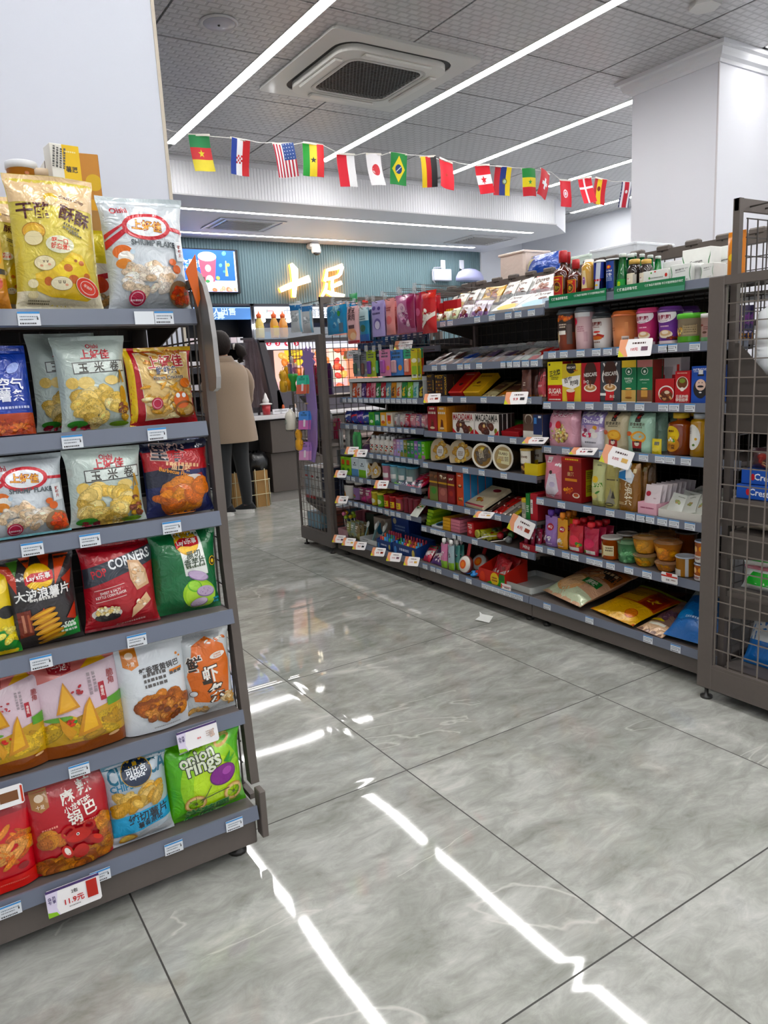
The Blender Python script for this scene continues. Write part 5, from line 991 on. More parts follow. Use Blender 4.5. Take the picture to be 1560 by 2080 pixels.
R('A3', 'box', 1219, 1260, 734, 'coffee_box', 'charcoal coffee box with a white arch', 'box', '#3b4046', [('O', 0, .62, .42, .44, .05, '#eceae6'), ('R', 0, .28, 1, .7, '#3b4046'), ('R', 0, .96, .07, .16, '#eceae6'), ('R', .3, .92, .07, .16, '#eceae6', -30), ('R', -.3, .92, .07, .16, '#eceae6', 30), *nes(0)[:2], ('P', [(-.24, .05), (-.22, .34), (.22, .34), (.18, .05)], '#c2242c'), *nes(0)[3:], T('办公', .12, .15, .26, '#efe6da'), ('R', -.35, .2, .3, .1, '#eceae6')], seed=34, behind=2)
sb = lambda c1, c2, t: [('B', .83, 1, c1), ('B', 0, .30, c2), ('E', 0, .74, .22, .20, '#0f5a3c'), ('O', 0, .74, .22, .20, .03, '#e6ede6'), ('E', 0, .73, .08, .08, '#e6ede6'), T(t, 0, .54, .62, '#d8e8dc'), ('L', 0, .46, .3, 1, '#8fc0a4', .04), ('E', 0, .12, .24, .06, '#8a5a2c'), ('R', 0, .22, .42, .36, '#c89a5c'), ('E', 0, .335, .21, .05, '#e0c08c'), ('B', 0, .03, '#eceae0')]
R('A3', 'box', 1262, 1292, 732, 'coffee_box', 'green coffee box with yellow top band', 'box', '#10734a', sb('#e2c15a', '#c9a86a', 'VANILLA\nLATTE'), seed=35, behind=2)
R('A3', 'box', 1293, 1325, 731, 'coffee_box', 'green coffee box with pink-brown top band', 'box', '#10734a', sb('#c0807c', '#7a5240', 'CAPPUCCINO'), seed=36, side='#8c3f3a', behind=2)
R('A3', 'box', 1330, 1369, 770, 'coffee_box', 'low red display box with brown liquid swirl', 'box', '#b41f24', [('O', .1, .4, .42, .36, .06, '#ece4dc'), ('E', .1, .3, .34, .26, '#6a3420'), ('C', .1, .25, .3, .15, 16, .1, ['#8a4a2c', '#c9986a', '#5c2c1a'], .6), ('E', .15, .45, .14, .08, '#e3cfb4')], seed=37, behind=0)
R('A3', 'box', 1333, 1382, 727, 'coffee_box', 'tall red and grey open display carton', 'box', '#c3c0c2', [('B', 0, .62, '#a81c24'), ('R', -.4, .75, .12, .5, '#a81c24'), ('R', .4, .75, .1, .3, '#b8342e'), ('P', [(-.1, .3), (.1, .3), (.2, .8), (-.2, .8)], '#9a989a')], seed=38, dx=.085, behind=0)
R('A3', 'box', 1370, 1401, 754, 'coffee_box', 'narrow red coffee box with a round dark cup', 'box', '#c0222a', [('E', 0, .62, .4, .4, '#e6dfd2'), ('E', 0, .64, .34, .33, '#6a3a20'), ('E', .0, .7, .2, .14, '#7a8a3a'), ('E', 0, .44, .14, .12, '#f0e8de'), T('日系咖啡\n特别招募', 0, .16, .84, '#f2e6dc'), ('L', 0, .92, .7, 1, '#e8b8a8', .06)], seed=39)
R('A3', 'box', 1403, 1436, 744, 'coffee_box', 'cobalt blue coffee box with a bearded face beside the end post', 'box', '#1f4fae', [T('大叔意式风味', .02, .91, .86, '#e8eef8'), ('L', -.1, .84, .5, 1, '#b8c8e8', .05), ('E', .1, .40, .46, .52, '#16161c'), ('E', .1, .50, .32, .32, '#e6c8b8'), ('E', .1, .20, .22, .12, '#16161c'), ('R', .1, .76, .4, .1, '#16161c'), ('R', .1, .84, .28, .24, '#ececec'), ('E', -.0, .56, .03, .03, '#111'), ('E', .2, .56, .03, .03, '#111'), ('E', .1, .46, .2, .06, '#16161c'), ('E', .1, .30, .09, .04, '#ececec')], seed=40)
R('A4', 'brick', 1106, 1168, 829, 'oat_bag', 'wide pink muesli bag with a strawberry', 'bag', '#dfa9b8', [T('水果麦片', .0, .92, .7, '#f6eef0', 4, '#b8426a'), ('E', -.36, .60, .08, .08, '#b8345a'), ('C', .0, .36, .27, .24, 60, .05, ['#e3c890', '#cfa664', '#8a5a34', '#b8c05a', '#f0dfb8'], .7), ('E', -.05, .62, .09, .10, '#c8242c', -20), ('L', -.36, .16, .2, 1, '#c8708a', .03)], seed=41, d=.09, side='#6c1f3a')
R('A4', 'brick', 1174, 1224, 830, 'oat_bag', 'lilac and white oat bag', 'bag', '#e3e0ea', [('B', .55, 1, '#8d7fb4'), ('E', 0, .55, .5, .12, '#c9a6c4'), T('Oatmeal', .05, .75, .62, '#f2eef6', -3), ('E', -.22, .50, .08, .07, '#8a3a5a'), ('E', .2, .58, .09, .07, '#d89a3c'), ('E', .1, .50, .12, .07, '#e8e4e0'), ('C', -.12, .38, .2, .06, 12, .06, ['#c8446a', '#e8dfe0', '#b8344a'], .7), ('E', .18, .38, .14, .1, '#f0ecea'), ('L', .05, .16, .5, 1, '#6a6a74', .05)], seed=42, d=.08)
def oat(c): return [('R', 0, .93, .22, .4, '#26201e'), ('E', 0, .93, .07, .09, '#c22a2a'), T('即食燕麦片', .0, .72, .6, '#4a4436'), ('L', 0, .63, .4, 1, '#6a624c', .04), ('E', -.32, .48, .11, .08, '#d8622c'), ('E', .05, .40, .3, .2, '#e3a03c'), ('E', .05, .42, .24, .12, c), ('R', .0, .18, .36, .30, '#a81c20'), ('E', .0, .23, .09, .08, '#e8d8c8'), ('E', 0, .28, .11, .03, '#262020'), ('R', .0, .07, .36, .12, '#26201e')]
R('A4', 'brick', 1221, 1270, 831, 'oat_bag', 'beige oat bag with a bowl picture', 'bag', '#c2b698', oat('#f0c060'), seed=43, d=.075)
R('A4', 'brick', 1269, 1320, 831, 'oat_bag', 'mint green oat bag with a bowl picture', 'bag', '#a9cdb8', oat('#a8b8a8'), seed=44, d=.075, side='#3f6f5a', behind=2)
R('A4', 'doy', 1321, 1341, 890, 'small_packet', 'small yellow packet in front of the honey bottle', 'packet', '#e3d04a', [('R', .1, .7, .5, .3, '#6a6a5a'), ('E', 0, .3, .3, .2, '#f0e070')], seed=45, d=.02, behind=0)
R('A4', 'bottle', 1344, 1390, 836, 'honey_bottle', 'amber honey bottle with yellow cap', 'bottle', '#8c3c16', [('E', -.08, .50, .28, .28, '#e8c42c'), ('E', -.08, .26, .29, .24, '#c88c44'), ('R', -.08, .38, .32, .24, '#d8b03c'), ('C', -.08, .36, .14, .06, 8, .05, ['#4a8a2c', '#f0ece0'], .7), T('蜂蜜', -.08, .21, .3, '#5a2c14'), ('L', -.08, .56, .2, 1, '#5a2c14', .06)], cap='#e3bb22', seed=46, shoulder=.72, neck=.34, caph=.13, capr=.62, behind=1)
R('A4', 'bottle', 1392, 1428, 838, 'honey_bottle', 'pale gold honey bottle with silver cap and white label', 'bottle', '#b98c3a', [('E', -.12, .46, .36, .55, '#ecebe4'), ('E', .06, .42, .06, .06, '#e0a82c'), ('L', -.25, .6, .3, 3, '#55534c', .06, -88), ('C', -.05, .28, .1, .04, 8, .04, ['#9aa84a', '#5c7a3a'], .7)], cap='#b8bec4', seed=47, shoulder=.8, neck=.6, caph=.12, capr=.7, behind=1)
R('A5', 'doy', 1093, 1140, 914, 'tea_bag', 'tall pink pouch with a figure in a white coat', 'bag', '#d98a9a', [('R', -.22, .90, .2, .2, '#efe6e8'), ('L', -.22, .90, .12, 2, '#b8506a', .04), ('C', .28, .78, .2, .05, 8, .06, ['#f0e4e8'], .8), ('P', [(-.15, .58), (.2, .60), (.35, .2), (.1, .04), (-.3, .1)], '#dcd4e0'), ('E', -.05, .62, .08, .07, '#3c2420'), ('E', .05, .34, .14, .1, '#c8bcd8'), ('L', .1, .08, .5, 1, '#a84a64', .03)], seed=51, d=.07)
R('A5', 'box', 1140, 1181, 930, 'ginger_tea_box', 'deep red ginger tea box', 'box', '#8c1a1c', [('B', .9, 1, '#a82a24'), ('L', .05, .94, .7, 1, '#e8c04a', .06), ('R', 0, .76, .16, .18, '#c89a3c'), T('姜茶', -.02, .63, .34, '#c9a07a'), ('R', 0, .50, .6, .10, '#d88a34'), ('C', -.1, .25, .28, .12, 20, .07, ['#d8742c', '#e8a04a', '#b84a1f'], .6), ('E', .26, .16, .18, .1, '#efe2d0'), ('E', .26, .17, .13, .07, '#b8502a')], d=.10, sspec=[('R', .1, .6, .6, .5, '#b8b03a'), ('R', .1, .3, .6, .7, '#b8b03a'), ('L', .1, .65, .5, 4, '#4a2c14', .05), ('L', .1, .35, .5, 4, '#4a2c14', .05)], seed=52)
R('A5', 'doy', 1196, 1224, 922, 'lemon_slice_bag', 'slim pale green lemon slice bag', 'bag', '#c8cc98', [('E', -.1, .58, .22, .2, '#e8c22c'), ('R', 0, .46, .8, .22, '#5a8a3c', 8), T('柠片', 0, .46, .6, '#f0eec8', 8), ('E', .1, .3, .2, .06, '#3f7a34', 30), ('E', -.15, .22, .26, .16, '#e2d48c'), ('B', 0, .12, '#a8a86a'), ('L', .1, .88, .3, 1, '#55604a', .06)], seed=53, d=.05)
R('A5', 'brick', 1225, 1254, 937, 'tea_bag', 'khaki tea bag with a dark triangle', 'bag', '#a8a064', [('E', .2, .9, .14, .06, '#e6e4d0'), ('R', .1, .62, .7, .06, '#4a4430'), ('P', [(-.3, .1), (.35, .1), (.02, .45)], '#8c8878'), ('P', [(.05, .22), (.35, .22), (.2, .40)], '#34302a'), ('O', -.05, .08, .3, .1, .05, '#2c2a24')], seed=54, d=.06)
R('A5', 'brick', 1253, 1292, 940, 'tea_bag', 'golden brown cold brew tea bag with large white characters', 'bag', '#8a5c20', [T('冷\n泡\n茶', .1, .42, .40, '#ede4cc', 0, None, 1.1), ('R', -.3, .85, .14, .18, '#d8c8a0'), ('R', .36, .85, .14, .18, '#d8c8a0'), ('L', -.35, .5, .3, 1, '#c8a870', .05, -88), ('L', -.25, .16, .3, 2, '#d8c090', .04)], seed=55, d=.06)
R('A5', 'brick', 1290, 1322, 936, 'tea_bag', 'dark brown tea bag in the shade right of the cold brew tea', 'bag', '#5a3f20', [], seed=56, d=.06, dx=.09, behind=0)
mb = MB(); mb.prism([(-.035, 0), (.03, -.008), (.038, .03), (.012, .05), (.018, .075), (.0, .088), (-.016, .07), (-.010, .05), (-.042, .03)], -.001, .001, hx('#d5dfe8'), 'gloss', ax=1); deco(mb, [('P', [(-.5, .0), (.0, .0), (-.1, .5), (-.5, .3)], '#2f7ab8'), ('E', .02, .82, .10, .10, '#d8b8a4'), ('P', [(-.1, .60), (.25, .60), (.35, .2), (-.05, .1)], '#f0f2f4')], .08, .085, lambda x, z, e: (x, -.001-e, z), .2)
X, z, ya, yb, _h = span('A5', 1256, 1294); zt_ = Zat(975, X, (ya+yb)/2); o = mb.build('product_topper', loc=(X-.006, (ya+yb)/2+.004, zt_)); o.rotation_euler = (0, .15, RZ); tag(o, 'small cut-out card of a person in white and blue on the cold brew tea', 'card')
R('A5', 'tray', 1295, 1334, 1022, 'tea_display_tray', 'pink display tray holding rose tea sachets', 'tray', '#e6b6c4', [('L', 0, .5, .7, 1, '#8a2c4a', .06)], d=.26, behind=0)
X, z, ya, yb, h = span('A5', 1298, 1332, .02, 985)
for k in range(8):
    mb = bag((yb-ya)*.95, h-.01, .012, 'doy', '#e8dfe2', [('E', -.25, .66, .16, .14, '#b8344a'), T('花果茶' if k == 0 else '茶', .2, .5, .18, '#8a5a64'), ('C', .1, .12, .35, .08, 10, .08, ['#d88aa4', '#e8b4c4'], .7), ('E', -.3, .2, .15, .1, '#d8a0b0')], k, 'film', fine=.6, L=.02)
    o = place(mb, 'tea_sachet', 'white and pink tea sachet, %s in the row inside the pink tray' % ('foremost', 'second', 'third', 'fourth', 'fifth', 'sixth', 'seventh', 'rearmost')[k], 'sachet', (X+.022+k*.029, (ya+yb)/2-.002*k, z+.005), (math.radians(-12), 0, RZ), 'rose tea sachets in the pink tray')
R('A5', 'tray', 1336, 1426, 1040, 'tea_display_tray', 'cream cardboard tray of loose sachets next to the end post', 'tray', '#dad7cf', [], d=.28, behind=0, back=.06)
X, z, ya, yb, h = span('A5', 1336, 1426, .02, 1040); rnd = random.Random(4)
for k in range(9):
    mb = bag(.075, .085, .012, 'pillow', '#dfe2da', [('C', .0, .5, .12, .1, 5, .1, ['#a8b878', '#c8a878'], .7), ('L', .1, .8, .4, 1, '#8a9080', .05)], k, 'film', fine=.5, L=.03)
    yy = ya+.05+(yb-ya-.1)*((k % 3)/2); o = place(mb, 'tea_sachet', 'pale sachet leaning in the cream tray', 'sachet', (X+.045+.075*(k//3), yy+rnd.uniform(-.012, .012), z+.006), (math.radians(-38), rnd.uniform(-.3, .3), RZ+rnd.uniform(-.3, .3)), 'pale sachets in the cream cardboard tray')
def mq(c): return [('E', .1, .66, .26, .22, '#b81f34'), T('MQ', .1, .66, .34, '#f2eef0'), ('C', -.1, .25, .3, .2, 20, .1, [c, '#ece4ea'], .8), ('L', 0, .08, .5, 1, '#f0e8f0', .05)]
R('A6', 'pouch', 1102, 1127, 1036, 'juice_pouch', 'purple juice pouch with violet cap', 'pouch', '#9a7ab8', mq('#7a4a9a'), cap='#5a2f9a', seed=61, behind=2)
R('A6', 'pouch', 1128, 1149, 1042, 'juice_pouch', 'orange and yellow juice pouch with orange cap', 'pouch', '#e0a03a', mq('#f0c86a'), cap='#e8871c', seed=62, behind=2)
R('A6', 'pouch', 1150, 1179, 1056, 'jelly_pouch', 'red jelly pouch with red cap, left of two,', 'pouch', '#c21f34', [('E', 0, .45, .36, .26, '#e85a6a'), ('R', 0, .12, .7, .2, '#eceae4'), ('C', .3, .3, .1, .1, 5, .1, ['#4a9a34', '#e8a03a'], .8)], cap='#d8202c', seed=63, behind=2)
R('A6', 'pouch', 1180, 1210, 1062, 'jelly_pouch', 'crimson jelly pouch with red cap, right of two,', 'pouch', '#b51f44', [('E', 0, .45, .36, .26, '#d84a6a'), ('R', .1, .12, .6, .2, '#eceae4'), ('C', -.3, .15, .1, .06, 5, .1, ['#4a9a34', '#c8204a'], .8)], cap='#d8202c', seed=64, behind=2)
R('A6', 'tub', 1211, 1246, 1093, 'fruit_jar', 'plastic jar of orange preserve with cream label', 'jar', '#b8521f', [('E', -.32, .42, .28, .34, '#e6d6a8'), ('R', .1, .45, .5, .42, '#dccfa6'), ('E', -.32, .42, .2, .24, '#c9a05c'), ('L', .15, .55, .3, 2, '#5a4a34', .06)], lid='#cfcac4', lidh=.008, seed=65, mat='liquid')
R('A6', 'cup', 1242, 1280, 1100, 'jelly_cup', 'green nata jelly cup with clear film lid', 'cup', '#4f8a5a', [('C', 0, .4, .42, .3, 26, .09, ['#6fae78', '#3f7a4c', '#8cc494'], .8)], lid='#a8c89a', lidh=.012, taper=.8, seed=66, lidmat='clear', behind=0)
def jel(x0, x1, yt, z0, c, lb, sd, dx=.012): return R('A6', 'cup', x0, x1, yt, 'jelly_cup', lb, 'cup', c, [('C', 0, .4, .4, .2, 10, .18, [c, '#e8a84a', '#d88434'], .6)], lid='#d8b088', lidh=.010, taper=.66, seed=sd, lidmat='clear', behind=0, z0=z0, dx=dx)
za = SA['A6'][1]
o = jel(1273, 1316, 1127, None, '#b89a4a', 'yellow peach jelly cup, lower of the left stack,', 67)
zt_ = za+.012+Zat(1127, .43, .17)-za
jel(1271, 1316, 1091, zt_-.006, '#cf9230', 'yellow peach jelly cup, upper of the left stack,', 68)
jel(1316, 1362, 1142, None, '#c98a58', 'peach-coloured jelly cup, lower of the middle stack,', 69)
zt2 = Zat(1142, .42, .07)+.006
jel(1312, 1364, 1101, zt2, '#c8781f', 'orange jelly cup, upper of the middle stack,', 70)
jel(1300, 1356, 1083, None, '#a8702c', 'orange jelly cup standing behind the two stacks', 71, dx=.15)
R('A6', 'tub', 1360, 1400, 1082, 'fruit_jar', 'tall brown preserve jar behind the fruit cans', 'jar', '#7a3a14', [], lid='#3a3a3c', lidh=.008, seed=72, mat='liquid', dx=.13, behind=0)
R('A6', 'tub', 1361, 1398, 1132, 'fruit_can', 'clear fruit can with pale grey lid', 'can', '#c8883a', [('R', .3, .5, .14, 1.2, '#c9ccce'), ('R', -.2, .2, .5, .3, '#d8d4cc')], lid='#aeb6c0', lidh=.006, seed=73, behind=0, mat='liquid')
pc = [('B', 0, .34, '#e6e2dc'), ('E', -.2, .66, .12, .16, '#f0c48a'), ('E', .15, .7, .14, .14, '#f0a03a'), T('黄桃罐头', .0, .20, .6, '#8a2c1a')]
R('A6', 'tub', 1401, 1432, 1147, 'fruit_can', 'orange peach can, lower of two beside the end post,', 'can', '#d8702a', pc, lid='#aab4c4', lidh=.005, seed=74, behind=0)
R('A6', 'tub', 1402, 1434, 1101, 'fruit_can', 'orange peach can, upper of two beside the end post,', 'can', '#d8702a', pc, lid='#aab4c4', lidh=.005, seed=75, behind=0, z0=Zat(1147, .44, -.17)+.001)
promo((.372, Yat(1366, .39, .40), .385), .075, .042, (math.radians(4), 0, RZ), 'small white sign with a red cap shape in front of the fruit cans', [('B', .6, .75, '#c8342a'), T('热销', -.1, .3, .22, '#4a2c2c'), ('L', .25, .3, .3, 1, '#8a6a60', .06), ('E', .0, .9, .2, .12, '#d82a24')])
flat('A7', 1082, 1190, 0, .34, .095, 'bread_bag', 'large clear bag of sliced bread with pale green end', 'bread', '#c9a184', [('B', 0, .22, '#c3cdae'), ('E', -.1, .30, .30, .22, '#d9a878'), ('E', -.1, .30, .25, .17, '#e3bd94'), ('R', .25, .42, .34, .13, '#2c7a3c', 4), T('原味', .25, .42, .22, '#f0f0e0', 4), T('手撕面包', -.22, .62, .5, '#f0e4dc', 30, '#7a2420'), ('B', .55, .9, '#a86a44'), ('R', .3, .68, .34, .2, '#2c2422', 10), ('L', .3, .69, .26, 1, '#e8d0a8', .06, 10), ('C', .1, .62, .2, .08, 14, .12, ['#b9784c', '#d09a6c', '#e0b890'], .3)], 81, 16, yaw=-12, dx=.035, full='large clear bag of bread lying at the left of the bottom shelf, near section')
flat('A7', 1190, 1296, 0, .30, .06, 'noodle_pack', 'yellow noodle pack with a red panel', 'noodles', '#dca61c', [('B', 0, .04, '#b8321a'), ('E', .28, .18, .12, .10, '#d8741c'), ('O', .28, .18, .12, .10, .015, '#b8521a'), ('P', [(-.5, .42), (.5, .42), (.5, .96), (-.5, .96)], '#b8431c'), ('P', [(-.46, .44), (.1, .44), (.1, .86), (-.46, .86)], '#d09a24'), ('P', [(.16, .44), (.46, .44), (.46, .80), (.16, .80)], '#8c1f16'), ('C', .3, .6, .1, .08, 8, .05, ['#d8a84a'], .3), ('B', .93, 1, '#a8b82c'), ('L', -.2, .7, .4, 3, '#8a6a14', .03)], 82, 12, yaw=-10, dx=.03, full='yellow and red noodle pack lying in the middle of the bottom shelf, near section')
flat('A7', 1288, 1350, 0, .26, .04, 'dried_food_bag', 'clear bag of dried purple-brown food', 'bag', '#8c6f62', [('B', 0, .25, '#c9a888'), ('C', 0, .5, .4, .25, 40, .08, ['#6a4a5c', '#8a6a7a', '#5a3a48'], .8), ('R', 0, .2, .6, .1, '#ece8d8', 6), ('E', -.2, .3, .3, .05, '#d8c03a')], 83, 16, yaw=-10, full='clear bag of brown dried food between the noodles and the blue bag')
flat('A7', 1348, 1440, 0, .30, .11, 'snack_bag', 'large blue bag', 'bag', '#1f66b0', [('C', .2, .45, .15, .08, 9, .07, ['#e8dcc0'], .8), ('B', .7, 1, '#b0b4b0'), ('E', -.2, .3, .2, .12, '#3f8ad0'), ('L', .1, .25, .5, 1, '#c8dcf0', .05)], 84, 30, yaw=4, dx=.02, full='large glossy blue bag at the right end of the bottom shelf, near section')
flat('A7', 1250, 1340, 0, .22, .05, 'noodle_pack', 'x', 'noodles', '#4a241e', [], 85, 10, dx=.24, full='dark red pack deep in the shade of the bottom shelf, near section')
for k, (a_, b_) in enumerate(((1480, 1497), (1499, 1519))):
    R('A2', 'doy', a_, b_, 618, 'drink_pouch', 'x', 'packet', '#3a3558', [('B', 0, .2, '#d8922c'), ('P', [(-.1, .3), (.5, .4), (.5, .8), (.1, .7)], '#6a3a7a'), T('饮品', -.2, .68, .3, '#e8e4f0'), ('E', .2, .22, .25, .12, '#c8c0d8')], behind=1, full='dark violet pouch with orange base seen through the near mesh, '+('left', 'right')[k]+' of two')
X0_, z_ = SA['M1']
mb = MB(); y0, y1 = YB[1]+.02, YB[2]-.02
mb.box(X0_+.17, X0_+.33, y0, y1, .0+z_+.075, z_+.079, hx('#dfe5ea'), 'clear'); mb.box(X0_+.17, X0_+.174, y0, y1, z_, z_+.11, hx('#dfe5ea'), 'clear')
for k in range(6):
    yy = y0+(y1-y0-.003)*k/5; mb.box(X0_+.004, X0_+.33, yy, yy+.003, z_, z_+.05, hx('#dfe5ea'), 'clear')
o = mb.build('display_riser', origin=(X0_+.2, (y0+y1)/2, z_)); tag(o, 'clear stepped riser with dividers on the top shelf, middle section', 'display stand')
dv = lambda c: [('B', 0, .3, c), T('Dove', 0, .66, .62, '#5a3a2c', 6), ('C', .1, .35, .2, .12, 5, .16, ['#6a3420', '#8a4a2c'], .5), ('P', [(-.5, .9), (.5, .98), (.5, 1), (-.5, 1)], c)]
fr = [(857, 868, '#d8d2c8', '#a8322c', 'cream and red'), (869, 888, '#d9d6c6', '#b8a45a', 'cream and gold'), (889, 905, '#dfe2c0', '#9aa86a', 'pale lemon'), (906, 922, '#cfd8b8', '#a8b88a', 'pale green'), (923, 946, '#e6e2e6', '#6a2a5a', 'white and plum'), (947, 974, '#e0d8e4', '#8a6a9a', 'white and lilac')]
for i, (a, b, c1, c2, nm) in enumerate(fr):
    R('M1', 'pillow', a, b, 664-int((a-857)*.42)-24, 'chocolate_bag', nm+' chocolate bag leaning back', 'sweets', c1, dv(c2), lean=32, d=.03, behind=1, gap=.008, seed=100+i)
for a, b, c2, nm in ((996, 1043, '#e8c070', 'yellow'), (1044, 1106, '#a8c8e0', 'pale blue')):
    o = flat('M1', a, b, 0, .17, .022, 'chocolate_box', 'white chocolate box with a %s swirl' % nm, 'sweets', '#e9e9e8', [('E', .1, .2, .45, .2, c2), ('E', .1, .5, .14, .07, '#6a2c1c'), T('Dove', -.1, .82, .5, '#6a5a52')], 110, 26, kind='box', dx=.02)
    o = flat('M1', a, b, 0, .16, .02, 'chocolate_box', 'x', 'sweets', '#e4e4e4', [], 111, 20, kind='box', dx=.03, z0=z_-.0, full='white chocolate box under the one with the %s swirl' % nm)
    o.location.x += .012; o.location.z = z_+.001; o.rotation_euler = (math.radians(-90), 0, RZ); o.location.z = z_+.011
bk = [(882, 912, '#e2ddd8', '#8a2f22', 'cream and brown'), (915, 935, '#e0dccf', '#c8b04a', 'cream'), (936, 956, '#d8d8d4', '#5a4a3c', 'silver'), (965, 1008, '#c79a3a', '#e6c88a', 'golden yellow'), (1009, 1034, '#d8d4cc', '#3f4a44', 'white and dark green'), (1035, 1060, '#dadad6', '#4a3a34', 'white and black'), (1064, 1110, '#e3dfdc', '#8a2a22', 'white and red-brown')]
for i, (a, b, c1, c2, nm) in enumerate(bk):
    R('M1', 'pillow', a, b, 594-int((a-880)*.27), 'chocolate_bag', nm+' chocolate bag on the clear riser', 'sweets', c1, dv(c2), lean=36, d=.035, behind=1, gap=.0, seed=120+i, dx=.185, z0=z_+.08)
for k, (a, b) in enumerate(((880, 900), (901, 930))):
    R('M1', 'box', a, b, 616-k*6, 'chocolate_box', 'small red chocolate box, %s of two under the riser' % ('left', 'right')[k], 'sweets', '#b01c20', [('L', 0, .5, .6, 1, '#e8c04a', .1)], d=.03, dx=.10, behind=0)
mb = MB(); x2, z2 = SA['M2']; mb.box(x2+.17, x2+.32, y0, y1, z2+.07, z2+.074, hx('#b8c0c8'), 'clear'); mb.box(x2+.17, x2+.173, y0, y1, z2, z2+.09, hx('#b8c0c8'), 'clear'); mb.box(x2+.003, x2+.006, y0, y1, z2, z2+.028, hx('#b8c0c8'), 'clear')
o = mb.build('display_riser', origin=(x2+.2, (y0+y1)/2, z2)); tag(o, 'clear riser on the second shelf of the middle section', 'display stand')
cs = [('#6a4038', 'brown'), ('#5a342e', 'dark brown'), ('#4a2c2a', 'cocoa'), ('#2c4aa8', 'blue'), ('#33509a', 'mid blue'), ('#3c3838', 'charcoal'), ('#5c4a6a', 'dusky purple'), ('#c8c0cc', 'white and purple'), ('#54405e', 'aubergine'), ('#463a3c', 'dark grey'), ('#d8ccc8', 'white and rose'), ('#c9d4c8', 'white and green'), ('#d2302c', 'red and white'), ('#c8282c', 'scarlet and white')]
for i, (c_, nm) in enumerate(cs):
    a = 866+i*17; r_ = random.Random(i)
    flat('M2', a, a+15.5, 0, .155, .016, 'chocolate_bar', nm+' chocolate bar, front tier', 'sweets', c_, gp('#8a5a3c' if i < 11 else '#e8e4e0', '#c8b8a8', i, '#d8ccc0'), 130+i, 22+r_.uniform(-4, 4), dx=.014, yaw=r_.uniform(-8, 8))
for i in range(12):
    a = 874+i*19; c_ = ['#8a8078', '#4a4440', '#3c3a3a', '#55504a', '#7a3a5c', '#3f4a8a', '#6a5a54', '#a8b0a4', '#c2ccc6', '#b8c4c2', '#8a3c34', '#d0d4d0'][i]
    R('M2', 'pillow', a, a+17, 716-int(i*2.2), 'chocolate_bar', 'chocolate bar, number %d' % i, 'sweets', c_, gp('#c8c0b8', '#6a4a3a', i+40), lean=42, d=.018, behind=1, gap=.002, dx=.19, z0=z2+.075,
      full=['grey-brown', 'black', 'near-black', 'dark taupe', 'plum', 'navy', 'taupe', 'grey-green', 'pale mint', 'pale grey', 'rust', 'off-white'][i]+' bar on the clear riser, second shelf, middle section')
def moc(c): return [('R', .40, .5, .18, 2.2, '#1c1614'), T('MOCDAY', .40, .5, .9, c, 90), T('每日黑巧', -.1, .9, .7, c), *[('R', -.32+.2*i, .22+.15*j, .13, .10, ('#b8842c', '#8a5a24', '#6a3a1c')[(i+j) % 3]) for i in range(3) for j in range(4)]]
for k, (a, b) in enumerate(((858, 882), (883, 908))):
    R('M3', 'box', a, b, 760+k, 'chocolate_box', 'black and gold chocolate box, %s of two,' % ('left', 'right')[k], 'sweets', '#2a1c18', moc('#d8a83c'), d=.05, seed=140, side='#2a1a14')
flat('M3', 912, 940, 0, .17, .03, 'chocolate_box', 'red chocolate box with an orange side, leaning back', 'sweets', '#c2241f', [('R', .42, .5, .14, 2.5, '#d8622c'), ('E', -.05, .4, .14, .1, '#3c1c18'), ('L', 0, .85, .6, 1, '#e8b8a0', .08)], 141, 38, kind='box', dx=.02)
flat('M3', 942, 975, 0, .17, .03, 'chocolate_box', 'golden yellow chocolate box leaning back', 'sweets', '#d8a828', [('E', -.1, .5, .12, .08, '#6a3a1c'), ('L', 0, .8, .7, 1, '#6a4a14', .08), ('L', 0, .3, .5, 1, '#8a6a1c', .06)], 142, 34, kind='box', dx=.02)
for k, (a, b) in enumerate(((978, 1006), (1007, 1044))):
    flat('M3', a, b, 0, .18, .025, 'chocolate_bag', 'olive and brown snack bag lying flat, %s of two,' % ('left', 'right')[k], 'sweets', '#8a7a54', [('B', 0, .22, ('#cfc49a', '#c8762c')[k]), ('R', 0, .5, .8, .6, '#4a2c22'), ('L', 0, .55, .5, 1, '#c8b088', .1)], 143+k, 24, dx=.015)
R('M3', 'doy', 1055, 1074, 750, 'chocolate_bag', 'slim standing brown bag', 'sweets', '#6a443c', [('B', 0, .3, '#8a5a4c'), ('L', 0, .5, .2, 2, '#d8c8b8', .1), ('B', 0, .06, '#c8762c')], d=.04, seed=145, behind=1)
R('M3', 'doy', 1089, 1108, 745, 'chocolate_bag', 'rose and brown standing bag', 'sweets', '#b8545c', [('B', .55, 1, '#4a2824'), ('L', 0, .4, .6, 2, '#e8c8c8', .07), ('B', 0, .08, '#d8b48a')], d=.04, seed=146, behind=0)
hk = lambda c: [('L', 0, .88, .5, 1, '#f0e6d4', .12), ('L', 0, .70, .8, 1, '#f0e6d4', .15), ('P', [(-.2, .08), (.2, .08), (.12, .45), (-.08, .5)], '#5a2418'), ('E', 0, .14, .26, .08, '#e0c8a8'), ('E', .02, .42, .1, .08, '#7a3a20')]
R('M4', 'box', 869, 888, 826, 'biscuit_box', 'narrow dark red biscuit box', 'biscuits', '#9c1f2a', hk(0), d=.05, seed=150)
R('M4', 'box', 889, 907, 826, 'biscuit_box', 'narrow amber biscuit box', 'biscuits', '#e39a1c', hk(0), d=.07, seed=151, side='#c87a14', behind=2)
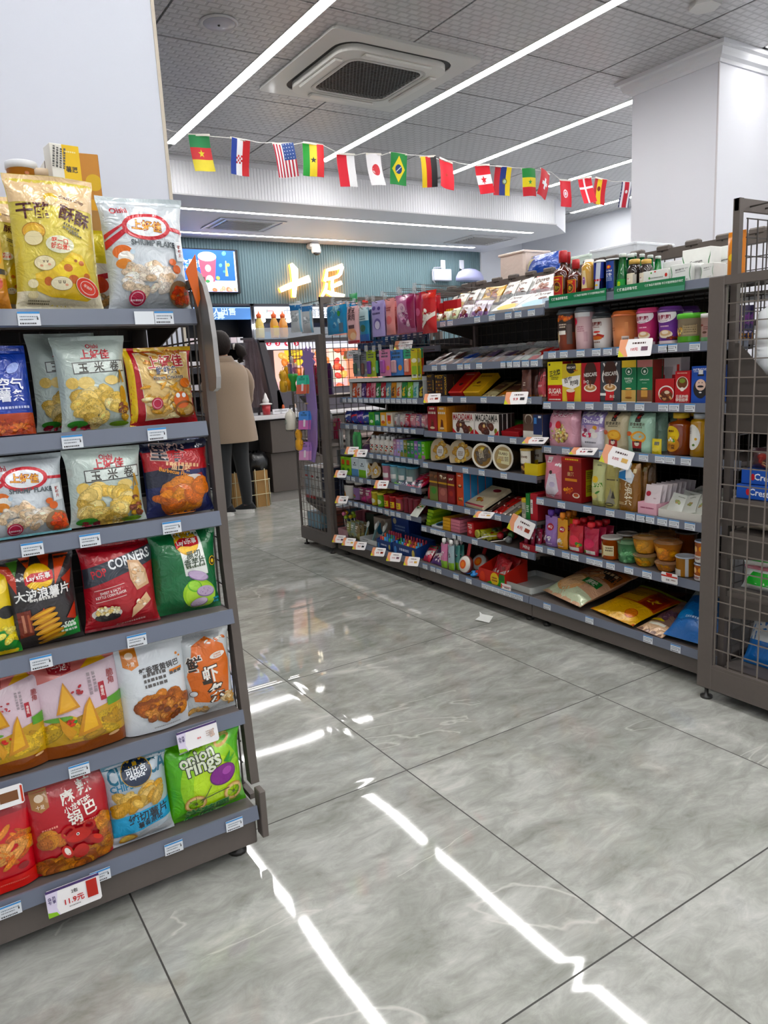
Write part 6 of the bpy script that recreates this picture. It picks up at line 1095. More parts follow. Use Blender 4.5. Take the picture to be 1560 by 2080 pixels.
def mac(c): return [T('MACADAMIA', 0, .80, .92, c, 0, None, 1.7), ('C', .0, .28, .32, .14, 14, .10, ['#5a2a1c', '#6a3424', '#45201a'], .9), ('E', .38, .2, .06, .08, '#7a7a2c'), ('P', [(-.5, 0), (-.5, .25), (-.3, 0)], '#c2202c'), ('P', [(.5, 0), (.5, .25), (.3, 0)], '#c2202c'), ('L', .1, .56, .5, 1, '#8a8078', .03), ('E', -.1, .42, .05, .05, '#e0c08a')]
R('M4', 'box', 919, 963, 839, 'chocolate_box', 'white nut chocolate box with red lettering', 'sweets', '#ece8e2', mac('#a81f28'), d=.025, seed=152, behind=3, gap=.004, top='#6a1c2a')
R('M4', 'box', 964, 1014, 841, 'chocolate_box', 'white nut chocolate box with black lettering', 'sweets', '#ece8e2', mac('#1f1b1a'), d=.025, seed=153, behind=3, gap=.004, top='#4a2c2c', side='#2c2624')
flat('M4', 1018, 1054, 0, .15, .025, 'chocolate_box', 'flat red chocolate box', 'sweets', '#b8202a', [('L', .1, .3, .4, 1, '#e8c0b0', .06)], 154, 12, kind='box', dx=.02)
R('M4', 'pillow', 1030, 1060, 850, 'snack_packet', 'green packet behind the flat red box', 'sweets', '#2f7a34', [('E', 0, .5, .3, .3, '#5aa04a')], d=.03, dx=.12, lean=25, behind=0, seed=155)
R('M4', 'box', 1062, 1104, 842, 'chocolate_box', 'brown, navy and white gift box', 'sweets', '#5a4438', [('B', 0, .30, '#d8d4cc'), ('R', .26, .68, .44, .9, '#22305a'), ('E', -.2, .8, .2, .2, '#c8bcae'), ('E', -.2, .76, .17, .17, '#5a4438'), ('R', .14, .74, .14, .22, '#5a8ac8'), ('R', .36, .9, .14, .08, '#e8ecf0')], d=.09, seed=156, side='#2c3454', behind=0)
def heart(n=28, s=1.0):
    P = []
    for i in range(n):
        t = 2*PI*i/n; P.append((.35*(.62*math.sin(t)**3+.5*math.sin(t)), .42*(.62*(.8125*math.cos(t)-.3125*math.cos(2*t)-.125*math.cos(3*t)-.06*math.cos(4*t))+.5*math.cos(t))))
    P = rotp(P, 0, 0, -.6); xs = [p[0] for p in P]; ys = [p[1] for p in P]; return [((x-(min(xs)+max(xs))/2)/(max(xs)-min(xs)), (y-min(ys))/(max(ys)-min(ys))) for x, y in P]
def heartbox(w, h, d=.035):
    mb = MB(); P = [(x*w, z*h) for x, z in heart()]; lo = min(z for _, z in P); P = [(x, z-lo) for x, z in P]
    mb.prism(P, -d/2, d/2-.004, hx('#6a4a2c'), 'gloss', ax=1); Q = [(x*1.05, (z-h*.45)*1.05+h*.45) for x, z in P]; lo = min(z for _, z in Q); mb.prism([(x, z-lo) for x, z in Q], -d/2-.004, -d/2, hx('#b8a888'), 'plastic', ax=1)
    s = [('C', 0, .5, .34, .33, 40, .085, ['#c99a3a', '#d8b050', '#b8842c', '#e3c470'], .95), ('E', 0, .48, .21, .22, '#8a6a3a'), ('E', 0, .48, .19, .2, '#e3e2dc'), ('L', 0, .52, .24, 3, '#8a7050', .03)]
    deco(mb, s, w*.92, h*.92, lambda x, z, e: (x, -d/2-.0042-e, z+h*.03), .2, 'foil'); return mb
for k, (a, b, yt) in enumerate(((872, 908, 885), (910, 953, 888))):
    X, z, ya, yb, h = span('M5', a, b, .03, yt); h = min(h, .126); place(heartbox(yb-ya, h), 'chocolate_gift_box', 'heart-shaped clear box of gold-wrapped sweets, %s of two, fifth shelf' % ('left', 'right')[k], 'sweets', (X+.03, (ya+yb)/2, z), (math.radians(-10), 0, RZ+math.radians(4)))
def roundtub(w, d, lab):
    mb = MB(); r = w/2; mb.lathe([(r*.72, 0), (r*.8, d*.1), (r*.97, d*.93), (r*1.02, d*.95), (r*1.02, d), (r*.95, d), (r*.93, d-.004)], n=26, cols=[hx('#6a5234')]*2+[hx('#e3dfd2')]*4, mats=['plastic']*6)
    mb.xf(Matrix.Rotation(PI/2, 4, 'X')); mb.xf(Matrix.Translation((0, d/2, r*1.02)))
    deco(mb, lab, w*.9, w*.9, lambda x, z, e: (x, -d/2+.0035-e, z+w*.06), .02, 'gloss'); return mb
X, z, ya, yb, h = span('M5', 958, 992, .02, 898)
place(roundtub(h*.94, .09, [('E', 0, .5, .47, .47, '#8a6a3a'), ('C', 0, .5, .3, .3, 12, .2, ['#c8b03c', '#4a4038', '#5c5248'], .6), ('L', 0, .6, .4, 3, '#d8d0b8', .05, -80)]), 'chocolate_tub', 'round tub with yellow and black wrappers, turned to face the aisle, left', 'sweets', (X+.05, (ya+yb)/2, z), (0, 0, RZ+.25))
X, z, ya, yb, h = span('M5', 996, 1040, .02, 902)
place(roundtub(h*.96, .09, [('E', 0, .5, .47, .47, '#a8926a'), ('P', [(-.2, .82), (.36, .78), (.34, .2), (-.34, .28)], '#dcd8b0'), T('GLABO', .0, .68, .5, '#5a4a3a', -5), ('L', -.1, .5, .3, 3, '#8a5a3a', .04), ('L', .2, .5, .2, 3, '#5a4a3a', .04), ('P', [(-.34, .28), (-.1, .26), (-.1, .45), (-.32, .42)], '#c8b070')]), 'chocolate_tub', 'round tub with cream wrapper label, turned to face the aisle, right', 'sweets', (X+.05, (ya+yb)/2, z), (0, 0, RZ+.15))
R('M5', 'tub', 1050, 1072, 913, 'chocolate_can', 'white and brown chocolate can', 'sweets', '#4a3024', [('B', .45, 1, '#e6e2d6'), T('Dove', 0, .76, .6, '#5a3a22'), ('C', .1, .3, .2, .15, 6, .12, ['#8a5a34', '#c89a5c'], .7)], lid='#b8963c', lidh=.008, seed=160)
R('M5', 'tray', 1065, 1100, 942, 'display_tray', 'empty bright yellow cardboard tray', 'tray', '#dcc21c', [], d=.14, behind=0, back=.01)
R('M5', 'tub', 1075, 1095, 912, 'chocolate_can', 'second brown and cream can behind the yellow tray', 'sweets', '#5a4634', [('R', 0, .6, .6, .4, '#d8d0b4')], lid='#3a322a', lidh=.006, seed=161, dx=.17, behind=0)
R('M6', 'pillow', 849, 868, 955, 'snack_packet', 'bright red and white packet', 'sweets', '#c81c26', [('C', 0, .5, .2, .2, 6, .16, ['#f0e8e8', '#e8a8a8'], .6)], d=.04, lean=20, behind=2, seed=170)
for k, (a, b) in enumerate(((873, 890), (891, 909), (910, 924))):
    R('M6', 'box', a, b, 958+3*k, 'biscuit_box', ['brown and green', 'brown and rose', 'maroon'][k]+' biscuit box', 'biscuits', ['#5a3c28', '#5c3424', '#7a1c22'][k], [('B', 0, .5, ['#6a7a3a', '#9a5a54', '#8a2428'][k]), ('E', 0, .35, .3, .25, ['#4a8a3a', '#b8746a', '#a83c34'][k]), ('C', 0, .85, .4, .1, 6, .14, ['#e6d8c0', '#8a5a3a'], .6), ('B', .62, .68, '#c89a3c')], d=.06, seed=171+k, side='#7a2020')
for k in range(3):
    R('M6', 'box', 928+k*15, 942+k*15, 960+k*3, 'biscuit_box', 'orange-red box with sky blue side, '+('left', 'middle', 'right')[k]+' of three,', 'biscuits', '#d04a24', [('E', 0, .6, .3, .16, '#5a2a1c'), ('E', 0, .62, .2, .1, '#e8c8a0'), ('C', 0, .2, .3, .12, 8, .14, ['#8a4a28', '#e8b878'], .7), ('L', 0, .9, .5, 1, '#f0e0d0', .1)], d=.05, seed=175, side='#4f8fc4', dx=.012+.05*k)
flat('M6', 940, 985, 0, .2, .02, 'chocolate_box', 'flat cream chocolate bar box', 'sweets', '#e3d6b8', [('B', 0, .08, '#8a1c2a'), ('C', -.1, .3, .2, .1, 10, .07, ['#b8502c', '#c9a04a'], .7), ('E', .1, .8, .2, .08, '#8a2c34')], 180, 24, kind='box', dx=.01, yaw=-8)
for k, (a, c_, nm) in enumerate(((988, '#3a1c18', 'dark brown'), (1000, '#a81c20', 'red'), (1009, '#c42a24', 'scarlet'), (1018, '#b8b0a8', 'silver striped'), (1028, '#8a847c', 'grey striped'), (1037, '#c8b83c', 'yellow'), (1047, '#3a3c3a', 'black'))):
    flat('M6', a, a+10, 0, .17, .018, 'chocolate_bar', nm+' bar lying side by side with others', 'sweets', c_, [('C', 0, .4, .3, .3, 8, .2, ['#e8e0d4', c_, '#4a2a20'], .6), ('L', 0, .8, .7, 1, '#f0e8dc', .2)], 181+k, 24, dx=.012, yaw=-10)
R('M6', 'tub', 1056, 1067, 1013, 'sweet_tube', 'yellow-capped sweet tube', 'sweets', '#e0dcc8', [('L', 0, .5, .6, 3, '#4a4a44', .1)], lid='#e3c01c', lidh=.02, seed=190)
R('M6', 'box', 1068, 1076, 1003, 'sweet_tube', 'thin green sweet pack', 'sweets', '#2f7a3c', [('L', 0, .5, .6, 4, '#e0e8dc', .2)], d=.03, seed=191)
R('M6', 'box', 1077, 1098, 1003, 'sweet_box', 'red sweet box beside the thin green pack', 'sweets', '#b01f2c', [('R', -.3, .5, .3, 1.4, '#dcd8d4'), ('L', -.3, .6, .2, 3, '#2c2c2c', .1)], d=.12, seed=192, side='#8a1822')
for k in range(5):
    flat('M7', 853+k*2, 872+k*2, 0, .15, .018, 'sweet_packet', 'green and lime gum packet', 'sweets', ['#8fb43c', '#a8c84a', '#7aa434'][k % 3], gp('#4a8a3a', '#d8e0a0', k), 200+k, 4, dx=.02+.004*k, z0=SA['M7'][1]+.019*k, kind='box').update_tag()
for k in range(4):
    flat('M7', 899, 914, 0, .15, .018, 'sweet_packet', 'x', 'sweets', '#e0a820', gp('#c87a1c', '#f0d870', k), 206+k, 0, dx=.015, z0=SA['M7'][1]+.019*k, kind='box', full='yellow gum pack in the stack on the seventh shelf, middle section')['group'] = 'stacked yellow gum packs'
    flat('M7', 915, 934, 0, .15, .018, 'sweet_packet', 'x', 'sweets', '#d88a9a', gp('#b85a74', '#f0c8d0', k), 211+k, 0, dx=.015, z0=SA['M7'][1]+.019*k, kind='box', full='pink gum pack in the stack on the seventh shelf, middle section')['group'] = 'stacked pink gum packs'
for o in bpy.data.objects:
    if o.get('label', '').startswith('green and lime gum packet'): o['group'] = 'stacked green gum packs'
flat('M7', 876, 897, 0, .13, .012, 'sweet_packet', 'small white and blue sweet packet', 'sweets', '#d4dae0', gp('#3f7ab8', '#2c2c34', 9), 216, 10, kind='box')
R('M7', 'box', 949, 962, 1062, 'sweet_box', 'small red sweet box', 'sweets', '#c01f24', gp('#a01a20', '#f0a0a0', 3), d=.10, seed=217)
def ftube(sk, px_, dz, col, end, L_, r, label, k):
    X, z, ya, yb, h = span(sk, px_-6, px_+6, .015); y = (ya+yb)/2
    mb = MB(); mb.lathe([(r, 0), (r, L_)], n=18, cols=[hx(col)], mat='gloss'); mb.lathe([(r*1.08, -.006), (r*1.08, .008)], n=18, col=hx(end), mat='plastic'); mb.lathe([(r*.8, -.0065), (r*.8, -.006)], n=18, col=tuple(q*.6 for q in hx(end)), mat='plastic')
    mb.xf(Matrix.Rotation(-PI/2, 4, 'X'))
    o = mb.build('sweet_tube', loc=(X+.008, y, z+r*1.09+dz)); o.rotation_euler = (0, 0, RZ+math.radians(-10)); tag(o, label, 'sweets')
ftube('M7', 968, .0, '#b8b83a', '#d8d84a', .14, .021, 'yellow-ended tube lying on the seventh shelf, left of three', 0)
ftube('M7', 981, .0, '#a8a83a', '#d8d84a', .14, .019, 'yellow-ended tube lying on the seventh shelf, middle of three', 1)
ftube('M7', 991, .0, '#b8a83a', '#d8d84a', .14, .018, 'yellow-ended tube lying on the seventh shelf, right of three', 2)
def lolly(loc, rz, col, label, tilt=90, r=.02, L_=.08):
    root = empty('lollipop', loc, label, 'sweets', 'lollipops on the seventh shelf', rz=rz)
    a = MB(); a.lathe([(r*.3, -r), (r*.8, -r*.6), (r, 0), (r*.8, r*.6), (r*.3, r)], (0, 0, 0), 14, hx(col), 'foil'); a.build('sweet', root)
    b = MB(); b.tube([(0, -r*.9, 0), (0, -r-L_, .0)], .0022, hx('#e6e4e0'), 'plastic'); b.build('stick', root)
rnd = random.Random(12)
for k in range(9):
    px_ = 1000+k*5.5; X, z, ya, yb, h = span('M7', px_-3, px_+3, .05+.045*(k % 3))
    lolly((X, (ya+yb)/2, z+.021+.012*(k % 2)), RZ+rnd.uniform(-.7, .7), ['#b81f2c', '#3a5a3c', '#c0c4c4', '#a8242c', '#2c2c30', '#c8363c', '#8a8e90', '#4a7a4a', '#b8343a'][k], ['red', 'dark green', 'silver', 'crimson', 'black', 'scarlet', 'grey', 'mid green', 'brick red'][k]+' wrapped lollipop lying on the seventh shelf, middle section')
R('M7', 'tray', 1055, 1096, 1106, 'sweet_display', 'red display tray of pink jelly sticks', 'tray', '#a81c2c', [T('MINI', -.1, .5, .4, '#f0dcdc', -8)], d=.16, behind=0, back=.03)
X, z, ya, yb, h = span('M7', 1058, 1094, .02, 1070)
for k in range(9):
    mb = bag(.022, min(h, .11), .014, 'doy', '#a83450', [('E', 0, .5, .3, .3, '#d8c8d8'), ('L', 0, .8, .5, 1, '#f0d8e0', .15)], k, 'film', fine=.7, L=.03)
    place(mb, 'jelly_stick', 'pink jelly stick upright in the red display tray', 'sweets', (X+.02+.035*(k//3), ya+.012+(yb-ya-.024)*(k % 3)/2, z+.005), (-.15, 0, RZ), 'jelly sticks in the red display tray')
for k, (a, b, c_) in enumerate(((846, 868, 'crimson'), (869, 892, 'purple'))):
    R('M8', 'pillow', a, b, 1105+4*k, 'sweet_packet', c_+' and white gummy packet leaning back', 'sweets', ['#b8304a', '#5a3a7a'][k], [('P', [(-.5, .5), (.5, .7), (.5, .4), (-.5, .25)], '#e8e0dc'), ('C', 0, .3, .3, .2, 10, .1, ['#8a2a5a', '#d8c8cc', '#4a2a4a'], .6), ('B', .8, 1, '#2c5a3a'), T('果汁', -.1, .66, .4, '#2a1c24')], lean=38, d=.035, behind=2, seed=220+k)
for k, (a, b, c_, nm) in enumerate(((893, 906, '#d88ab0', 'pink'), (908, 920, '#a8c0c8', 'pale blue'), (921, 932, '#5a9a94', 'teal'))):
    R('M8', 'pouch', a, b, 1090+2*k, 'jelly_pouch', nm+' jelly pouch with white cap', 'pouch', c_, [('B', 0, .3, '#8fc04a'), ('C', 0, .6, .25, .2, 10, .12, ['#4a4a5a', '#e8e0e4', c_], .6)], cap='#e6e4e2', seed=222+k, dx=.015+.03*(k == 2))
def pan(loc, rz, lean, label, c='#e6e2da'):
    root = empty('toy_frying_pan', loc, label, 'toy', 'toy frying pans of sweets'); root.rotation_euler = (lean, 0, rz); r = .052
    a = MB(); a.lathe([(r*.9, 0), (r, .006), (r, .022), (r*.94, .024), (r*.9, .014)], n=26, col=hx('#6a2018')); a.xf(Matrix.Rotation(PI/2, 4, 'X')); a.xf(Matrix.Translation((0, .012, r))); a.build('pan_body', root)
    b = MB(); b.lathe([(r*.93, 0), (r*.85, .010), (r*.5, .016), (.001, .018)], n=26, col=hx(c), mat='film'); b.xf(Matrix.Rotation(PI/2, 4, 'X')); b.xf(Matrix.Translation((0, -.008, r)))
    deco(b, [('E', 0, .5, .24, .24, '#d8582a'), ('E', 0, .5, .15, .15, '#e88a4a')], r*2, r*2, lambda x, z_, e: (x, -.026-e, z_), .02, 'gloss'); b.build('wrapper', root)
    h_ = MB(); h_.box(-.011, .011, -.004, .008, 2*r-.004, 2*r+.085, hx('#a81c20'), 'plastic', ch=.004); h_.build('handle', root)
X, z, ya, yb, h = span('M8', 940, 948, .02); pan((X, (ya+yb)/2, z+.004), RZ, -.25, 'toy frying pan with a fried-egg wrapper and red handle, bottom shelf')
X, z, ya, yb, h = span('M8', 966, 974, .10); pan((X, (ya+yb)/2, z+.004), RZ+.2, -.55, 'second toy frying pan leaning further back with a dark red handle', '#b8bab8')
R('M8', 'tray', 972, 1026, 1160, 'sweet_display', 'red and green display box with a yellow round mark', 'tray', '#c02a20', [('P', [(-.2, 0), (.5, 0), (.5, .95), (.2, .5)], '#3f9a3a'), ('E', .12, .42, .16, .17, '#e3c02c'), ('E', -.35, .35, .1, .15, '#d84a34'), ('L', .12, .45, .2, 2, '#8a3a1c', .04), ('R', .38, .7, .18, .16, '#2c6a34')], d=.16, behind=0, back=.05)
X, z, ya, yb, h = span('M8', 976, 1022, .02, 1128)
for k in range(6):
    mb = bag(.07, min(.12, h), .016, 'pillow', '#b8343a', [('P', [(-.5, .3), (.5, .6), (.5, .4), (-.5, .1)], '#e0d4d0'), ('E', 0, .6, .2, .15, '#8a1c20')], k, 'foil', fine=.6, L=.03)
    place(mb, 'sweet_sachet', 'red sachet leaning in the red and green display box', 'sweets', (X+.025+.02*k, ya+.05+(k % 3)*(yb-ya-.10)/2, z+.006), (-.4, .1, RZ+.1), 'red sachets in the red and green display box')
for k in range(4):
    px_ = 950+k*7; X, z, ya, yb, h = span('M8', px_-4, px_+4, .03+.02*(k % 2)); mb = MB(); mb.lathe([(.014, 0), (.022, .006), (.022, .014), (.008, .02), (.012, .03)], n=14, col=hx(['#2a7ad0', '#3a9a6a', '#2a8ad8', '#c8342c'][k])); place(mb, 'plastic_toy', ['cobalt', 'sea green', 'sky blue', 'red'][k]+' little plastic toy in front of the display box', 'toy', (X, (ya+yb)/2, z), (0, .2, k))
mb = MB(); X, z, ya, yb, h = span('M8', 1012, 1078, .02, 1180); w = yb-ya
mb.box(-w/2, w/2, -.13, .13, 0, .004, hx('#a8aca8'), 'plastic'); ringprism(mb, rrect(0, 0, w/2, .13, .02), rrect(0, 0, w/2-.006, .124, .016), .004, .032, hx('#b4b8b4'))
place(mb, 'empty_tray', 'shallow empty grey plastic tray at the right end of the bottom shelf, middle section', 'tray', (X+.135, (ya+yb)/2, z), (0, 0, RZ))
promo((.352, Yat(1030, .36, .15), .145), .075, .030, (math.radians(0), 0, RZ), 'small white and red sign in front of the grey tray', [('B', .5, .6, '#c8342a'), ('L', .1, .25, .5, 1, '#3a3434', .08), ('R', -.42, .5, .12, .3, '#d8502c')])
def pc_r(sk, px_, w, dz, rot, label, s=0):
    w *= 1.12; dz += .012
    xf, z = SA[sk]; dx = .02+w*.5*abs(math.sin(rot[2]-RZ))+max(0, math.sin(-rot[0]))*w*.62; promo((xf-dx, Yat(px_, xf-dx, z-.02), z+dz), w, w*.62, rot, label, [('P', [(-.5, 0), (-.2, 0), (-.3, .5), (-.25, 1), (-.5, 1)], '#e8a888'), ('P', [(-.5, 0), (-.3, 0), (-.5, .4)], '#c8c84a'), ('L', .1, .70, .4, 1, '#4a3434', .06), T(['10元', '2.5元', '9.9', '6元'][s % 4], -.02, .40, .22, '#b8303a'), ('R', .28, .42, .2, .14, ['#6a4a5c', '#d8b06a', '#2a2a2e', '#8a3a2c'][s % 4])])
pr = math.radians
pc_r('A2', 1288, .115, -.052, (pr(-30), 0, RZ+.25+.2), 'white price card reading 10 yuan under the magenta cup', 0)
pc_r('A4', 1246, .115, -.062, (pr(-20), pr(16), RZ+.4), 'tilted white price card reading 2.5 yuan under the beige oat bag', 1)
pc_r('A4', 1180, .10, -.022, (pr(-70), 0, RZ+.4), 'price card lying nearly flat under the lilac oat bag', 2)
pc_r('M3', 876, .085, -.04, (pr(-35), 0, RZ+.4+.2), 'price card under the black and gold chocolate boxes', 3)
pc_r('M3', 1046, .10, -.04, (pr(-35), 0, RZ+.3+.2), 'price card with black print under the olive snack bags', 2)
pc_r('M4', 1082, .10, -.02, (pr(-70), 0, RZ+.4), 'price card lying flat under the brown and navy gift box', 2)
pc_r('M6', 1052, .12, -.075, (pr(-12), pr(20), RZ+.1+.2), 'price card reading 6 yuan hanging askew below the sweet tubes', 3)
pc_r('M6', 978, .09, -.02, (pr(-70), 0, RZ+.4), 'price card lying flat under the cream chocolate bar box', 1)
def hook(x0, x1, y, z, label, grp='long display hooks', tagc=True):
    """a wire hook reaching from the back beam out to the aisle"""
    root = empty('display_hook', (x0, y, z), label, 'hook', grp)
    a = MB(); a.tube([(x0, y, z), (x1+.01, y, z), (x1, y, z+.008), (x1-.006, y, z+.02)], .0026, hx('#4a4643'), 'paint', 6); a.tube([(x0, y, z+.028), (x1-.004, y, z+.034)], .002, hx('#4a4643'), 'paint', 5); a.build('wire', root, origin=root.location)
    if tagc: b = MB(); b.box(x1-.010, x1-.008, y-.018, y+.018, z+.004, z+.042, hx('#dfe3e6'), 'clear'); b.build('tag_holder', root, origin=root.location)
    return root
def hang(px0, px1, yt, yb_, X, kind, col, specs, name, label, cat='packet', n=3, d=.03, stepx=.045, blister=None, mat='film', seed=0, grp=None, hk=True, lo=True):
    """packs hanging one behind the other on a hook; px/py extents are of the front pack"""
    ya, yb = Yat(px1, X, 1.4), Yat(px0, X, 1.4); w = (yb-ya)*.95; y = min(max((ya+yb)/2, YB[2]+.02+w/2) if lo else (ya+yb)/2, 2.772-w/2)
    zt, zb = Zat(yt, X, y), Zat(yb_, X, y); h = zt-zb
    mb = hangcard(w, h, col, specs, blister, seed) if kind == 'card' else bag(w, h, d, kind, col, specs, seed or px0, mat, fine=.6, L=.02)
    o = place(mb, name, label, cat, (X+.02, y, zb), (0, 0, RZ), grp, n-1, (stepx, 0, 0), blabel='rear '+label, on=False, jr=.12)
    if hk: hook(XB-.02, X-.005, y, zt-.010, 'thin steel hook carrying the '+label[:label.find(',')] if ',' in label else 'thin steel hook carrying the '+' '.join(label.split()[:9]))
    return o
fl = ', top hooks of the far section'
hang(648, 664, 612, 673, .47, 'pillow', '#cfd2d2', [('C', 0, .7, .2, .15, 8, .16, ['#9aa0a4', '#dfe3e6'], .6), ('L', 0, .3, .6, 3, '#8a8a88', .06)], 'snack_bag', 'plain silver bag'+fl)
hang(662, 703, 616, 679, .42, 'brick', '#3f8fc0', [('C', 0, .6, .3, .3, 14, .1, ['#5aa8d4', '#2f7ab0', '#a8d8ec'], .7), ('E', .2, .65, .07, .07, '#3a9a2c'), ('R', .28, .2, .2, .22, '#5a7080'), ('B', .93, 1, '#d8a080')], 'snack_bag', 'wide sky blue bag'+fl, d=.04)
hang(704, 728, 622, 698, .42, 'brick', '#dfb6b8', [('B', 0, .08, '#a8303a'), ('E', 0, .25, .4, .26, '#e3a07a'), ('E', .1, .2, .25, .16, '#eec8a0'), ('R', 0, .45, .5, .16, '#5a3a3c'), ('T', '爱豆\n素肉', 0, .80, .62, '#5a3c40')], 'snack_bag', 'tall pale pink bag'+fl, d=.03)
hang(729, 748, 624, 693, .43, 'brick', '#3a7fa0', [('B', .6, 1, '#bcd4d8'), ('E', 0, .38, .3, .2, '#2a5a3c'), ('B', 0, .2, '#2a5aa0'), ('L', 0, .7, .6, 2, '#3a5a64', .08)], 'snack_bag', 'narrow teal and blue bag'+fl)
hang(749, 756, 628, 690, .46, 'brick', '#2c3f60', [('L', 0, .5, .5, 3, '#8a9ab0', .08)], 'snack_bag', 'navy bag edge'+fl, n=2)
hang(754, 780, 611, 684, .44, 'brick', '#a79ccc', [('E', -.2, .8, .14, .09, '#5a4a8a'), ('E', .2, .78, .12, .08, '#5a4a8a'), ('L', 0, .62, .6, 1, '#4a3c6a', .08), ('E', .05, .35, .28, .24, '#6c5c9a'), ('E', .05, .32, .2, .18, '#d0c8e0')], 'snack_bag', 'lavender bag'+fl)
hang(781, 801, 606, 680, .44, 'pillow', '#e09a98', [('E', 0, .4, .3, .24, '#d87a7a'), ('L', 0, .72, .5, 2, '#a84a4c', .07)], 'snack_bag', 'coral pink bag'+fl)
hang(802, 842, 598, 676, .44, 'pillow', '#b06c92', [('E', -.1, .6, .28, .2, '#e0bccb'), ('C', .1, .4, .3, .3, 14, .14, ['#8a3a6a', '#c896b4', '#d8b8c8'], .6), ('P', [(.2, 1), (.5, 1), (.5, .1), (.35, .1)], '#8a2450')], 'snack_bag', 'large mauve and pink bag'+fl, d=.05)
hang(842, 858, 594, 674, .43, 'pillow', '#a62a4a', [('E', 0, .5, .3, .3, '#c86a8a')], 'snack_bag', 'dark raspberry bag'+fl, n=1, lo=False)
hang(853, 884, 590, 677, .385, 'pillow', '#c4262c', [('C', 0, .4, .3, .25, 16, .12, ['#e8c8a0', '#f0e8dc', '#8a2a1c'], .6), ('B', .82, 1, '#d83c34'), ('P', [(-.5, .2), (.5, .5), (.5, .4), (-.5, .1)], '#e8e0d8')], 'snack_bag', 'large glossy red bag'+fl, d=.05, n=1, lo=False)
for k, (a, b, t, c_) in enumerate(((884, 893, 596, '#b8242c'), (704, 720, 596, '#4a9a64'), (736, 748, 608, '#d8342c'))):
    hang(a, b, t, t+40, .60, 'pillow', c_, [], 'snack_bag', ['scarlet', 'green', 'bright red'][k]+' bag half hidden at the back'+fl, n=1, hk=False)
for k, (px_, w_) in enumerate(((722, 'first'), (748, 'second'), (779, 'third'), (812, 'fourth'), (845, 'fifth'))):
    hook(XB-.02, .50, Yat(px_, .50, 1.7), 1.705+.004*k, 'empty hook with clear tag holder above the hanging bags, %s from the left' % w_)
row('F2', 'pillow', 712, 790, 7, 684, 'snack_packet', 'navy packet lying', 'packet', ['#24406c', '#2a4a80', '#1f3358', '#30558a'], d=.03, behind=2)
row('F2', 'pillow', 792, 860, 6, 672, 'snack_packet', ['teal packet', 'black packet', 'dark blue packet', 'navy packet edge', 'slate packet', 'midnight packet'], 'packet', ['#2a5a6c', '#202428', '#24406c', '#1f3358', '#3a4a5c', '#1c2840'], d=.03, behind=1)
f2 = ', second hook row of the far section'
cards = [(711, 725, '#8a9298', '#3c5a4a', 'grey'), (727, 740, '#8f9298', '#6a4a44', 'silver-grey'), (738, 757, '#a8c02c', '#6a4a9a', 'lime'), (758, 768, '#2c3558', '#4a9a6a', 'navy'), (764, 787, '#d88fb0', '#a05aa0', 'pink and purple'), (785, 813, '#5f8fd0', '#c8a0a8', 'blue'), (813, 836, '#e07a64', '#e8b0a0', 'coral and green')]
for k, (a, b, c_, bc, nm) in enumerate(cards):
    top = '#4fae84' if 'coral' in nm else c_
    hang(a, b, [719, 719, 712, 712, 710, 711, 708][k], [765, 766, 766, 764, 764, 763, 762][k], .44+.012*(k % 2), 'card', c_, [('B', .62, 1, top), ('L', 0, .82, .6, 2, '#2c3440' if k != 3 else '#d8dce8', .09), ('E', .26, .3, .14, .12, '#e8943c' if k > 3 else '#c8d0b0')], 'toothbrush_card', nm+' blister card'+f2, 'blister card', n=3, stepx=.03, blister=(-.12, .36, .34, .50, bc), grp=None)
hang(838, 852, 708, 772, .42, 'card', '#c9c23c', [('E', 0, .62, .4, .2, '#e8e4c8'), ('R', 0, .28, .7, .9, '#8fb83c'), ('R', 0, .12, .8, .3, '#e6e8e0'), ('L', 0, .12, .5, 1, '#3a3a3a', .15), ('E', .1, .9, .3, .1, '#d8b82c')], 'blister_card', 'yellow and green shaped card, right end'+f2, 'blister card', n=2, stepx=.03)
xr, zr = SA['F3']; ya, yb = Yat(857, xr, zr+.05), Yat(708, xr, zr+.05)
mb = MB(); mb.box(xr+.004, xr+.16, ya, yb, zr+.105, zr+.128, hx('#e8ecea'), 'gloss'); mb.box(xr+.15, xr+.156, ya, yb, zr, zr+.105, hx('#c8ccca'), 'plastic')
for yy in (ya, yb-.004): mb.box(xr+.01, xr+.15, yy, yy+.004, zr, zr+.105, hx('#c8ccca'), 'plastic')
o = mb.build('gum_rack', origin=(xr+.08, (ya+yb)/2, zr)); tag(o, 'white-topped rack of gum packs on the third shelf, far section', 'display stand')
gum = [('#d8582a', '#e8e4e0', 'orange'), ('#e8dcd8', '#b8442c', 'white'), ('#4a2a6a', '#c8b8d8', 'violet'), ('#c82a4a', '#f0c0c8', 'crimson'), ('#e8a0b0', '#c83c5a', 'rose'), ('#1f7a3a', '#e8f0e8', 'green'), ('#b81c2c', '#f0e8e8', 'red'), ('#6a9aac', '#e8e8c8', 'steel blue'), ('#e0941c', '#5a3a1c', 'amber'), ('#d8d8c8', '#d85a2a', 'cream'), ('#2f8a4a', '#e8c83c', 'mid green'), ('#8fd02c', '#e8f4d8', 'lime'), ('#b8dcd8', '#5ab0a8', 'mint'), ('#28241f', '#d8c42c', 'black and yellow')]
X = xr+.012; n = len(gum); stp = (yb-ya-.016)/n
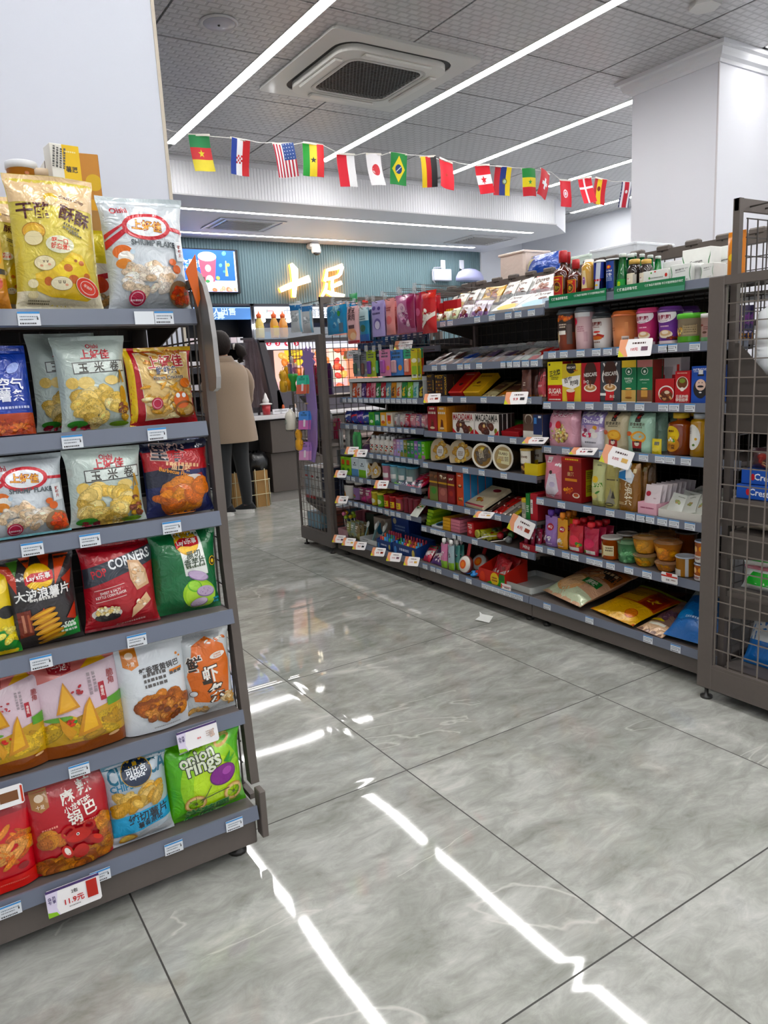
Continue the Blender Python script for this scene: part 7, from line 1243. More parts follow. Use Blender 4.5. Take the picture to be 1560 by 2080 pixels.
for i, (c1, c2, nm) in enumerate(gum):
    mb = bag(stp*.9, .095, .012, 'brick', c1, [('P', [(-.5, .5), (.5, .8), (.5, .5), (-.5, .15)], c2), ('E', 0, .22, .3, .2, c2)], i, 'gloss', fine=.6, L=.03)
    place(mb, 'gum_pack', nm+' gum pack standing in the white-topped rack, far section', 'sweets', (X+.012, yb-.008-stp*(i+.5), zr), (-.06, 0, RZ), None, 3, (.026, 0, 0), blabel=nm+' gum pack further back in the white-topped rack')
row('F4', 'pillow', 690, 746, 4, 836, 'snack_bag', ['navy and silver bag, far left', 'blue and red bag', 'violet and blue bag', 'royal blue bag'], 'packet', ['#2c3f8a', '#2a3c9a', '#4a3a9a', '#2346a0'], lambda i: [('P', [(-.5, .6), (.5, .8), (.5, .6), (-.5, .35)], ['#d0d4e0', '#c8303a', '#c8a8e0', '#e8e8f0'][i]), ('C', 0, .2, .4, .12, 8, .1, ['#c8303a', '#e8e0e8', '#3a8ad0'], .5)], d=.05, behind=2)
row('F4', 'box', 749, 797, 4, 838, 'sweet_box', ['bright green box', 'teal green box', 'amber box', 'cream and red box'], 'sweets', ['#4fae2c', '#1f7a5a', '#e8a82c', '#d8d0c0'], lambda i: [('R', 0, .55, .6, .7, ['#2f8a3a', '#c8e0d8', '#e8e0d0', '#c8342c'][i]), ('E', 0, .3, .3, .16, ['#d8e8c8', '#2f8a6a', '#c85a2c', '#e8a03c'][i])], d=.04, behind=3)
row('F4', 'pillow', 798, 868, 6, 842, 'snack_bag', ['grey and white bag', 'pale grey bag', 'rose red bag', 'pinkish bag', 'violet grey bag', 'dusty pink bag'], 'packet', ['#a8a4a8', '#c0b8b8', '#b83a4c', '#c88a94', '#8a6a94', '#c4808c'], d=.04, behind=2)
hang(703, 718, 878, 914, .42, 'brick', '#3f8a4c', [('R', -.2, .5, .2, 1.6, '#5ab06a'), ('R', .2, .5, .15, 1.6, '#2a6a3a')], 'toy_packet', 'green ribbed packet hanging at the left, fifth level, far section', n=1, hk=False)
flat('F5', 726, 748, 0, .2, .02, 'toy_packet', 'purple and orange long packet leaning', 'packet', '#7a5a8a', [('B', .7, 1, '#c87a3c'), ('L', 0, .4, .6, 2, '#e8d8c8', .1)], 240, 40, dx=.02)
row('F5', 'bottle', 748, 798, 5, 886, 'sweet_bottle', 'little white and black bottle with silver cap', 'bottle', ['#e0ddd8'], lambda i: [('C', 0, .32, .35, .3, 12, .1, ['#2c2a2c', '#b8443a', '#d8c84a', '#e8e8e4'], .7)], cap='#d8dce0', behind=2, mat='plastic', shoulder=.7, neck=.5, caph=.16, capr=.55)
row('F5', 'box', 799, 866, 9, 895, 'sweet_box', ['mauve box', 'lilac box', 'pale blue box', 'olive box', 'dark green box', 'green box', 'violet box', 'sea green box', 'lime box'], 'sweets', ['#a87a94', '#b8a0d0', '#a0b0d8', '#8a8a3c', '#2f6a3c', '#3f8a4a', '#8a6ab0', '#3a8a7a', '#6ab83c'], d=.03, behind=3)
row('F6', 'box', 687, 713, 2, 929, 'juice_box', ['lime green juice box, left of two,', 'lime green juice box, right of two,'], 'box', ['#8ac42c'], lambda i: [('R', 0, .72, .6, .5, '#d8582a'), ('E', 0, .3, .3, .16, '#3a7a2c'), ('L', 0, .55, .5, 1, '#3a5a1c', .08)], d=.05, behind=2)
row('F6', 'box', 714, 744, 2, 931, 'juice_box', ['white and blue juice box, left of two,', 'white and green juice box, right of two,'], 'box', ['#d8e4ea'], lambda i: [('B', 0, .4, ['#6a9ac8', '#7ab83c'][i]), ('E', 0, .72, .1, .06, '#2c3a4a'), ('L', 0, .58, .5, 1, '#4a5a6a', .08)], d=.05, behind=2)
for k, (a, b) in enumerate(((738, 754), (754, 770))):
    X, z, ya, yb, h = span('F6', a, b, .02, 942); place(heartbox(yb-ya, h, .03), 'sweet_gift_box', 'red and orange heart-shaped sweet box, %s of two, sixth shelf, far section' % ('left', 'right')[k], 'sweets', (X+.02, (ya+yb)/2, z), (-.12, 0, RZ+.1))
row('F6', 'tub', 771, 836, 4, 946, 'sweet_tub', ['pink tub with pink lid', 'pale blue tub with blue lid', 'aqua tub with blue lid', 'grey-green tub with teal lid'], 'sweets', ['#d88aa4', '#a8c8d0', '#8ab0b8', '#7a9a9a'], lambda i: [('R', 0, .4, .7, .3, '#d8d8d8')], lid='#2a7a9a', lidh=.012, behind=1)
for k in range(5):
    a = 798+k*13; flat('F6', a, a+14, 0, .16, .02, 'toy_packet', ['green toy packet', 'white and blue toy packet', 'pink toy packet', 'red toy packet', 'rose toy packet'][k], 'toy', ['#6ab83c', '#c8d0e0', '#c85a74', '#c8343a', '#b8445a'][k], gp('#2c2c44', '#e8d8e0', k), 250+k, 26, dx=.0)
for k, (a, b) in enumerate(((690, 712), (712, 729))):
    R('F7', 'bottle', a, b, 971, 'sweet_jar', ['white sweet jar with white lid', 'purple-labelled jar with white lid'][k], 'jar', '#3a2c2c', [('R', 0, .38, .9, .62, ['#dcd8d2', '#8a6a9a'][k]), ('C', -.1, .25, .12, .1, 6, .1, ['#c8342c', '#d8a03c', '#4a7a3c'], .8)], cap='#e3e1dc', shoulder=.72, neck=.7, caph=.16, capr=.8, seed=260+k)
row('F7', 'pillow', 727, 752, 2, 992, 'sweet_bag', ['maroon bag with purple trim', 'magenta and white bag'], 'sweets', ['#7a2a4a', '#b83a7a'], d=.04, behind=2)
row('F7', 'tub', 750, 774, 2, 1000, 'sweet_tub', ['yellow sweet pot', 'lime green sweet pot'], 'sweets', ['#e0c82c', '#7ac42c'], lambda i: [('E', 0, .4, .3, .2, '#f0f0d8')], lid='#d8c42c', lidh=.015, behind=1)
row('F7', 'tub', 775, 812, 3, 1008, 'sweet_tub', ['red sweet pot', 'red and yellow tube', 'rose tube with yellow label'], 'sweets', ['#c82a24', '#b8202c', '#c85a6a'], lambda i: [('R', 0, .4, .7, .5, '#e8c83c'), ('L', 0, .45, .4, 2, '#7a1c1c', .1)], lid='#b81f24', lidh=.012, behind=1)
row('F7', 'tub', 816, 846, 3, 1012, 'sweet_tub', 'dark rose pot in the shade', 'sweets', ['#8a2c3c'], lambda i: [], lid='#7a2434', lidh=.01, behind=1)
flat('F7', 832, 852, 0, .16, .025, 'snack_packet', 'white, green and orange packet hanging over the shelf edge', 'packet', '#d8dcd0', [('C', 0, .5, .35, .3, 14, .12, ['#3a8a3c', '#e88a2c', '#2c2c24'], .5)], 262, 42, dx=-.02)
R('F8', 'tray', 684, 706, 1075, 'sweet_display', 'pink plastic basket', 'basket', '#dca8b0', [], d=.14, behind=0, mat='haze')
rnd = random.Random(8); X, z, ya, yb, h = span('F8', 686, 704, .03)
for k in range(6): lolly((X+.03*(k % 3)+.02, ya+.015+(yb-ya-.03)*rnd.random(), z+.13+.02*(k % 2)), 0, ['#8fae3c', '#d8a03c', '#a8c84a', '#d87a9a', '#c8b04a', '#9ac050'][k], ['leaf green', 'amber', 'lime', 'pink', 'mustard', 'yellow-green'][k]+' lollipop standing in the pink basket', r=.016)
for o in bpy.data.objects:
    if 'standing in the pink basket' in o.get('label', ''): o.rotation_euler = (math.radians(80), 0, rnd.uniform(-1, 1)); o['group'] = 'lollipops in the pink basket'
row('F8', 'pillow', 702, 728, 3, 1062, 'toy_packet', ['olive toy packet', 'grey-green toy packet', 'brown toy packet'], 'toy', ['#8a8a4a', '#7a8a7a', '#7a6a4a'], d=.03, behind=2)
R('F8', 'tray', 730, 771, 1096, 'sweet_display', 'clear white tray of plastic spoons', 'tray', '#d8dcdc', [('L', -.2, .5, .3, 2, '#6a6a6a', .04)], d=.14, behind=0, mat='haze')
X, z, ya, yb, h = span('F8', 732, 769, .03)
for k in range(7):
    mb = MB(); mb.tube([(0, 0, 0), (0, .004, .09)], [.004, .005], hx('#7aa0a4')); mb.lathe([(.006, .085), (.014, .10), (.013, .12), (.004, .13)], n=12, col=hx('#d8dcd8'), sy=.5)
    place(mb, 'plastic_spoon', 'white and teal spoon standing in the clear tray', 'toy', (X+.02+.03*(k % 3), ya+.015+(yb-ya-.03)*k/6, z+.006), (-.25, .15, RZ), 'spoons in the clear tray')
for q, (a, b, nm) in enumerate(((765, 795, 'left'), (797, 846, 'right'))):
    R('F8', 'tray', a, b, 1098+q*10, 'sweet_display', 'navy display box of tiny bottles, %s of two,' % nm, 'tray', '#1f3c78', [('L', 0, .4, .4, 1, '#c8d0e8', .06), ('E', .38, .4, .06, .1, '#c8b86a'), ('E', -.38, .3, .06, .1, '#5a8ac8')], d=.15, behind=0, back=.03)
    X, z, ya, yb, h = span('F8', a+2, b-2, .02); cc = ['#2a8ac8', '#3aa0d8', '#e0c82c', '#2a9a5a', '#d8582a', '#b8203c', '#2a7ad0', '#a81c3a']
    nn = 6 if q == 0 else 8
    for i in range(nn):
        for j in range(3):
            c_ = cc[(i*3+j*5+q) % 8] if j < 2 else '#a81c3a'; mb = MB(); mb.lathe([(.010, 0), (.012, .004), (.012, .036), (.006, .045), (.007, .062), (.003, .064)], n=12, cols=[hx(c_)]*3+[hx(c_)]*2)
            mb.lathe([(.0122, .012), (.0122, .030)], n=12, cols=[hx('#e8d84a' if c_ != '#e0c82c' else '#d8582a')], mat='gloss', cap=False)
            place(mb, 'toy_bottle', {'#2a8ac8': 'blue', '#3aa0d8': 'sky blue', '#e0c82c': 'yellow', '#2a9a5a': 'green', '#d8582a': 'orange', '#b8203c': 'crimson', '#2a7ad0': 'cobalt', '#a81c3a': 'dark red'}[c_]+' toy bottle in the navy display box, %s of two' % nm, 'toy', (X+.02+.035*j, ya+.012+(yb-ya-.024)*i/(nn-1), z+.008+.012*j), (0, 0, 0), 'toy bottles in the navy display boxes')
R('F8', 'box', 796, 832, 1050, 'gift_box', 'navy box with a white handle behind the toy bottles', 'box', '#22408c', [('L', 0, .6, .6, 2, '#8aa0d0', .06), ('E', .3, .3, .12, .14, '#c8b86a'), ('E', -.3, .8, .1, .1, '#c8c0a0')], d=.10, behind=0, dx=.18)
R('F8', 'box', 760, 784, 1052, 'toy_box', 'beige box with a blue figure', 'box', '#c8bcae', [('E', 0, .45, .28, .3, '#4a8ab0'), ('E', .3, .6, .2, .3, '#a89a8c')], d=.08, behind=0, dx=.18)
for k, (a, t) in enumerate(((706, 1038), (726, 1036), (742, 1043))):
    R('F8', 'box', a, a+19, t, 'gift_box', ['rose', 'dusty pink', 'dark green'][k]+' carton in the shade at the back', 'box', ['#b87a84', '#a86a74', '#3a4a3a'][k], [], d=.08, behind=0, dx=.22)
for k, (px_, dz, sk) in enumerate(((686, -.03, 'F8'), (706, -.028, 'F8'), (728, -.03, 'F8'), (766, -.03, 'F8'), (798, -.03, 'F8'), (834, -.02, 'F8'), (692, -.02, 'F7'), (772, -.035, 'F6'), (690, -.015, 'F6'), (712, -.02, 'F5'), (730, -.03, 'F5'))):
    pc_r(sk, px_, .085, dz, (pr(-40), 0, RZ+.3+.2), ['card below the pink basket', 'card between basket and spoons', 'card under the spoon tray', 'card under the left navy box', 'card under the right navy box', 'card at the foot of the gummy packets', 'card under the white sweet jar', 'large card below the blue-lidded tubs', 'card under the lime juice boxes', 'upper card below the green ribbed packet', 'orange-edged card below the long packet'][k].replace('card', 'small white price card', 1), k)
pc_r('F2', 818, .10, -.02, (pr(-40), 0, RZ+.5+.2), 'white price card slanting out under the pink hanging bags', 0)
pc_r('F2', 711, .09, -.05, (pr(-30), 0, RZ+.5+.2), 'white price card below the tall pale pink bag', 2)
def EI(x0, x1, yf, z, h, d, s, kind, name, label, cat, col, specs=(), y1=None, **kw):
    """a pack whose front looks along s*Y"""
    w = x1-x0; mb = carton(w, h, d, col, list(specs), int(x0*100), **kw) if kind == 'box' else bag(w, h, d, kind, col, list(specs), int(x0*100), 'film', fine=.6, L=.02)
    return place(mb, name, label, cat, ((x0+x1)/2, yf-s*d/2, z), (0, 0, 0 if s < 0 else PI))
nu = 'in the near end unit'
mb = MB(); mb.lathe([(.085, 0), (.09, .02), (.09, .09), (.086, .095), (.09, .10), (.09, .145), (.085, .15), (.089, .156), (.088, .18), (.078, .21), (.04, .235)], n=28, col=hx('#e9edf0'), sx=.8); mb.lathe([(.038, .232), (.038, .262), (.03, .266), (.032, .30), (.032, .312)], n=20, col=hx('#5fd01c'))
place(mb, 'detergent_bottle', 'large white bottle with bright green cap behind the wire mesh', 'bottle', (.42, -.425, 1.20))
for k in range(2):
    mb = carton(.24, .05, .06, '#1f55b8', [('T', 'Crest', -.15, .5, .3, '#eef2fa', -4), ('L', .2, .6, .3, 2, '#c8e0f4', .03), ('E', .38, .3, .06, .06, '#7ac8f0'), ('E', -.32, .5, .03, .05, '#c8303a')]); place(mb, 'toothpaste_box', 'blue toothpaste box, %s of two behind the near mesh' % ('lower', 'upper')[k], 'box', (.36+.01*k, -.455-.01*k, .773+.052*k), (0, 0, -PI/2))
mb = bag(.22, .085, .10, 'pillow', '#d8d0c0', [('R', -.2, .6, .08, .04, '#3a4a9a'), ('R', .2, .5, .08, .04, '#3a4a9a')], 6, 'film', fine=.6, L=.02); place(mb, 'cloth_bag', 'cream soft bag between the toothpaste and the green pack, near end unit', 'bag', (.40, -.435, .652), (0, 0, -PI/2))
for k in range(2):
    mb = bag(.26, .10, .09, 'pillow', '#e4e8e4', [('P', [(-.45, .2), (.4, .3), (.45, .75), (-.3, .7)], '#2fb83c'), ('P', [(-.5, .75), (.5, .88), (.5, .96), (-.5, .9)], '#d88a9a'), ('R', 0, .5, .03, .3, '#e4ece4', 20)], 5+k, 'film', fine=.6, L=.02)
    place(mb, 'tissue_bag', 'white and green wrapped pack with pink trim, %s in the near end unit' % ('lower', 'upper')[k], 'packet', (.39, -.46-.01*k, .432+.088*k), (math.radians(-8), 0, -PI/2))
mb = bag(.16, .18, .06, 'pillow', '#1f66b0', [('B', .5, 1, '#c8ccce')], 9, 'film', fine=.6, L=.03); place(mb, 'snack_bag', 'blue and silver bag leaning low inside the near end unit', 'bag', (.40, -.42, .142), (math.radians(-25), 0, -PI/2))
mb = bag(.20, .07, .08, 'pillow', '#4a3034', [('C', 0, .5, .3, .2, 10, .1, ['#8a2a24', '#c8a46a'], .6)], 10, 'film', fine=.6, L=.03); place(mb, 'dark_packet', 'dark packet lying above the toothpaste in the near end unit', 'packet', (.37, -.46, .879), (0, 0, -PI/2))
mb = bag(.07, .15, .04, 'doy', '#e0861c', [('E', 0, .4, .3, .2, '#f0c83c')], 11, 'film', fine=.7); place(mb, 'juice_packet', 'orange packet behind the upright post at the right edge', 'packet', (.49, -.20, 1.553), (0, 0, RZ))
hook_y = -.43
for k in range(3): 
    yy = -.33; x_ = .40+.09*k; root = empty('display_hook', (x_, -.285, 1.76), 'steel hook pointing at the camera from the near beam, number %s' % ('one', 'two', 'three')[k], 'hook', 'hooks on the near end unit')
    a = MB(); a.tube([(x_, -.285, 1.76), (x_, -.50, 1.765), (x_, -.51, 1.775)], .003, hx('#4a4643')); a.build('wire', root, origin=root.location)
mb = MB(); mb.box(-.055, .055, -.03, .03, 0, .24, hx('#dfe4ee'), 'haze', ch=.012)
for k in range(4): mb.box(-.04+.024*k, -.028+.024*k, -.018, .018, .012, .226, hx(['#f0f2f6', '#a8aebc', '#e0e4ec', '#b8a0b0'][k]), 'plastic')
mb.tube([(-.008, 0, .24), (-.008, 0, .262), (0, 0, .272), (.008, 0, .262), (.008, 0, .24)], .003, hx('#e8eaf0'), 'plastic')
o = place(mb, 'hanger_pack', 'clear plastic pack of white rods hanging at the right edge', 'packet', (.40, -.46, 1.492), (0, 0, -PI/2), on=False)
fu = 'in the far end unit'
for k, (x0, c1, c2, nm) in enumerate(((.37, '#8aa8b8', '#c8d8e0', 'pale blue'), (.49, '#b87a6c', '#c8343a', 'salmon'), (.61, '#6a8aa0', '#d8e0e4', 'steel blue'), (.73, '#3a4450', '#d8d8d4', 'charcoal'), (.86, '#7ab0c4', '#e8e8e8', 'aqua'))):
    for j in range(2): EI(x0, x0+.115, 3.16-.10*j, .14, .115, .09, 1, 'box', 'tissue_box', nm+' carton low in the far end unit, %s row' % ('outer', 'inner')[j], 'box', c1, [('E', 0, .5, .3, .3, c2), ('L', 0, .2, .6, 1, '#e8e8e8', .06)], side=c1)
for k, (y_, c1, c2, nm) in enumerate(((3.14, '#a8b4bc', '#c86a6a', 'grey-blue'), (3.05, '#c4c4c0', '#b84444', 'grey-white'), (2.96, '#d0d0cc', '#4a4a4a', 'white'), (2.87, '#1f2438', '#d8d8d8', 'navy'))):
    mb = carton(.08, .24, .2, c1, [('E', 0, .7, .3, .1, c2), ('L', 0, .4, .6, 4, '#5a5a5c', .08), ('B', 0, .1, c2)], k); place(mb, 'paper_pack', nm+' tall carton on the middle shelf of the far end unit', 'box', (.475, y_, .36), (0, 0, RZ))
for k, (y_, c1, nm) in enumerate(((3.12, '#e0d0c8', 'cream and red'), (3.02, '#8a8c90', 'grey'), (2.90, '#9a9c9c', 'mid grey'))):
    mb = bag(.09, .22, .06, 'brick', c1, [('E', 0, .3, .3, .16, '#b82a2c')] if k == 0 else [('L', 0, .6, .6, 3, '#c8c8c8', .08)], k, 'film', fine=.6, L=.03); place(mb, 'soft_pack', nm+' soft pack on the upper shelf of the far end unit', 'packet', (.45, y_, .80), (0, 0, RZ))
for k, (x_, y_, z_, h_, c1, c2, nm) in enumerate(((.42, 3.10, 1.121, .20, '#d8b83c', '#2c3a8a', 'gold and navy'), (.42, 3.0, 1.121, .21, '#b83a4c', '#e0a8b0', 'rose'), (.42, 2.89, 1.121, .21, '#c04a5a', '#8a2434', 'brick pink'), (.50, 3.04, 1.121, .22, '#9a2450', '#c86a94', 'magenta'), (.50, 2.93, 1.121, .22, '#3a2450', '#c86a94', 'deep purple'))):
    mb = bag(.09, h_, .045, 'brick', c1, [('E', 0, .5, .35, .2, c2), ('L', 0, .7, .6, 2, '#3a2c2c', .08), ('R', 0, .85, .4, .2, '#b8a07a')], k, 'film', fine=.6, L=.03); place(mb, 'snack_bag', nm+' bag on the highest shelf of the far end unit', 'packet', (x_, y_, z_), (0, 0, RZ))
for k, (x_, y_, c1, nm) in enumerate(((.40, 2.88, '#a8284c', 'cerise'), (.40, 3.13, '#b0305a', 'raspberry'))):
    mb = bag(.08, .15, .05, 'brick', c1, [('R', 0, .7, .5, .3, '#b8a07a')], k, 'film', fine=.6, L=.03); place(mb, 'snack_bag', nm+' pouch tucked beside the soft packs in the far end unit', 'packet', (x_+.12, y_, .80), (0, 0, RZ))
for k, (px_, c1, nm) in enumerate(((662, '#b8bcc0', 'silver'), (678, '#a8aaa8', 'dull silver'))):
    R('F5', 'pillow', px_+14, px_+30, 838+14*k, 'snack_bag', nm, 'packet', c1, [('C', 0, .5, .3, .3, 8, .12, ['#d8dcdc', '#8a8e90'], .6)], behind=1, dx=.02, full=nm+' crumpled bag at the far left of the fourth shelf')
R('F7', 'brick', 678, 692, 962, 'snack_bag', 'x', 'packet', '#252f48', [('L', 0, .7, .6, 3, '#c8d0e0', .08), ('R', 0, .25, .6, .3, '#8a9ab8')], behind=1, dx=.01, full='dark navy pouch at the left end of the seventh shelf, far section')
for k in range(3): R('F6', 'box', 672, 688, 895+22*k, 'grey_carton', 'x', 'box', '#8a8e92', [], behind=0, dx=.16+.02*k, z0=SA['F6'][1]+.0, full=('tallest', 'middle', 'lowest')[k]+' of three grey cartons at the far left behind the price cards') if k == 0 else None
def yz(px_, py_, X=.315): p = onx(px_, py_, X); return (p.y, p.z)
out = [(636, 940), (641, 905), (640, 830), (632, 745), (637, 735), (631, 728), (636, 718), (628, 715), (627, 704), (622, 713), (618, 703), (615, 714), (611, 706), (613, 722), (607, 726), (614, 734), (608, 742), (616, 748), (616, 770), (621, 830), (622, 900), (623, 935)]
P = [yz(*q) for q in out]; mb = MB(); mb.prism(P, .326, .331, hx('#a78bc8'), 'gloss', ax=0)
cy_, cz_ = yz(622, 722); n_ = len(mb.v)
deco(mb, [('E', 0, .5, .45, .10, '#c8a0d0'), ('L', -.1, .93, .5, 1, '#5a3a7a', .1), ('E', .15, .84, .22, .05, '#d8b890')], .12, .50, lambda x, z, e: (.326-e, P[0][0]+.075-x, P[0][1]+z), .2)
o = mb.build('clip_strip', origin=(.33, P[0][0], P[0][1])); tag(o, 'tall purple cardboard strip with a spiky crown on the far end unit', 'display strip')
for k, (px_, py_, c1, c2, nm) in enumerate(((612, 800, '#5ac0a4', '#d87a6a', 'mint and coral'), (616, 872, '#6a9ae0', '#c87ab0', 'blue and pink'), (617, 934, '#b08acc', '#d8a0c8', 'lilac and pink'))):
    p = onx(px_, py_, .28)
    for j in range(2):
        mb = hangcard(.085, .13, c1, [('B', 0, .5, c2), ('L', 0, .8, .6, 2, '#2c4a5a', .06), ('R', .1, .35, .2, .6, '#e8e0e8')], None, k, notch=True)
        place(mb, 'toy_card', nm+' card on the purple strip, %s' % ('outer', 'inner')[j], 'blister card', (.27+.022*j, p.y-.02, p.z), (math.radians(-10), 0, RZ+.5), on=False)
def toyfig(px_, py0, py1, X, col, label, dark='#7a4a1a'):
    zt_ = onx(px_, py0, X).z; p = onx(px_, py1, X); h = zt_-p.z; mb = MB(); c1 = hx(col)
    r = h*.24; mb.lathe([(r*.5, 0), (r*.95, h*.06), (r*1.05, h*.25), (r*.9, h*.48), (r*.62, h*.56), (r*.85, h*.66), (r*.92, h*.80), (r*.7, h*.94), (r*.2, h)], n=18, col=c1, sy=.75)
    for sg in (-1, 1):
        mb.lathe([(r*.2, -r*.5), (r*.34, -r*.2), (r*.3, r*.3), (r*.1, r*.5)], (sg*r*1.05, 0, h*.38), 10, c1); mb.lathe([(r*.1, 0), (r*.24, r*.1), (r*.1, r*.25)], (sg*r*.5, 0, h*.95), 8, c1)
        mb.lathe([(.002, 0), (.004, .003), (.002, .006)], (sg*r*.3, -r*.62, h*.8), 8, hx(dark))
    mb.tube([(0, 0, h*.97), (0, 0, h+.02), (0, max(.02, .345-X), h+.03)], .002, hx('#2a2a2a'), 'plastic', 5)
    o = place(mb, 'squeeze_toy', label, 'toy', (p.x, p.y, p.z), (0, 0, RZ), on=False); return o
toyfig(577, 752, 797, .30, '#e3ac1c', 'plump yellow squeeze toy hanging at the left of the far end unit')
toyfig(588, 742, 795, .36, '#dca21c', 'second yellow squeeze toy tucked behind the first')
toyfig(609, 873, 915, .27, '#e6a51c', 'yellow pear-shaped squeeze toy hanging low beside the purple strip')
p = onx(597, 795, .29); mb = MB(); mb.lathe([(.012, 0), (.022, .01), (.016, .06), (.034, .10), (.036, .125)], n=16, col=hx('#2f9a3a')); mb.lathe([(.030, .125), (.034, .19), (.026, .20)], n=16, col=hx('#7a5a9a'), mat='haze'); mb.lathe([(.01, .20), (.012, .235), (.003, .25)], n=10, col=hx('#c8cccc'), mat='haze')
mb.tube([(0, 0, .24), (0, 0, .27), (.06, 0, .28)], .002, hx('#2a2a2a'), 'plastic', 5); place(mb, 'toy_blaster', 'green and purple cup-shaped toy hanging at the far end unit', 'toy', (p.x, p.y, p.z), on=False)
p = onx(592, 873, .25); mb = MB(); mb.lathe([(.034, 0), (.04, .006), (.04, .10), (.03, .125), (.012, .135), (.012, .15)], n=18, col=hx('#e3dfd0')); mb.tube([(0, 0, .15), (.0, 0, .175), (.03, 0, .175)], .006, hx('#2a2a2c')); deco(mb, [('O', 0, .5, .2, .2, .05, '#8a9a8a'), ('R', 0, .5, .04, .6, '#5a6a5a')], .08, .12, lambda x, z, e: (-.0405-e, -x, z), .2)
place(mb, 'pump_bottle', 'cream pump bottle on the outer corner of the far end unit', 'bottle', (p.x, p.y, p.z), on=False)
mb = MB(); q = onx(592, 873, .25); mb.box(.235, .335, q.y-.06, q.y+.06, q.z-.008, q.z-.001, STEEL); mb.tube([(.245, q.y, q.z+.03), (.245, q.y+.05, q.z+.04), (.33, q.y+.05, q.z+.04)], .003, STEEL); o = mb.build('side_bracket', origin=(.3, q.y, q.z)); tag(o, 'small steel side bracket holding the cream pump bottle', 'bracket')
for k, (px_, yt, c1, nm) in enumerate(((600, 616, '#c4c8ca', 'silver'), (622, 618, '#b8bcbe', 'dull silver'))):
    p = ony(px_, yt, 3.05); w = .10; h = .20
    mb = bag(w, h, .03, 'pillow', c1, [('B', .75, .95, '#3a6a9a'), ('C', 0, .5, .3, .3, 10, .12, ['#dfe3e6', '#9aa0a4'], .6), ('R', .38, .4, .14, 1.6, '#8ab8d0')], k, 'film', fine=.7, L=.02)
    place(mb, 'snack_bag', nm+' bag hanging on the far face of the end unit, %s' % ('outer', 'inner')[k], 'packet', (p.x, p.y, p.z-h), (0, 0, RZ+.6), on=False)
for k in range(3):
    x_ = .42+.16*k; zz = 1.765; root = empty('display_hook', (x_, 2.78, zz), 'steel hook on the far side of the end unit, number %s' % ('one', 'two', 'three')[k], 'hook', 'hooks on the far end unit'); a = MB(); a.tube([(x_, 2.78, zz), (x_, 3.16, zz+.004), (x_, 3.18, zz+.02)], .003, hx('#4a4643')); a.build('wire', root, origin=root.location)
    b = MB(); b.box(x_-.02, x_+.02, 3.165, 3.168, zz-.03, zz+.03, hx('#dfe3e6'), 'clear'); b.build('tag_holder', root, origin=root.location)
dk = hx('#39343a'); br_ = hx('#5a524d')
root = empty('checkout_counter', (1.9, 5.45, 0), 'dark brown till counter with pale worktop behind the shopper', 'counter')
O = lambda mb, nm: mb.build(nm, root, origin=root.location)
a = MB(); a.box(.96, 3.4, 5.08, 5.8, .10, .50, br_, ch=.004); a.box(.96, 3.4, 5.04, 5.8, .505, .83, br_, ch=.004); O(a, 'cabinet')
a = MB(); a.box(.93, 3.4, 5.11, 5.78, .0, .10, hx('#8f8a86')); O(a, 'plinth')
a = MB(); a.box(.62, .96, 5.35, 5.8, .0, .82, hx('#1c1a1a')); O(a, 'recess')
a = MB(); a.box(.60, 3.42, 5.00, 5.84, .845, .89, hx('#d6d4d6'), 'plastic', ch=.006); O(a, 'worktop')
root = empty('food_display_case', (1.6, 5.4, .89), 'dark framed food display case with slanting side and glowing food posters', 'display case')
O = lambda mb, nm: mb.build(nm, root, origin=root.location)
pA = ony(524, 692, 5.15); pB = ony(557, 838, 5.15); fx = pA.x; fz = pA.z
a = MB(); a.prism([(fx, fz), (fx+.06, fz), (pB.x+.12, .895), (pB.x+.0, .895)], 5.13, 5.17, hx('#4a464a'), ax=1); a.box(fx, 2.5, 5.13, 5.17, fz-.02, fz+.01, hx('#4a464a')); a.box(pB.x+.04, 2.5, 5.13, 5.17, .895, 1.12, hx('#56525a')); a.box(fx+.04, 2.5, 5.5, 5.52, .895, fz, hx('#4a464a')); O(a, 'frame')
a = MB(); a.box(fx+.05, 2.4, 5.175, 5.19, fz-.09, fz-.025, hx('#cfd0dc'), 'screen')
def cpos(px_, py_, Y=5.17): return ony(px_, py_, Y)
for k, px_ in enumerate((546, 564, 583, 602)):
    p = cpos(px_, 697); a.prism(ell(p.x, p.z, .028, .028, 0, 16), 5.170, 5.1745, hx('#c0203c'), 'screen', ax=1)
    V, F, tw, th = textmesh('12345'[k+1], .02); a.faces([(p.x+x*.05, 5.1692, p.z+y*.05) for x, y in V], F, hx('#f4e8ea'), 'screen')
O(a, 'number_strip')
a = MB(); p0 = cpos(545, 838-13); a.box(1.12, 2.4, 5.176, 5.186, 1.125, fz-.10, hx('#d8a898'), 'screen'); w_, h_ = 1.28, fz-.10-1.125
deco(a, [('R', -.30, .80, .22, .12, '#e0b020'), ('L', -.30, .82, .16, 2, '#7a4a10', .012), ('C', -.12, .72, .10, .1, 10, .03, ['#7a2c14', '#b8442c', '#c8702c'], .7), ('C', -.36, .45, .10, .2, 16, .035, ['#c86a1c', '#a83a1c', '#e0a84a'], .7), ('E', -.18, .42, .09, .14, '#e88a7a'), ('O', -.18, .62, .06, .05, .012, '#d8504a'), ('R', 0, .08, 1, .07, '#d8a0a0'), ('R', .05, .6, .12, .3, '#e8c8b0'), ('C', .1, .4, .1, .2, 14, .04, ['#d8502c', '#e8a04a', '#c8342c'], .7), ('R', .3, .5, .3, .3, '#d87a5a')], w_, h_, lambda x, z, e: (1.76+x, 5.1755-e, 1.125+z), .2, 'screen'); O(a, 'poster')
a = MB(); a.box(1.25, 2.4, 5.16, 5.5, 1.10, 1.12, hx('#6a625e')); O(a, 'rack_shelf')
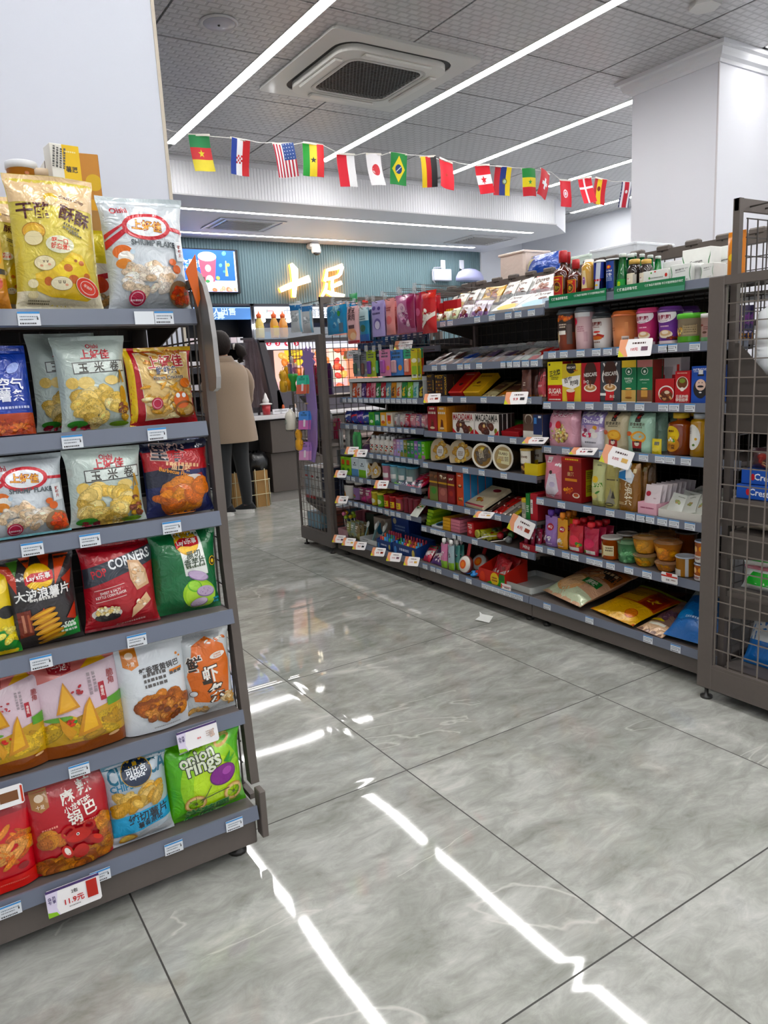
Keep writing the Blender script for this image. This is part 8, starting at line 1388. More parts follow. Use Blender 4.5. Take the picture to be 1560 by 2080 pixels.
a = MB(); a.box(fx-.05, 2.4, 5.12, 5.14, fz+.012, fz+.12, hx('#cfd6dc'), 'clear'); a.box(fx-.05, 2.4, 5.12, 5.36, fz+.012, fz+.018, hx('#cfd6dc'), 'clear'); O(a, 'top_tray')
for k, px_ in enumerate((529, 559, 577)):
    p = cpos(px_, 687, 5.22); h = .27; mb = MB()
    mb.lathe([(.040, 0), (.042, .01), (.042, h*.55), (.022, h*.72), (.020, h*.74)], n=18, cols=[hx('#8a4a1c')]+[hx(['#e0c060', '#d89a3c', '#e09a4a'][k])]*3, mat='plastic')
    mb.lathe([(.024, h*.74), (.027, h*.86), (.012, h*.90), (.003, h)], n=14, col=hx('#e8642c')); mb.box(-.03, .03, -.0435, -.042, h*.1, h*.45, hx(['#e8d890', '#e0b83c', '#e0a060'][k]), 'gloss')
    place(mb, 'sauce_bottle', 'orange-capped squeeze sauce bottle, %s of three on the food case' % ('left', 'middle', 'right')[k], 'bottle', (p.x, p.y, fz+.020))
mb = MB(); p = ony(541, 832, 5.04); mb.lathe([(.035, 0), (.045, .10)], n=18, cols=[hx('#c83a44')]); mb.lathe([(.062, .10), (.062, .108), (.04, .115)], n=18, col=hx('#e8e4e4')); mb.lathe([(.03, .113), (.034, .14), (.02, .17), (.012, .20), (.002, .215)], n=14, col=hx('#eceaea'))
place(mb, 'ice_cream_model', 'red and white ice cream cup model on the counter end', 'figure', (p.x, p.y, .892))
for k, (px_, py_, c_) in enumerate(((573, 818, '#e0622c'), (596, 812, '#d8b8a0'))):
    p = ony(px_, py_, 5.10); mb = MB(); mb.lathe([(.012, 0), (.018, .02), (.01, .045), (.016, .06), (.008, .085)], n=12, col=hx(c_)); place(mb, 'counter_figurine', ['orange', 'beige'][k]+' little figurine on the counter', 'figure', (p.x, 5.08, .892))
for k, px_ in enumerate((562, 577, 594)):
    p = ony(px_, 832, 5.04); mb = MB(); mb.prism([(-.05, 0), (.05, 0), (.05, .05), (-.05, .05)], -.001, .001, hx('#dfe0e4'), 'gloss', ax=1); deco(mb, [('L', 0, .6, .6, 2, '#6a6a70', .05)], .1, .05, lambda x, z, e: (x, -.001-e, z), .2); place(mb, 'counter_sign', 'small white card on the counter edge, %s of three' % ('left', 'middle', 'right')[k], 'card', (p.x, 5.02, .892), (-.3, 0, 0))
mb = MB(); V = []; nu_, nv_ = 14, 16
pt = ony(503, 690, 5.06); pb = ony(516, 828, 5.06)
for j in range(nv_+1):
    t = j/nv_; w = .10+.14*t; cx = pt.x+(pb.x-pt.x)*t+.02
    for i in range(nu_+1):
        u = i/nu_-.5; V.append((cx+u*w, 5.05+.02*math.sin(u*22+t*3)+.012*math.sin(t*9+u*5), pt.z+(pb.z-pt.z)*t))
F = [(j*(nu_+1)+i, j*(nu_+1)+i+1, (j+1)*(nu_+1)+i+1, (j+1)*(nu_+1)+i) for j in range(nv_) for i in range(nu_)]
mb.faces(V, F, hx('#5a4a50'), 'haze', True); mb.faces([(x, y+.04, z) for x, y, z in V], F, hx('#6a5a60'), 'haze', True)
o = mb.build('carrier_bags', origin=(pt.x, 5.07, pt.z)); tag(o, 'bunch of smoky see-through carrier bags hanging at the counter end', 'bag')
mb = MB(); mb.box(pt.x-.04, pt.x+.10, 5.125, 5.145, pt.z, pt.z+.02, dk); mb.box(pt.x+.08, pt.x+.10, 5.125, 5.145, .89, pt.z, dk); o = mb.build('bag_stand', origin=(pt.x, 5.05, .89)); tag(o, 'thin dark stand on the counter holding the smoky bags', 'stand')
def cab(x0, x1, label, signmat, signcol, specs, w, z0, z1):
    root = empty('back_cabinet', ((x0+x1)/2, 6.7, 0), label, 'cabinet'); O = lambda mb, nm: mb.build(nm, root, origin=root.location)
    a = MB(); a.box(x0, x1, 6.55, 6.92, 0, .9, hx('#2c2a2e')); a.box(x0, x0+.02, 6.5, 6.92, .9, 2.10, hx('#35343a')); a.box(x1-.02, x1, 6.5, 6.92, .9, 2.10, hx('#35343a')); a.box(x0, x1, 6.9, 6.92, .9, 2.10, hx('#131214')); a.box(x0, x1, 6.5, 6.92, 2.075, 2.10, hx('#3a3940')); O(a, 'carcass')
    a = MB(); a.box(x0+.025, x1-.025, 6.485, 6.55, z0, z1, hx(signcol), signmat); deco(a, specs, x1-x0-.05, z1-z0, lambda x, z, e: ((x0+x1)/2+x, 6.485-e, z0+z), .3, signmat, eps0=.001, de=.0004); O(a, 'sign_panel')
    return root
r1 = cab(.30, 1.49, 'tall dark cigarette cabinet with a blue warning sign along its top', 'screen', '#3f6ea8', [('T', '禁止向未成年人出售', -.03, .66, .74, '#b8d0ec'), ('T', '烟、酒、彩票', -.03, .28, .5, '#b8d0ec'), ('B', .9, 1, '#7aa0cc')], 1, 1.925, 2.06)
for k in range(3):
    zz = [1.66, 1.40, 1.14][k]; a = MB(); a.box(.32, 1.47, 6.52, 6.88, zz-.05, zz-.03, hx('#4a484c')); a.box(.32, 1.47, 6.515, 6.52, zz-.07, zz, hx('#35353a')); 
    for q in range(12): a.lathe([(.006, 0), (.006, .001)], (.38+q*.09, 6.513, zz-.035), 6, hx('#9aa0a8'))
    a.build('shelf', r1, origin=r1.location)
    for q in range(13):
        mb = MB(); mb.box(-.037, .037, -.012, .012, 0, .095, hx(['#e8e6e8', '#dcdade', '#e6d8dc'][(q+k) % 3]), 'gloss'); place(mb, 'cigarette_pack', 'plain white pack in the dark cabinet, %s row' % ('upper', 'middle', 'lower')[k], 'packet', (.37+q*.082, 6.60, zz-.028), (0, 0, 0), 'white packs in the dark cabinet')
r2 = cab(1.50, 2.9, 'lottery cabinet with a lit white sign reading China sports', 'screen', '#e3e8f6', [('T', '中国体育彩票', .02, .45, .50, '#8a9098'), ('R', -.36, .62, .05, .006, '#c83c4a', 0), ('R', -.39, .6, .006, .03, '#2c5a4a', -15), ('R', -.42, .45, .03, .005, '#5a9a8a', -35), ('R', -.36, .38, .03, .005, '#5a9a5a', -70)], 1, 1.935, 2.065)
a = MB(); a.box(1.55, 2.85, 6.86, 6.88, 1.45, 1.90, hx('#1c2440')); a.box(1.7, 2.0, 6.84, 6.86, 1.6, 1.8, hx('#1f4a6a'), 'screen'); a.build('inner_panel', r2, origin=r2.location)
for k, px_ in enumerate((519, 535, 588)):
    p = ony(px_, 650 if k else 663, 6.45); a = MB(); a.lathe([(.004, -.03), (.028, -.018), (.032, 0), (.028, .018), (.004, .03)], (p.x, 6.47, p.z), 12, (1, 1, 1), 'lamp'); o = a.build('bulb', r2, origin=r2.location)
root = empty('television', (1.2, 6.9, 2.5), 'wall television showing a red iced drink on blue', 'television'); O = lambda mb, nm: mb.build(nm, root, origin=root.location)
a = MB(); a.box(.58, 1.53, 6.87, 6.93, 2.255, 2.755, hx('#15161a'), 'plastic', ch=.006); O(a, 'casing')
a = MB(); a.box(.595, 1.49, 6.866, 6.871, 2.27, 2.74, hx('#1f62d0'), 'screen')
deco(a, [('C', .1, .6, .4, .25, 14, .03, ['#3a8ae0', '#5ab0e8', '#9ad04a'], .9), ('B', 0, .27, '#eeeaf4'), ('P', [(.02, .24), (.19, .24), (.23, .82), (-.01, .82)], '#e0506a'), ('E', .11, .84, .125, .06, '#f4eef4'), ('E', .11, .56, .04, .045, '#f0d8e0'), ('E', .12, .30, .05, .05, '#e8e4e8'), ('E', .09, .25, .03, .02, '#3a8a4a'), ('T', '来醋!', -.13, .66, .26, '#e8f0fa', 4), ('P', [(.34, .38), (.38, .38), (.365, .75), (.355, .75)], '#d8e070'), ('C', .15, .08, .34, .05, 10, .035, ['#e07a4a', '#1f1c20', '#f0a080', '#e8d8e0'], .8), ('C', -.2, .2, .2, .04, 6, .04, ['#3a9a4a', '#d85a5a'], .8), ('R', .485, .5, .02, .5, '#f4f4fa')], .895, .47, lambda x, z, e: (1.0425+x, 6.8655-e, 2.27+z), .3, 'screen', eps0=.001, de=.0004); O(a, 'screen')
root = empty('store_sign', (2.5, 6.93, 2.4), 'glowing warm white sign of two brush-written Chinese characters', 'sign')
def sgp(px_, py_): p = ony(px_, py_, 6.88); return (p.x, p.z)
def stroke(a, pts, ws):
    P = [sgp(*q) for q in pts]; L_ = []; R_ = []
    for i, p in enumerate(P):
        t = Vector(P[min(i+1, len(P)-1)])-Vector(P[max(i-1, 0)]); t.normalize(); n_ = Vector((-t.y, t.x))*ws[i]*.0068/2
        L_.append((p[0]+n_.x, p[1]+n_.y)); R_.append((p[0]-n_.x, p[1]-n_.y))
    V = [(x, y_, z) for y_ in (6.86, 6.91) for (x, z) in L_+R_]; n = len(P); m_ = 2*n
    F1 = [(i, i+1, n+i+1, n+i) for i in range(n-1)]; a.faces([v for v in V[:m_]], F1, (1, .9, .66), 'neon'); 
    F2 = [(i, i+1, m_+i+1, m_+i) for i in range(n-1)]+[(n+i, n+i+1, m_+n+i+1, m_+n+i) for i in range(n-1)]+[(0, n, m_+n, m_), (n-1, 2*n-1, m_+2*n-1, m_+n-1)]; a.faces(V, F2, (1, .45, .04), 'neon')
a = MB(); stroke(a, [(590, 536), (597, 548), (598, 570), (596, 604)], [6, 15, 12, 7]); stroke(a, [(568, 590), (580, 584), (606, 574), (628, 566)], [8, 10, 11, 13]); a.build('character', root, origin=root.location)
a = MB()
for pts, ws in (([(663, 548), (661, 562), (658, 572)], [5, 7, 6]), ([(663, 549), (680, 545), (695, 540)], [5, 7, 9]), ([(694, 541), (690, 556), (684, 563)], [8, 7, 5]), ([(661, 568), (672, 566), (684, 562)], [5, 6, 6]), ([(674, 566), (673, 580), (675, 596)], [6, 7, 6]), ([(676, 582), (686, 577), (693, 574)], [6, 8, 7]), ([(662, 575), (660, 590), (652, 603)], [5, 7, 5]), ([(656, 590), (672, 597), (698, 605)], [5, 9, 13])): stroke(a, pts, ws)
a.build('character', root, origin=root.location)
mb = MB(); p = ony(638, 505, 6.85); mb.box(p.x-.07, p.x+.07, 6.80, 6.94, p.z+.0, 2.875, hx('#dcdcdc'), 'plastic', ch=.02); mb.lathe([(.055, 0), (.06, .03), (.055, .075)], (p.x, 6.80, p.z-.06), 18, hx('#e6e6e6')); mb.lathe([(.01, -.03), (.035, -.02), (.045, .0)], (p.x, 6.79, p.z-.06), 16, hx('#1c1c1e')); o = mb.build('security_camera', origin=(p.x, 6.85, 2.85)); tag(o, 'white security camera with black lens above the glowing sign', 'camera')
root = empty('emergency_light', (4.6, 6.9, 2.5), 'white two-lamp emergency light box on the teal wall', 'light'); a = MB(); p0 = ony(881, 570, 6.88); p1 = ony(916, 547, 6.88); a.box(p0.x, p1.x, 6.86, 6.93, p0.z, p1.z, hx('#ccd0e2'), 'plastic', ch=.01); a.build('case', root, origin=root.location)
for t in (.28, .75):
    b = MB(); b.lathe([(.022, 0), (.02, .006)], n=14, col=(.95, .95, 1), mat='screen'); b.xf(Matrix.Translation((p0.x+(p1.x-p0.x)*t, 6.86, (p0.z+p1.z)/2)) @ Matrix.Rotation(PI/2, 4, 'X')); b.build('lens', root, origin=root.location)
for k, px_ in enumerate((900, 938)):
    p = ony(px_, 537, 6.92); mb = MB(); mb.box(p.x-.04, p.x+.04, 6.915, 6.935, p.z-.06, p.z+.06, hx('#dfe2ec'), 'plastic', ch=.005); o = mb.build('wall_socket', origin=(p.x, 6.93, p.z)); tag(o, 'white wall plate on the teal wall, %s of two above the lights' % ('left', 'right')[k], 'socket')
mb = MB(); p0 = ony(918, 572, 6.9); p1 = ony(972, 548, 6.9); w = (p1.x-p0.x)/2; h = p1.z-p0.z; mb.lathe([(w, 0), (w*.98, h*.3), (w*.8, h*.7), (w*.45, h*.93), (.01, h)], (p0.x+w, 6.80, p0.z), 28, hx('#b9bce8'), 'plastic', sy=.4); o = mb.build('insect_lamp', origin=(p0.x+w, 6.8, p0.z)); tag(o, 'half-round lavender wall lamp beside the emergency light box', 'lamp')
mb = MB(); pq = ony(935, 545, 6.9); mb.tube([(pq.x, 6.9, pq.z), (pq.x+.07, 6.88, pq.z-.03), (pq.x+.11, 6.87, pq.z-.08), (pq.x+.02, 6.88, pq.z-.10)], .006, hx('#e6e6ee'), 'plastic', 8); o = mb.build('power_cable', origin=(pq.x, 6.9, pq.z)); tag(o, 'white looped cable from the right wall plate to the round lamp', 'cable')
mb = MB(); pq = ony(898, 543, 6.9); pr_ = ony(878, 560, 6.9); mb.tube([(pq.x, 6.9, pq.z), (pr_.x+.02, 6.88, pq.z-.01), (pr_.x-.02, 6.87, pr_.z+.04), (pr_.x-.01, 6.87, pr_.z-.06), (pr_.x+.03, 6.88, pr_.z-.10)], .006, hx('#e6e6ee'), 'plastic', 8); o = mb.build('power_cable', origin=(pq.x, 6.9, pq.z)); tag(o, 'white cable curving down beside the emergency light box', 'cable')
root = empty('waste_bin', (.80, 5.15, 0), 'black-bagged bin beside the counter end', 'bin'); a = MB(); a.lathe([(.11, 0), (.13, .38)], (.78, 5.15, 0), 18, hx('#1c1b1c')); a.build('bucket', root, origin=root.location)
b = MB(); rnd = random.Random(3)
rings = []; n = 22; V = []
for j, (r, z) in enumerate(((.133, .36), (.15, .40), (.155, .43), (.15, .47), (.12, .52), (.07, .53))):
    for i in range(n): q = r*(1+.09*math.sin(i*2.3+j)+.05*rnd.random()); V.append((.78+q*math.cos(2*PI*i/n), 5.15+q*math.sin(2*PI*i/n), z+.012*math.sin(i*3.1+j)))
b.faces(V, [(j*n+i, j*n+(i+1) % n, (j+1)*n+(i+1) % n, (j+1)*n+i) for j in range(5) for i in range(n)], hx('#121214'), 'film', True); b.build('bin_liner', root, origin=root.location)
for k, (x0, x1, y0, y1, h, nm) in enumerate(((.71, .85, 4.95, 4.975, .36, 'tall flattened cardboard carton behind the gilt wire stand'), (.47, .60, 4.96, 4.985, .36, 'flattened cardboard carton between the legs and the bin'))):
    mb = MB(); mb.box(x0, x1, y0, y1, .001, h, hx('#a9865a'), 'matte'); mb.box(x0+.01, x0+.02, y0-.002, y0, .001, h, hx('#8c6a40'), 'matte'); o = mb.build('cardboard_box', origin=((x0+x1)/2, y0, 0)); tag(o, nm, 'box')
mb = MB(); wc_ = hx('#d8cfa8')
for x_ in (.50, .71, .81): mb.tube([(x_, 4.93, 0), (x_, 4.93, .38)], .004, wc_, 'paint', 6)
for z_ in (.13, .27): mb.tube([(.42, 4.93, z_), (.86, 4.93, z_), (.88, 4.99, z_)], .004, wc_, 'paint', 6)
for x_ in (.44, .88): mb.tube([(x_, 5.0, 0), (x_, 5.0, .27)], .004, wc_, 'paint', 6)
for z_ in (.13, .27): mb.tube([(.44, 4.93, z_), (.44, 5.0, z_)], .004, wc_, 'paint', 6)
o = mb.build('wire_stand', origin=(.65, 4.93, 0)); tag(o, 'pale gilt wire stand in front of the cardboard', 'rack')
mb = MB(); mb.faces([(-.05, -.035, .002), (.05, -.03, .003), (.055, .03, .008), (.03, .036, .004), (-.045, .04, .010)], [(0, 1, 2, 3, 4)], hx('#eceeea'), 'matte'); mb.faces([(.03, .036, .0045), (.055, .03, .0085), (.06, .045, .018)], [(0, 1, 2)], hx('#eceeea'), 'matte'); o = mb.build('paper_scrap', loc=(.245, .957, 0)); o.rotation_euler = (0, 0, .6); tag(o, 'torn white paper scrap lying on the grey floor', 'paper')
SY = 2.65
def sx(px_, py_): return ony(px_, py_, SY)
flags = [(404, 274, 'cameroon', 'green, red and yellow with a gold star', 6), (487, 283, 'croatia', 'blue, white and red with a chequered shield', 0), (573, 292, 'usa', 'red and white stripes with a starry blue canton', 7), (636, 292, 'ghana', 'green, yellow and red with a black star', -4), (704, 313, 'poland', 'red and white halves', 4), (759, 313, 'japan', 'white with a red disc', 7), (809, 312, 'brazil', 'green with a yellow diamond', -1), (868, 318, 'germany', 'yellow, red and black upright stripes', 7), (906, 326, 'morocco', 'plain red with a small star, tilted', -9), (981, 335, 'canada', 'red and white bands with a maple leaf', 9), (1023, 339, 'ecuador', 'dark red, blue and yellow with a crest', -2), (1072, 343, 'senegal', 'green, yellow and red bands with a green star', 4), (1107, 348, 'swiss', 'red with a white cross, tilted', -14), (1149, 366, 'tunisia', 'red with a white disc', 2), (1188, 361, 'denmark', 'red with a slim white cross', 10), (1220, 363, 'spain', 'red and yellow upright stripes with a crest', -4), (1271, 370, 'costarica', 'navy, white and red upright stripes', 3)]
def star(u, v, r, c, asp=1.43):
    return ('P', [(u+r*(1 if i % 2 == 0 else .42)*math.sin(i*PI/5), v+r*(1 if i % 2 == 0 else .42)*math.cos(i*PI/5)/asp) for i in range(10)], c)
def V3(a, b, c): return [('P', [(-.5, 0), (-.167, 0), (-.167, 1), (-.5, 1)], a), ('P', [(-.167, 0), (.167, 0), (.167, 1), (-.167, 1)], b), ('P', [(.167, 0), (.5, 0), (.5, 1), (.167, 1)], c)]
def H3(a, b, c): return [('B', .667, 1, a), ('B', .333, .667, b), ('B', 0, .333, c)]
FD = {'cameroon': H3('#128a4a', '#d8242c', '#ecd81c')+[star(0, .5, .17, '#ecd81c')], 'croatia': V3('#1f3f9a', '#eef0f4', '#d0242c')+[('R', -.0, .46, .34, .36, '#eef0f4'), *[('R', -.13+.085*i, .36+.06*j, .085, .085, '#c8242c') for i in range(4) for j in range(4) if (i+j) % 2 == 0]],
 'usa': [('B', 0, 1, '#f0eef0')]+[('R', -.46+.154*i, .5, .077, 1.45, '#b8243a') for i in range(7)]+[('P', [(-.05, .5), (.5, .5), (.5, 1), (-.05, 1)], '#2c4a8a')]+[('E', .02+.12*i, .56+.1*j, .02, .02, '#d8dce8') for i in range(4) for j in range(5)],
 'ghana': V3('#2a9a3a', '#ecd03a', '#e0565a')+[star(0, .5, .15, '#1c1c14')], 'poland': [('P', [(-.5, 0), (0, 0), (0, 1), (-.5, 1)], '#e04a54'), ('P', [(0, 0), (.5, 0), (.5, 1), (0, 1)], '#f0f0f2')], 'japan': [('B', 0, 1, '#f2f0f2'), ('E', 0, .5, .27, .27, '#d82030')],
 'brazil': [('B', 0, 1, '#128a3a'), ('P', [(-.4, .5), (0, .92), (.4, .5), (0, .08)], '#ecd82c'), ('E', 0, .5, .22, .22, '#20407a'), ('R', 0, .5, .4, .04, '#d8e0e8', 40)], 'germany': V3('#ecc81c', '#c8242c', '#1c1a1c'), 'morocco': [('B', 0, 1, '#dc2c3a'), star(.05, .5, .12, '#a83a24')],
 'canada': H3('#e0303c', '#f0eef0', '#e0303c')+[star(0, .5, .2, '#e0303c'), ('R', 0, .45, .05, .3, '#e0303c')], 'ecuador': V3('#b82430', '#2a3a7a', '#ecd020')+[('R', .05, .5, .0, .0, '#000'), ('E', .12, .5, .14, .16, '#6a6a3a'), ('E', .12, .5, .09, .1, '#a8c0a8')], 'senegal': H3('#1f8a3c', '#ecd83a', '#d0303a')+[star(0, .5, .15, '#1f8a3c')],
 'swiss': [('B', 0, 1, '#d2202e'), ('R', 0, .5, .6, .19, '#f2f2f4'), ('R', 0, .5, .19, .6, '#f2f2f4')], 'tunisia': [('B', 0, 1, '#e0303e'), ('E', 0, .5, .24, .24, '#f2e8ec'), ('O', 0, .5, .16, .16, .05, '#e0303e')], 'denmark': [('B', 0, 1, '#e0303e'), ('R', 0, .62, 1, .13, '#f2f0f2'), ('R', 0, .5, .13, 1.6, '#f2f0f2')],
 'spain': V3('#cc2430', '#ecc820', '#cc2430')+[('E', 0, .62, .12, .14, '#8a3a2c')], 'costarica': [('B', 0, 1, '#f0eef2'), ('P', [(-.5, 0), (-.36, 0), (-.36, 1), (-.5, 1)], '#242c5a'), ('P', [(.36, 0), (.5, 0), (.5, 1), (.36, 1)], '#242c5a'), ('P', [(-.18, 0), (.18, 0), (.18, 1), (-.18, 1)], '#c8283a'), ('E', 0, .62, .1, .1, '#e8e8e8')]}
pts = [sx(318, 255)+Vector((-.5, 0, .65)), sx(318, 255)]
for i, (px_, py_, nm, desc, rot) in enumerate(flags):
    p = sx(px_, py_); w, h = .135, .20
    root = empty('flag', p, 'small hanging paper flag, '+desc, 'flag', 'string of flags below the ceiling'); root.rotation_euler = (math.radians(6*math.sin(i*2.1)), math.radians(rot)*-1, math.radians(10*math.sin(i*1.7)))
    Sf = lambda x, z, e, i=i: (x, .010*math.sin(x*30+i)+.012*math.sin(z*14+i*1.3)-e, z-h)
    a = MB(); nx, nz = 8, 10; V = [Sf(-w/2+w*q/nx, h*j/nz, 0) for j in range(nz+1) for q in range(nx+1)]
    F = [(j*(nx+1)+q, j*(nx+1)+q+1, (j+1)*(nx+1)+q+1, (j+1)*(nx+1)+q) for j in range(nz) for q in range(nx)]
    a.faces(V, F, hx('#e8e6ea'), 'matte', True); deco(a, FD[nm], w, h, Sf, .02, 'matte', eps0=.0005, de=.0002); a.build('cloth', root)
    b = MB(); b.box(-w/2, w/2, -.002, .002, -.006, .006, hx('#e6e2d8'), 'cloth'); b.build('hem', root)
    off = Vector((w/2*math.cos(math.radians(rot)), 0, -w/2*math.sin(math.radians(rot))*-1)); pts += [p-Vector((w/2, 0, 0)), p+Vector((w/2, 0, 0))]
pts += [sx(1300, 364)+Vector((.1, 0, 0)), sx(1300, 364)+Vector((.7, 0, .5))]
fine = []
for a_, b_ in zip(pts, pts[1:]):
    L_ = (b_-a_).length
    for t in (0, .25, .5, .75): fine.append(a_+(b_-a_)*t-Vector((0, 0, (0 if L_ < .136 else .05)*L_*4*t*(1-t))))
fine.append(pts[-1])
mb = MB(); mb.tube([tuple(v) for v in fine], .0022, hx('#e8e6e2'), 'cloth', 5); o = mb.build('bunting_string', origin=pts[0]); tag(o, 'white string carrying the small flags across the ceiling', 'string')
p = sx(338, 262); mb = MB(); mb.prism([(-.10, -.02), (-.02, -.06), (-.02, -.17), (-.10, -.16)], -.001, .001, hx('#d8303c'), 'matte', ax=1); o = mb.build('flag', loc=p); tag(o, 'sliver of a red flag just beside the left pillar', 'flag', 'string of flags below the ceiling')
PX, PY = .45, 4.76
root = empty('person', (PX, PY, 0), 'person in a beige coat and dark trousers, back turned, dark low ponytail', 'person')
def skin_body(name, joints, edges, parent, col, mat, root_i=0, sub=2):
    me = bpy.data.meshes.new(name); me.from_pydata([j[0] for j in joints], edges, []); ob = bpy.data.objects.new(name, me); COL.objects.link(ob); ob.parent = parent
    m_ = ob.modifiers.new('skin', 'SKIN'); m_.use_smooth_shade = True
    for i, j in enumerate(joints):
        r = j[1]; me.skin_vertices[0].data[i].radius = r if isinstance(r, tuple) else (r, r)
        me.skin_vertices[0].data[i].use_root = (i == root_i)
    s_ = ob.modifiers.new('sub', 'SUBSURF'); s_.levels = sub; s_.render_levels = sub
    mt, nt, b = newmat(name+' surface'); b.inputs['Base Color'].default_value = (*hx(col), 1); b.inputs['Roughness'].default_value = .6
    nz = N(nt, 'ShaderNodeTexNoise'); nz.inputs['Scale'].default_value = 40; bp = N(nt, 'ShaderNodeBump'); bp.inputs['Strength'].default_value = .08; nt.links.new(nz.outputs['Fac'], bp.inputs['Height']); nt.links.new(bp.outputs[0], b.inputs['Normal'])
    me.materials.append(mt); return ob
J = [((0, 0, .88), .105), ((0, .01, 1.08), .10), ((0, .0, 1.28), .105), ((-.02, .01, 1.42), .05), ((-.03, .02, 1.50), .048), ((-.04, .03, 1.58), .085), ((-.04, .03, 1.625), .075),
     ((.14, .0, 1.34), .055), ((.205, .03, 1.12), .045), ((.15, .20, .98), .035), ((.10, .26, 1.0), .026),
     ((-.14, .0, 1.34), .055), ((-.205, .03, 1.12), .045), ((-.15, .20, .98), .035), ((-.10, .26, 1.0), .026),
     ((.06, 0, .80), .085), ((.06, .0, .46), .056), ((.078, .0, .08), .034), ((-.09, .0, .80), .085), ((-.105, .01, .46), .056), ((-.125, .0, .08), .034)]
Ed = [(0, 1), (1, 2), (2, 3), (3, 4), (4, 5), (5, 6), (2, 7), (7, 8), (8, 9), (9, 10), (2, 11), (11, 12), (12, 13), (13, 14), (0, 15), (15, 16), (16, 17), (0, 18), (18, 19), (19, 20)]
for s, wi in ((1, 10), (-1, 14)):      # five fingers on each hand, lightly curled
    for k in range(5):
        base = Vector(J[wi][0]); n0 = len(J)
        if k < 4:
            o_ = Vector((-.012*s*0+.0, .028, -.022+.014*k)); J += [(tuple(base+o_), .0085), (tuple(base+o_+Vector((-.012*s, .028, -.004))), .008), (tuple(base+o_+Vector((-.032*s, .036, -.006))), .0065)]
        else:
            o_ = Vector((-.016*s, .008, .026)); J += [(tuple(base+o_), .0095), (tuple(base+o_+Vector((-.020*s, .016, .012))), .0085), (tuple(base+o_+Vector((-.032*s, .030, .012))), .007)]
        Ed += [(wi, n0), (n0, n0+1), (n0+1, n0+2)]
body = skin_body('body', J, Ed, root, '#c99a7c', 'skin')
a = MB(); a.lathe([(.001, -.016), (.010, -.010), (.012, 0), (.006, .014)], (-.04, .118, 1.578), 10, hx('#c99a7c'), 'skin')
for s in (-1, 1):
    a.lathe([(.002, -.02), (.010, -.01), (.012, .008), (.006, .022)], (-.04+s*.078, .03, 1.575), 8, hx('#c99a7c'), 'skin', sx=.5); a.lathe([(.001, -.006), (.008, 0), (.001, .006)], (-.04+s*.032, .112, 1.60), 8, hx('#2a1c18'), 'gloss')
a.loft([((-.06, .112, 1.543), (0, .004, 0), (0, 0, .004)), ((-.04, .117, 1.541), (0, .006, 0), (0, 0, .006)), ((-.02, .112, 1.543), (0, .004, 0), (0, 0, .004))], 8, hx('#a85a54'), 'skin'); a.build('face', root)
def coatring(z, cx, cy, rx, ry, k, n=40):
    return [(cx+rx*math.cos(t)*(1+k*math.sin(5*t+z*3)), cy+ry*math.sin(t)*(1+k*math.cos(4*t+z*4)), z) for t in (2*PI*i/n for i in range(n))]
sec = [(.685, .01, .0, .225, .17, .035), (.70, .01, .0, .226, .172, .035), (.85, .01, .005, .212, .165, .03), (1.0, .005, .01, .198, .155, .022), (1.12, .0, .01, .192, .15, .018), (1.22, .0, .005, .196, .148, .012), (1.30, .0, .0, .197, .14, .006), (1.36, -.005, .0, .175, .125, .0), (1.40, -.012, .005, .130, .10, .0), (1.425, -.02, .01, .085, .078, .0), (1.465, -.026, .014, .070, .068, 0)]
a = MB(); n = 40; V = []
for z, cx, cy, rx, ry, k in sec: V += coatring(z, cx, cy, rx, ry, k)
F = [(j*n+i, j*n+(i+1) % n, (j+1)*n+(i+1) % n, (j+1)*n+i) for j in range(len(sec)-1) for i in range(n)]
a.faces(V, F, hx('#94806c'), 'cloth', True)
inn = [(x*.97, y*.97, z) for x, y, z in coatring(.69, .01, 0, .225, .17, .035)]; a.faces(V[:n]+inn, [(i, (i+1) % n, n+(i+1) % n, n+i) for i in range(n)], hx('#8f765e'), 'cloth'); a.faces(inn, [tuple(range(n))], hx('#6a5644'), 'cloth')
co = a.build('coat', root); s_ = co.modifiers.new('sub', 'SUBSURF'); s_.levels = 1; s_.render_levels = 2
for s in (1, -1):
    a = MB(); a.tube([(s*.135, .0, 1.35), (s*.180, .0, 1.28), (s*.212, .01, 1.16), (s*.215, .045, 1.07), (s*.19, .12, 1.0), (s*.15, .20, .985)], [.055, .066, .062, .058, .05, .042], hx('#917d6a'), 'cloth', 16); sl = a.build('sleeve', co); s_ = sl.modifiers.new('sub', 'SUBSURF'); s_.levels = 1; s_.render_levels = 1
a = MB(); a.loft([((-.02, .012, 1.425), (.088, 0, 0), (0, .080, 0)), ((-.024, .014, 1.468), (.078, 0, .0), (0, .074, 0)), ((-.024, .012, 1.44), (.095, 0, 0), (0, .088, 0)), ((-.02, .01, 1.415), (.10, 0, 0), (0, .094, 0))], 28, hx('#8c7865'), 'cloth', cap=False); a.build('collar', co)
a = MB()
for s in (1, -1):
    xo = .055 if s > 0 else -.10
    a.loft([((xo*.9, 0, .90), (.10, 0, 0), (0, .105, 0)), ((xo, 0, .70), (.092, 0, 0), (0, .095, 0)), ((xo+.012*s, .008, .50), (.070, 0, 0), (0, .074, 0)), ((xo+.014*s, -.004, .42), (.064, 0, 0), (0, .070, 0)), ((xo+.022*s, -.014, .28), (.062, 0, 0), (0, .068, 0)), ((xo+.028*s, -.01, .14), (.050, 0, 0), (0, .054, 0)), ((xo+.03*s, .0, .085), (.047, 0, 0), (0, .052, 0)), ((xo+.03*s, .0, .075), (.043, 0, 0), (0, .048, 0))], 22, hx('#242628'), 'cloth')
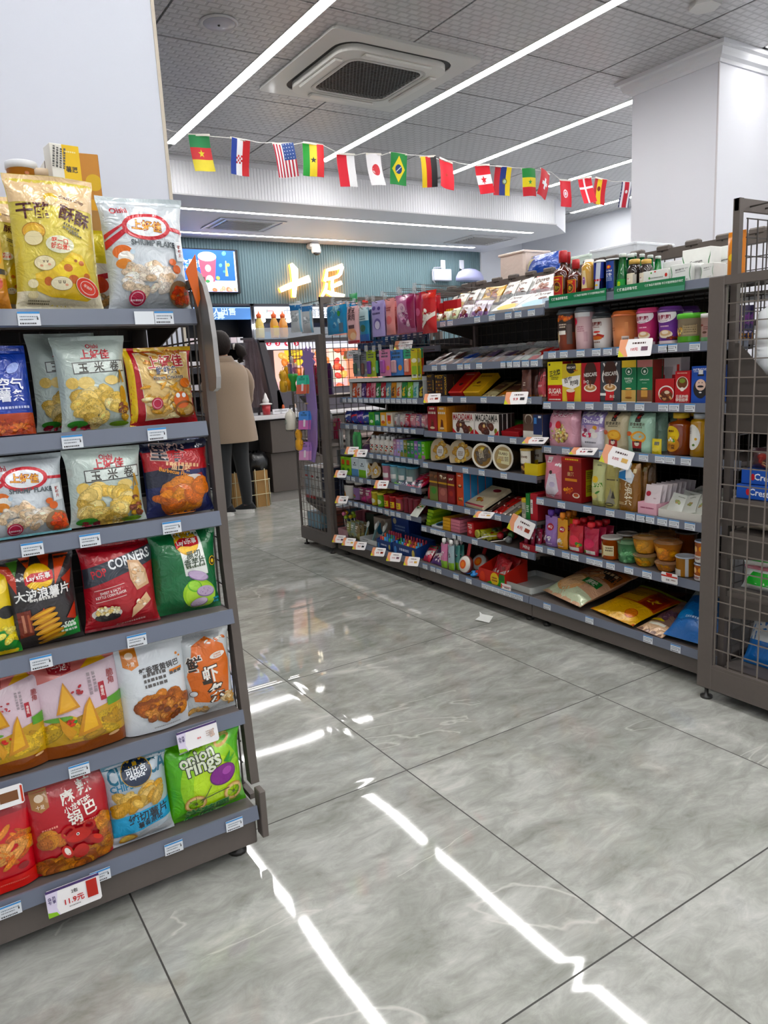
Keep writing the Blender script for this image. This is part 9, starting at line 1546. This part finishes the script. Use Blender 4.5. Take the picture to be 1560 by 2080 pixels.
tr = a.build('trousers', root); s_ = tr.modifiers.new('sub', 'SUBSURF'); s_.levels = 1; s_.render_levels = 1
for s in (1, -1):
    x = .078 if s > 0 else -.128; SM = Matrix.Translation((x, 0, 0)) @ Matrix.Rotation(math.radians(55), 4, 'Z') @ Matrix.Translation((-x, 0, 0))
    def so(r, oy): return [(x+math.cos(t)*.046*r, oy+math.sin(t)*.135*r*(1 if math.sin(t) > 0 else .62), 0) for t in (2*PI*i/24 for i in range(24))]
    a = MB(); P = so(1.12, .02); a.prism([(p[0], p[1]) for p in P], .001, .040, hx('#dad8d4'), 'plastic'); a.xf(SM); st = a.build('shoe', root)
    b = MB(); b.loft([((x, .02, .038), (.042, 0, 0), (0, .112, 0)), ((x, .012, .055), (.040, 0, 0), (0, .10, 0)), ((x, -.01, .085), (.036, 0, 0), (0, .06, 0)), ((x, -.02, .10), (.034, 0, 0), (0, .045, 0))], 20, hx('#1c1c1e'), 'cloth'); b.xf(SM); b.build('shoe_upper', st)
    c_ = MB(); c_.loft([((x, -.004, .08), (.037, 0, 0), (0, .042, 0)), ((x, 0, .12), (.036, 0, 0), (0, .04, 0))], 16, hx('#b98a86'), 'cloth'); c_.build('sock', st)
a = MB(); a.loft([((-.04, .012, 1.475), (.045, 0, 0), (0, .045, 0)), ((-.04, .012, 1.50), (.074, 0, 0), (0, .070, 0)), ((-.04, .016, 1.55), (.094, 0, 0), (0, .094, 0)), ((-.04, .020, 1.60), (.097, 0, 0), (0, .102, 0)), ((-.04, .022, 1.645), (.086, 0, 0), (0, .094, 0)), ((-.04, .024, 1.68), (.060, 0, 0), (0, .066, 0)), ((-.04, .024, 1.698), (.026, 0, 0), (0, .028, 0))], 24, hx('#1d1614'), 'hair'); ha = a.build('hair', root)
b = MB(); b.tube([(.035, -.075, 1.545), (.075, -.10, 1.545), (.10, -.112, 1.515), (.112, -.114, 1.47), (.098, -.11, 1.425), (.075, -.105, 1.405)], [.018, .034, .048, .046, .032, .012], hx('#1d1614'), 'hair', 14); pt_ = b.build('ponytail', ha)
c_ = MB(); c_.tube([(.045, -.082, 1.545), (.062, -.092, 1.545)], [.026, .028], hx('#b8b4ae'), 'plastic', 12); c_.build('hair_tie', ha)
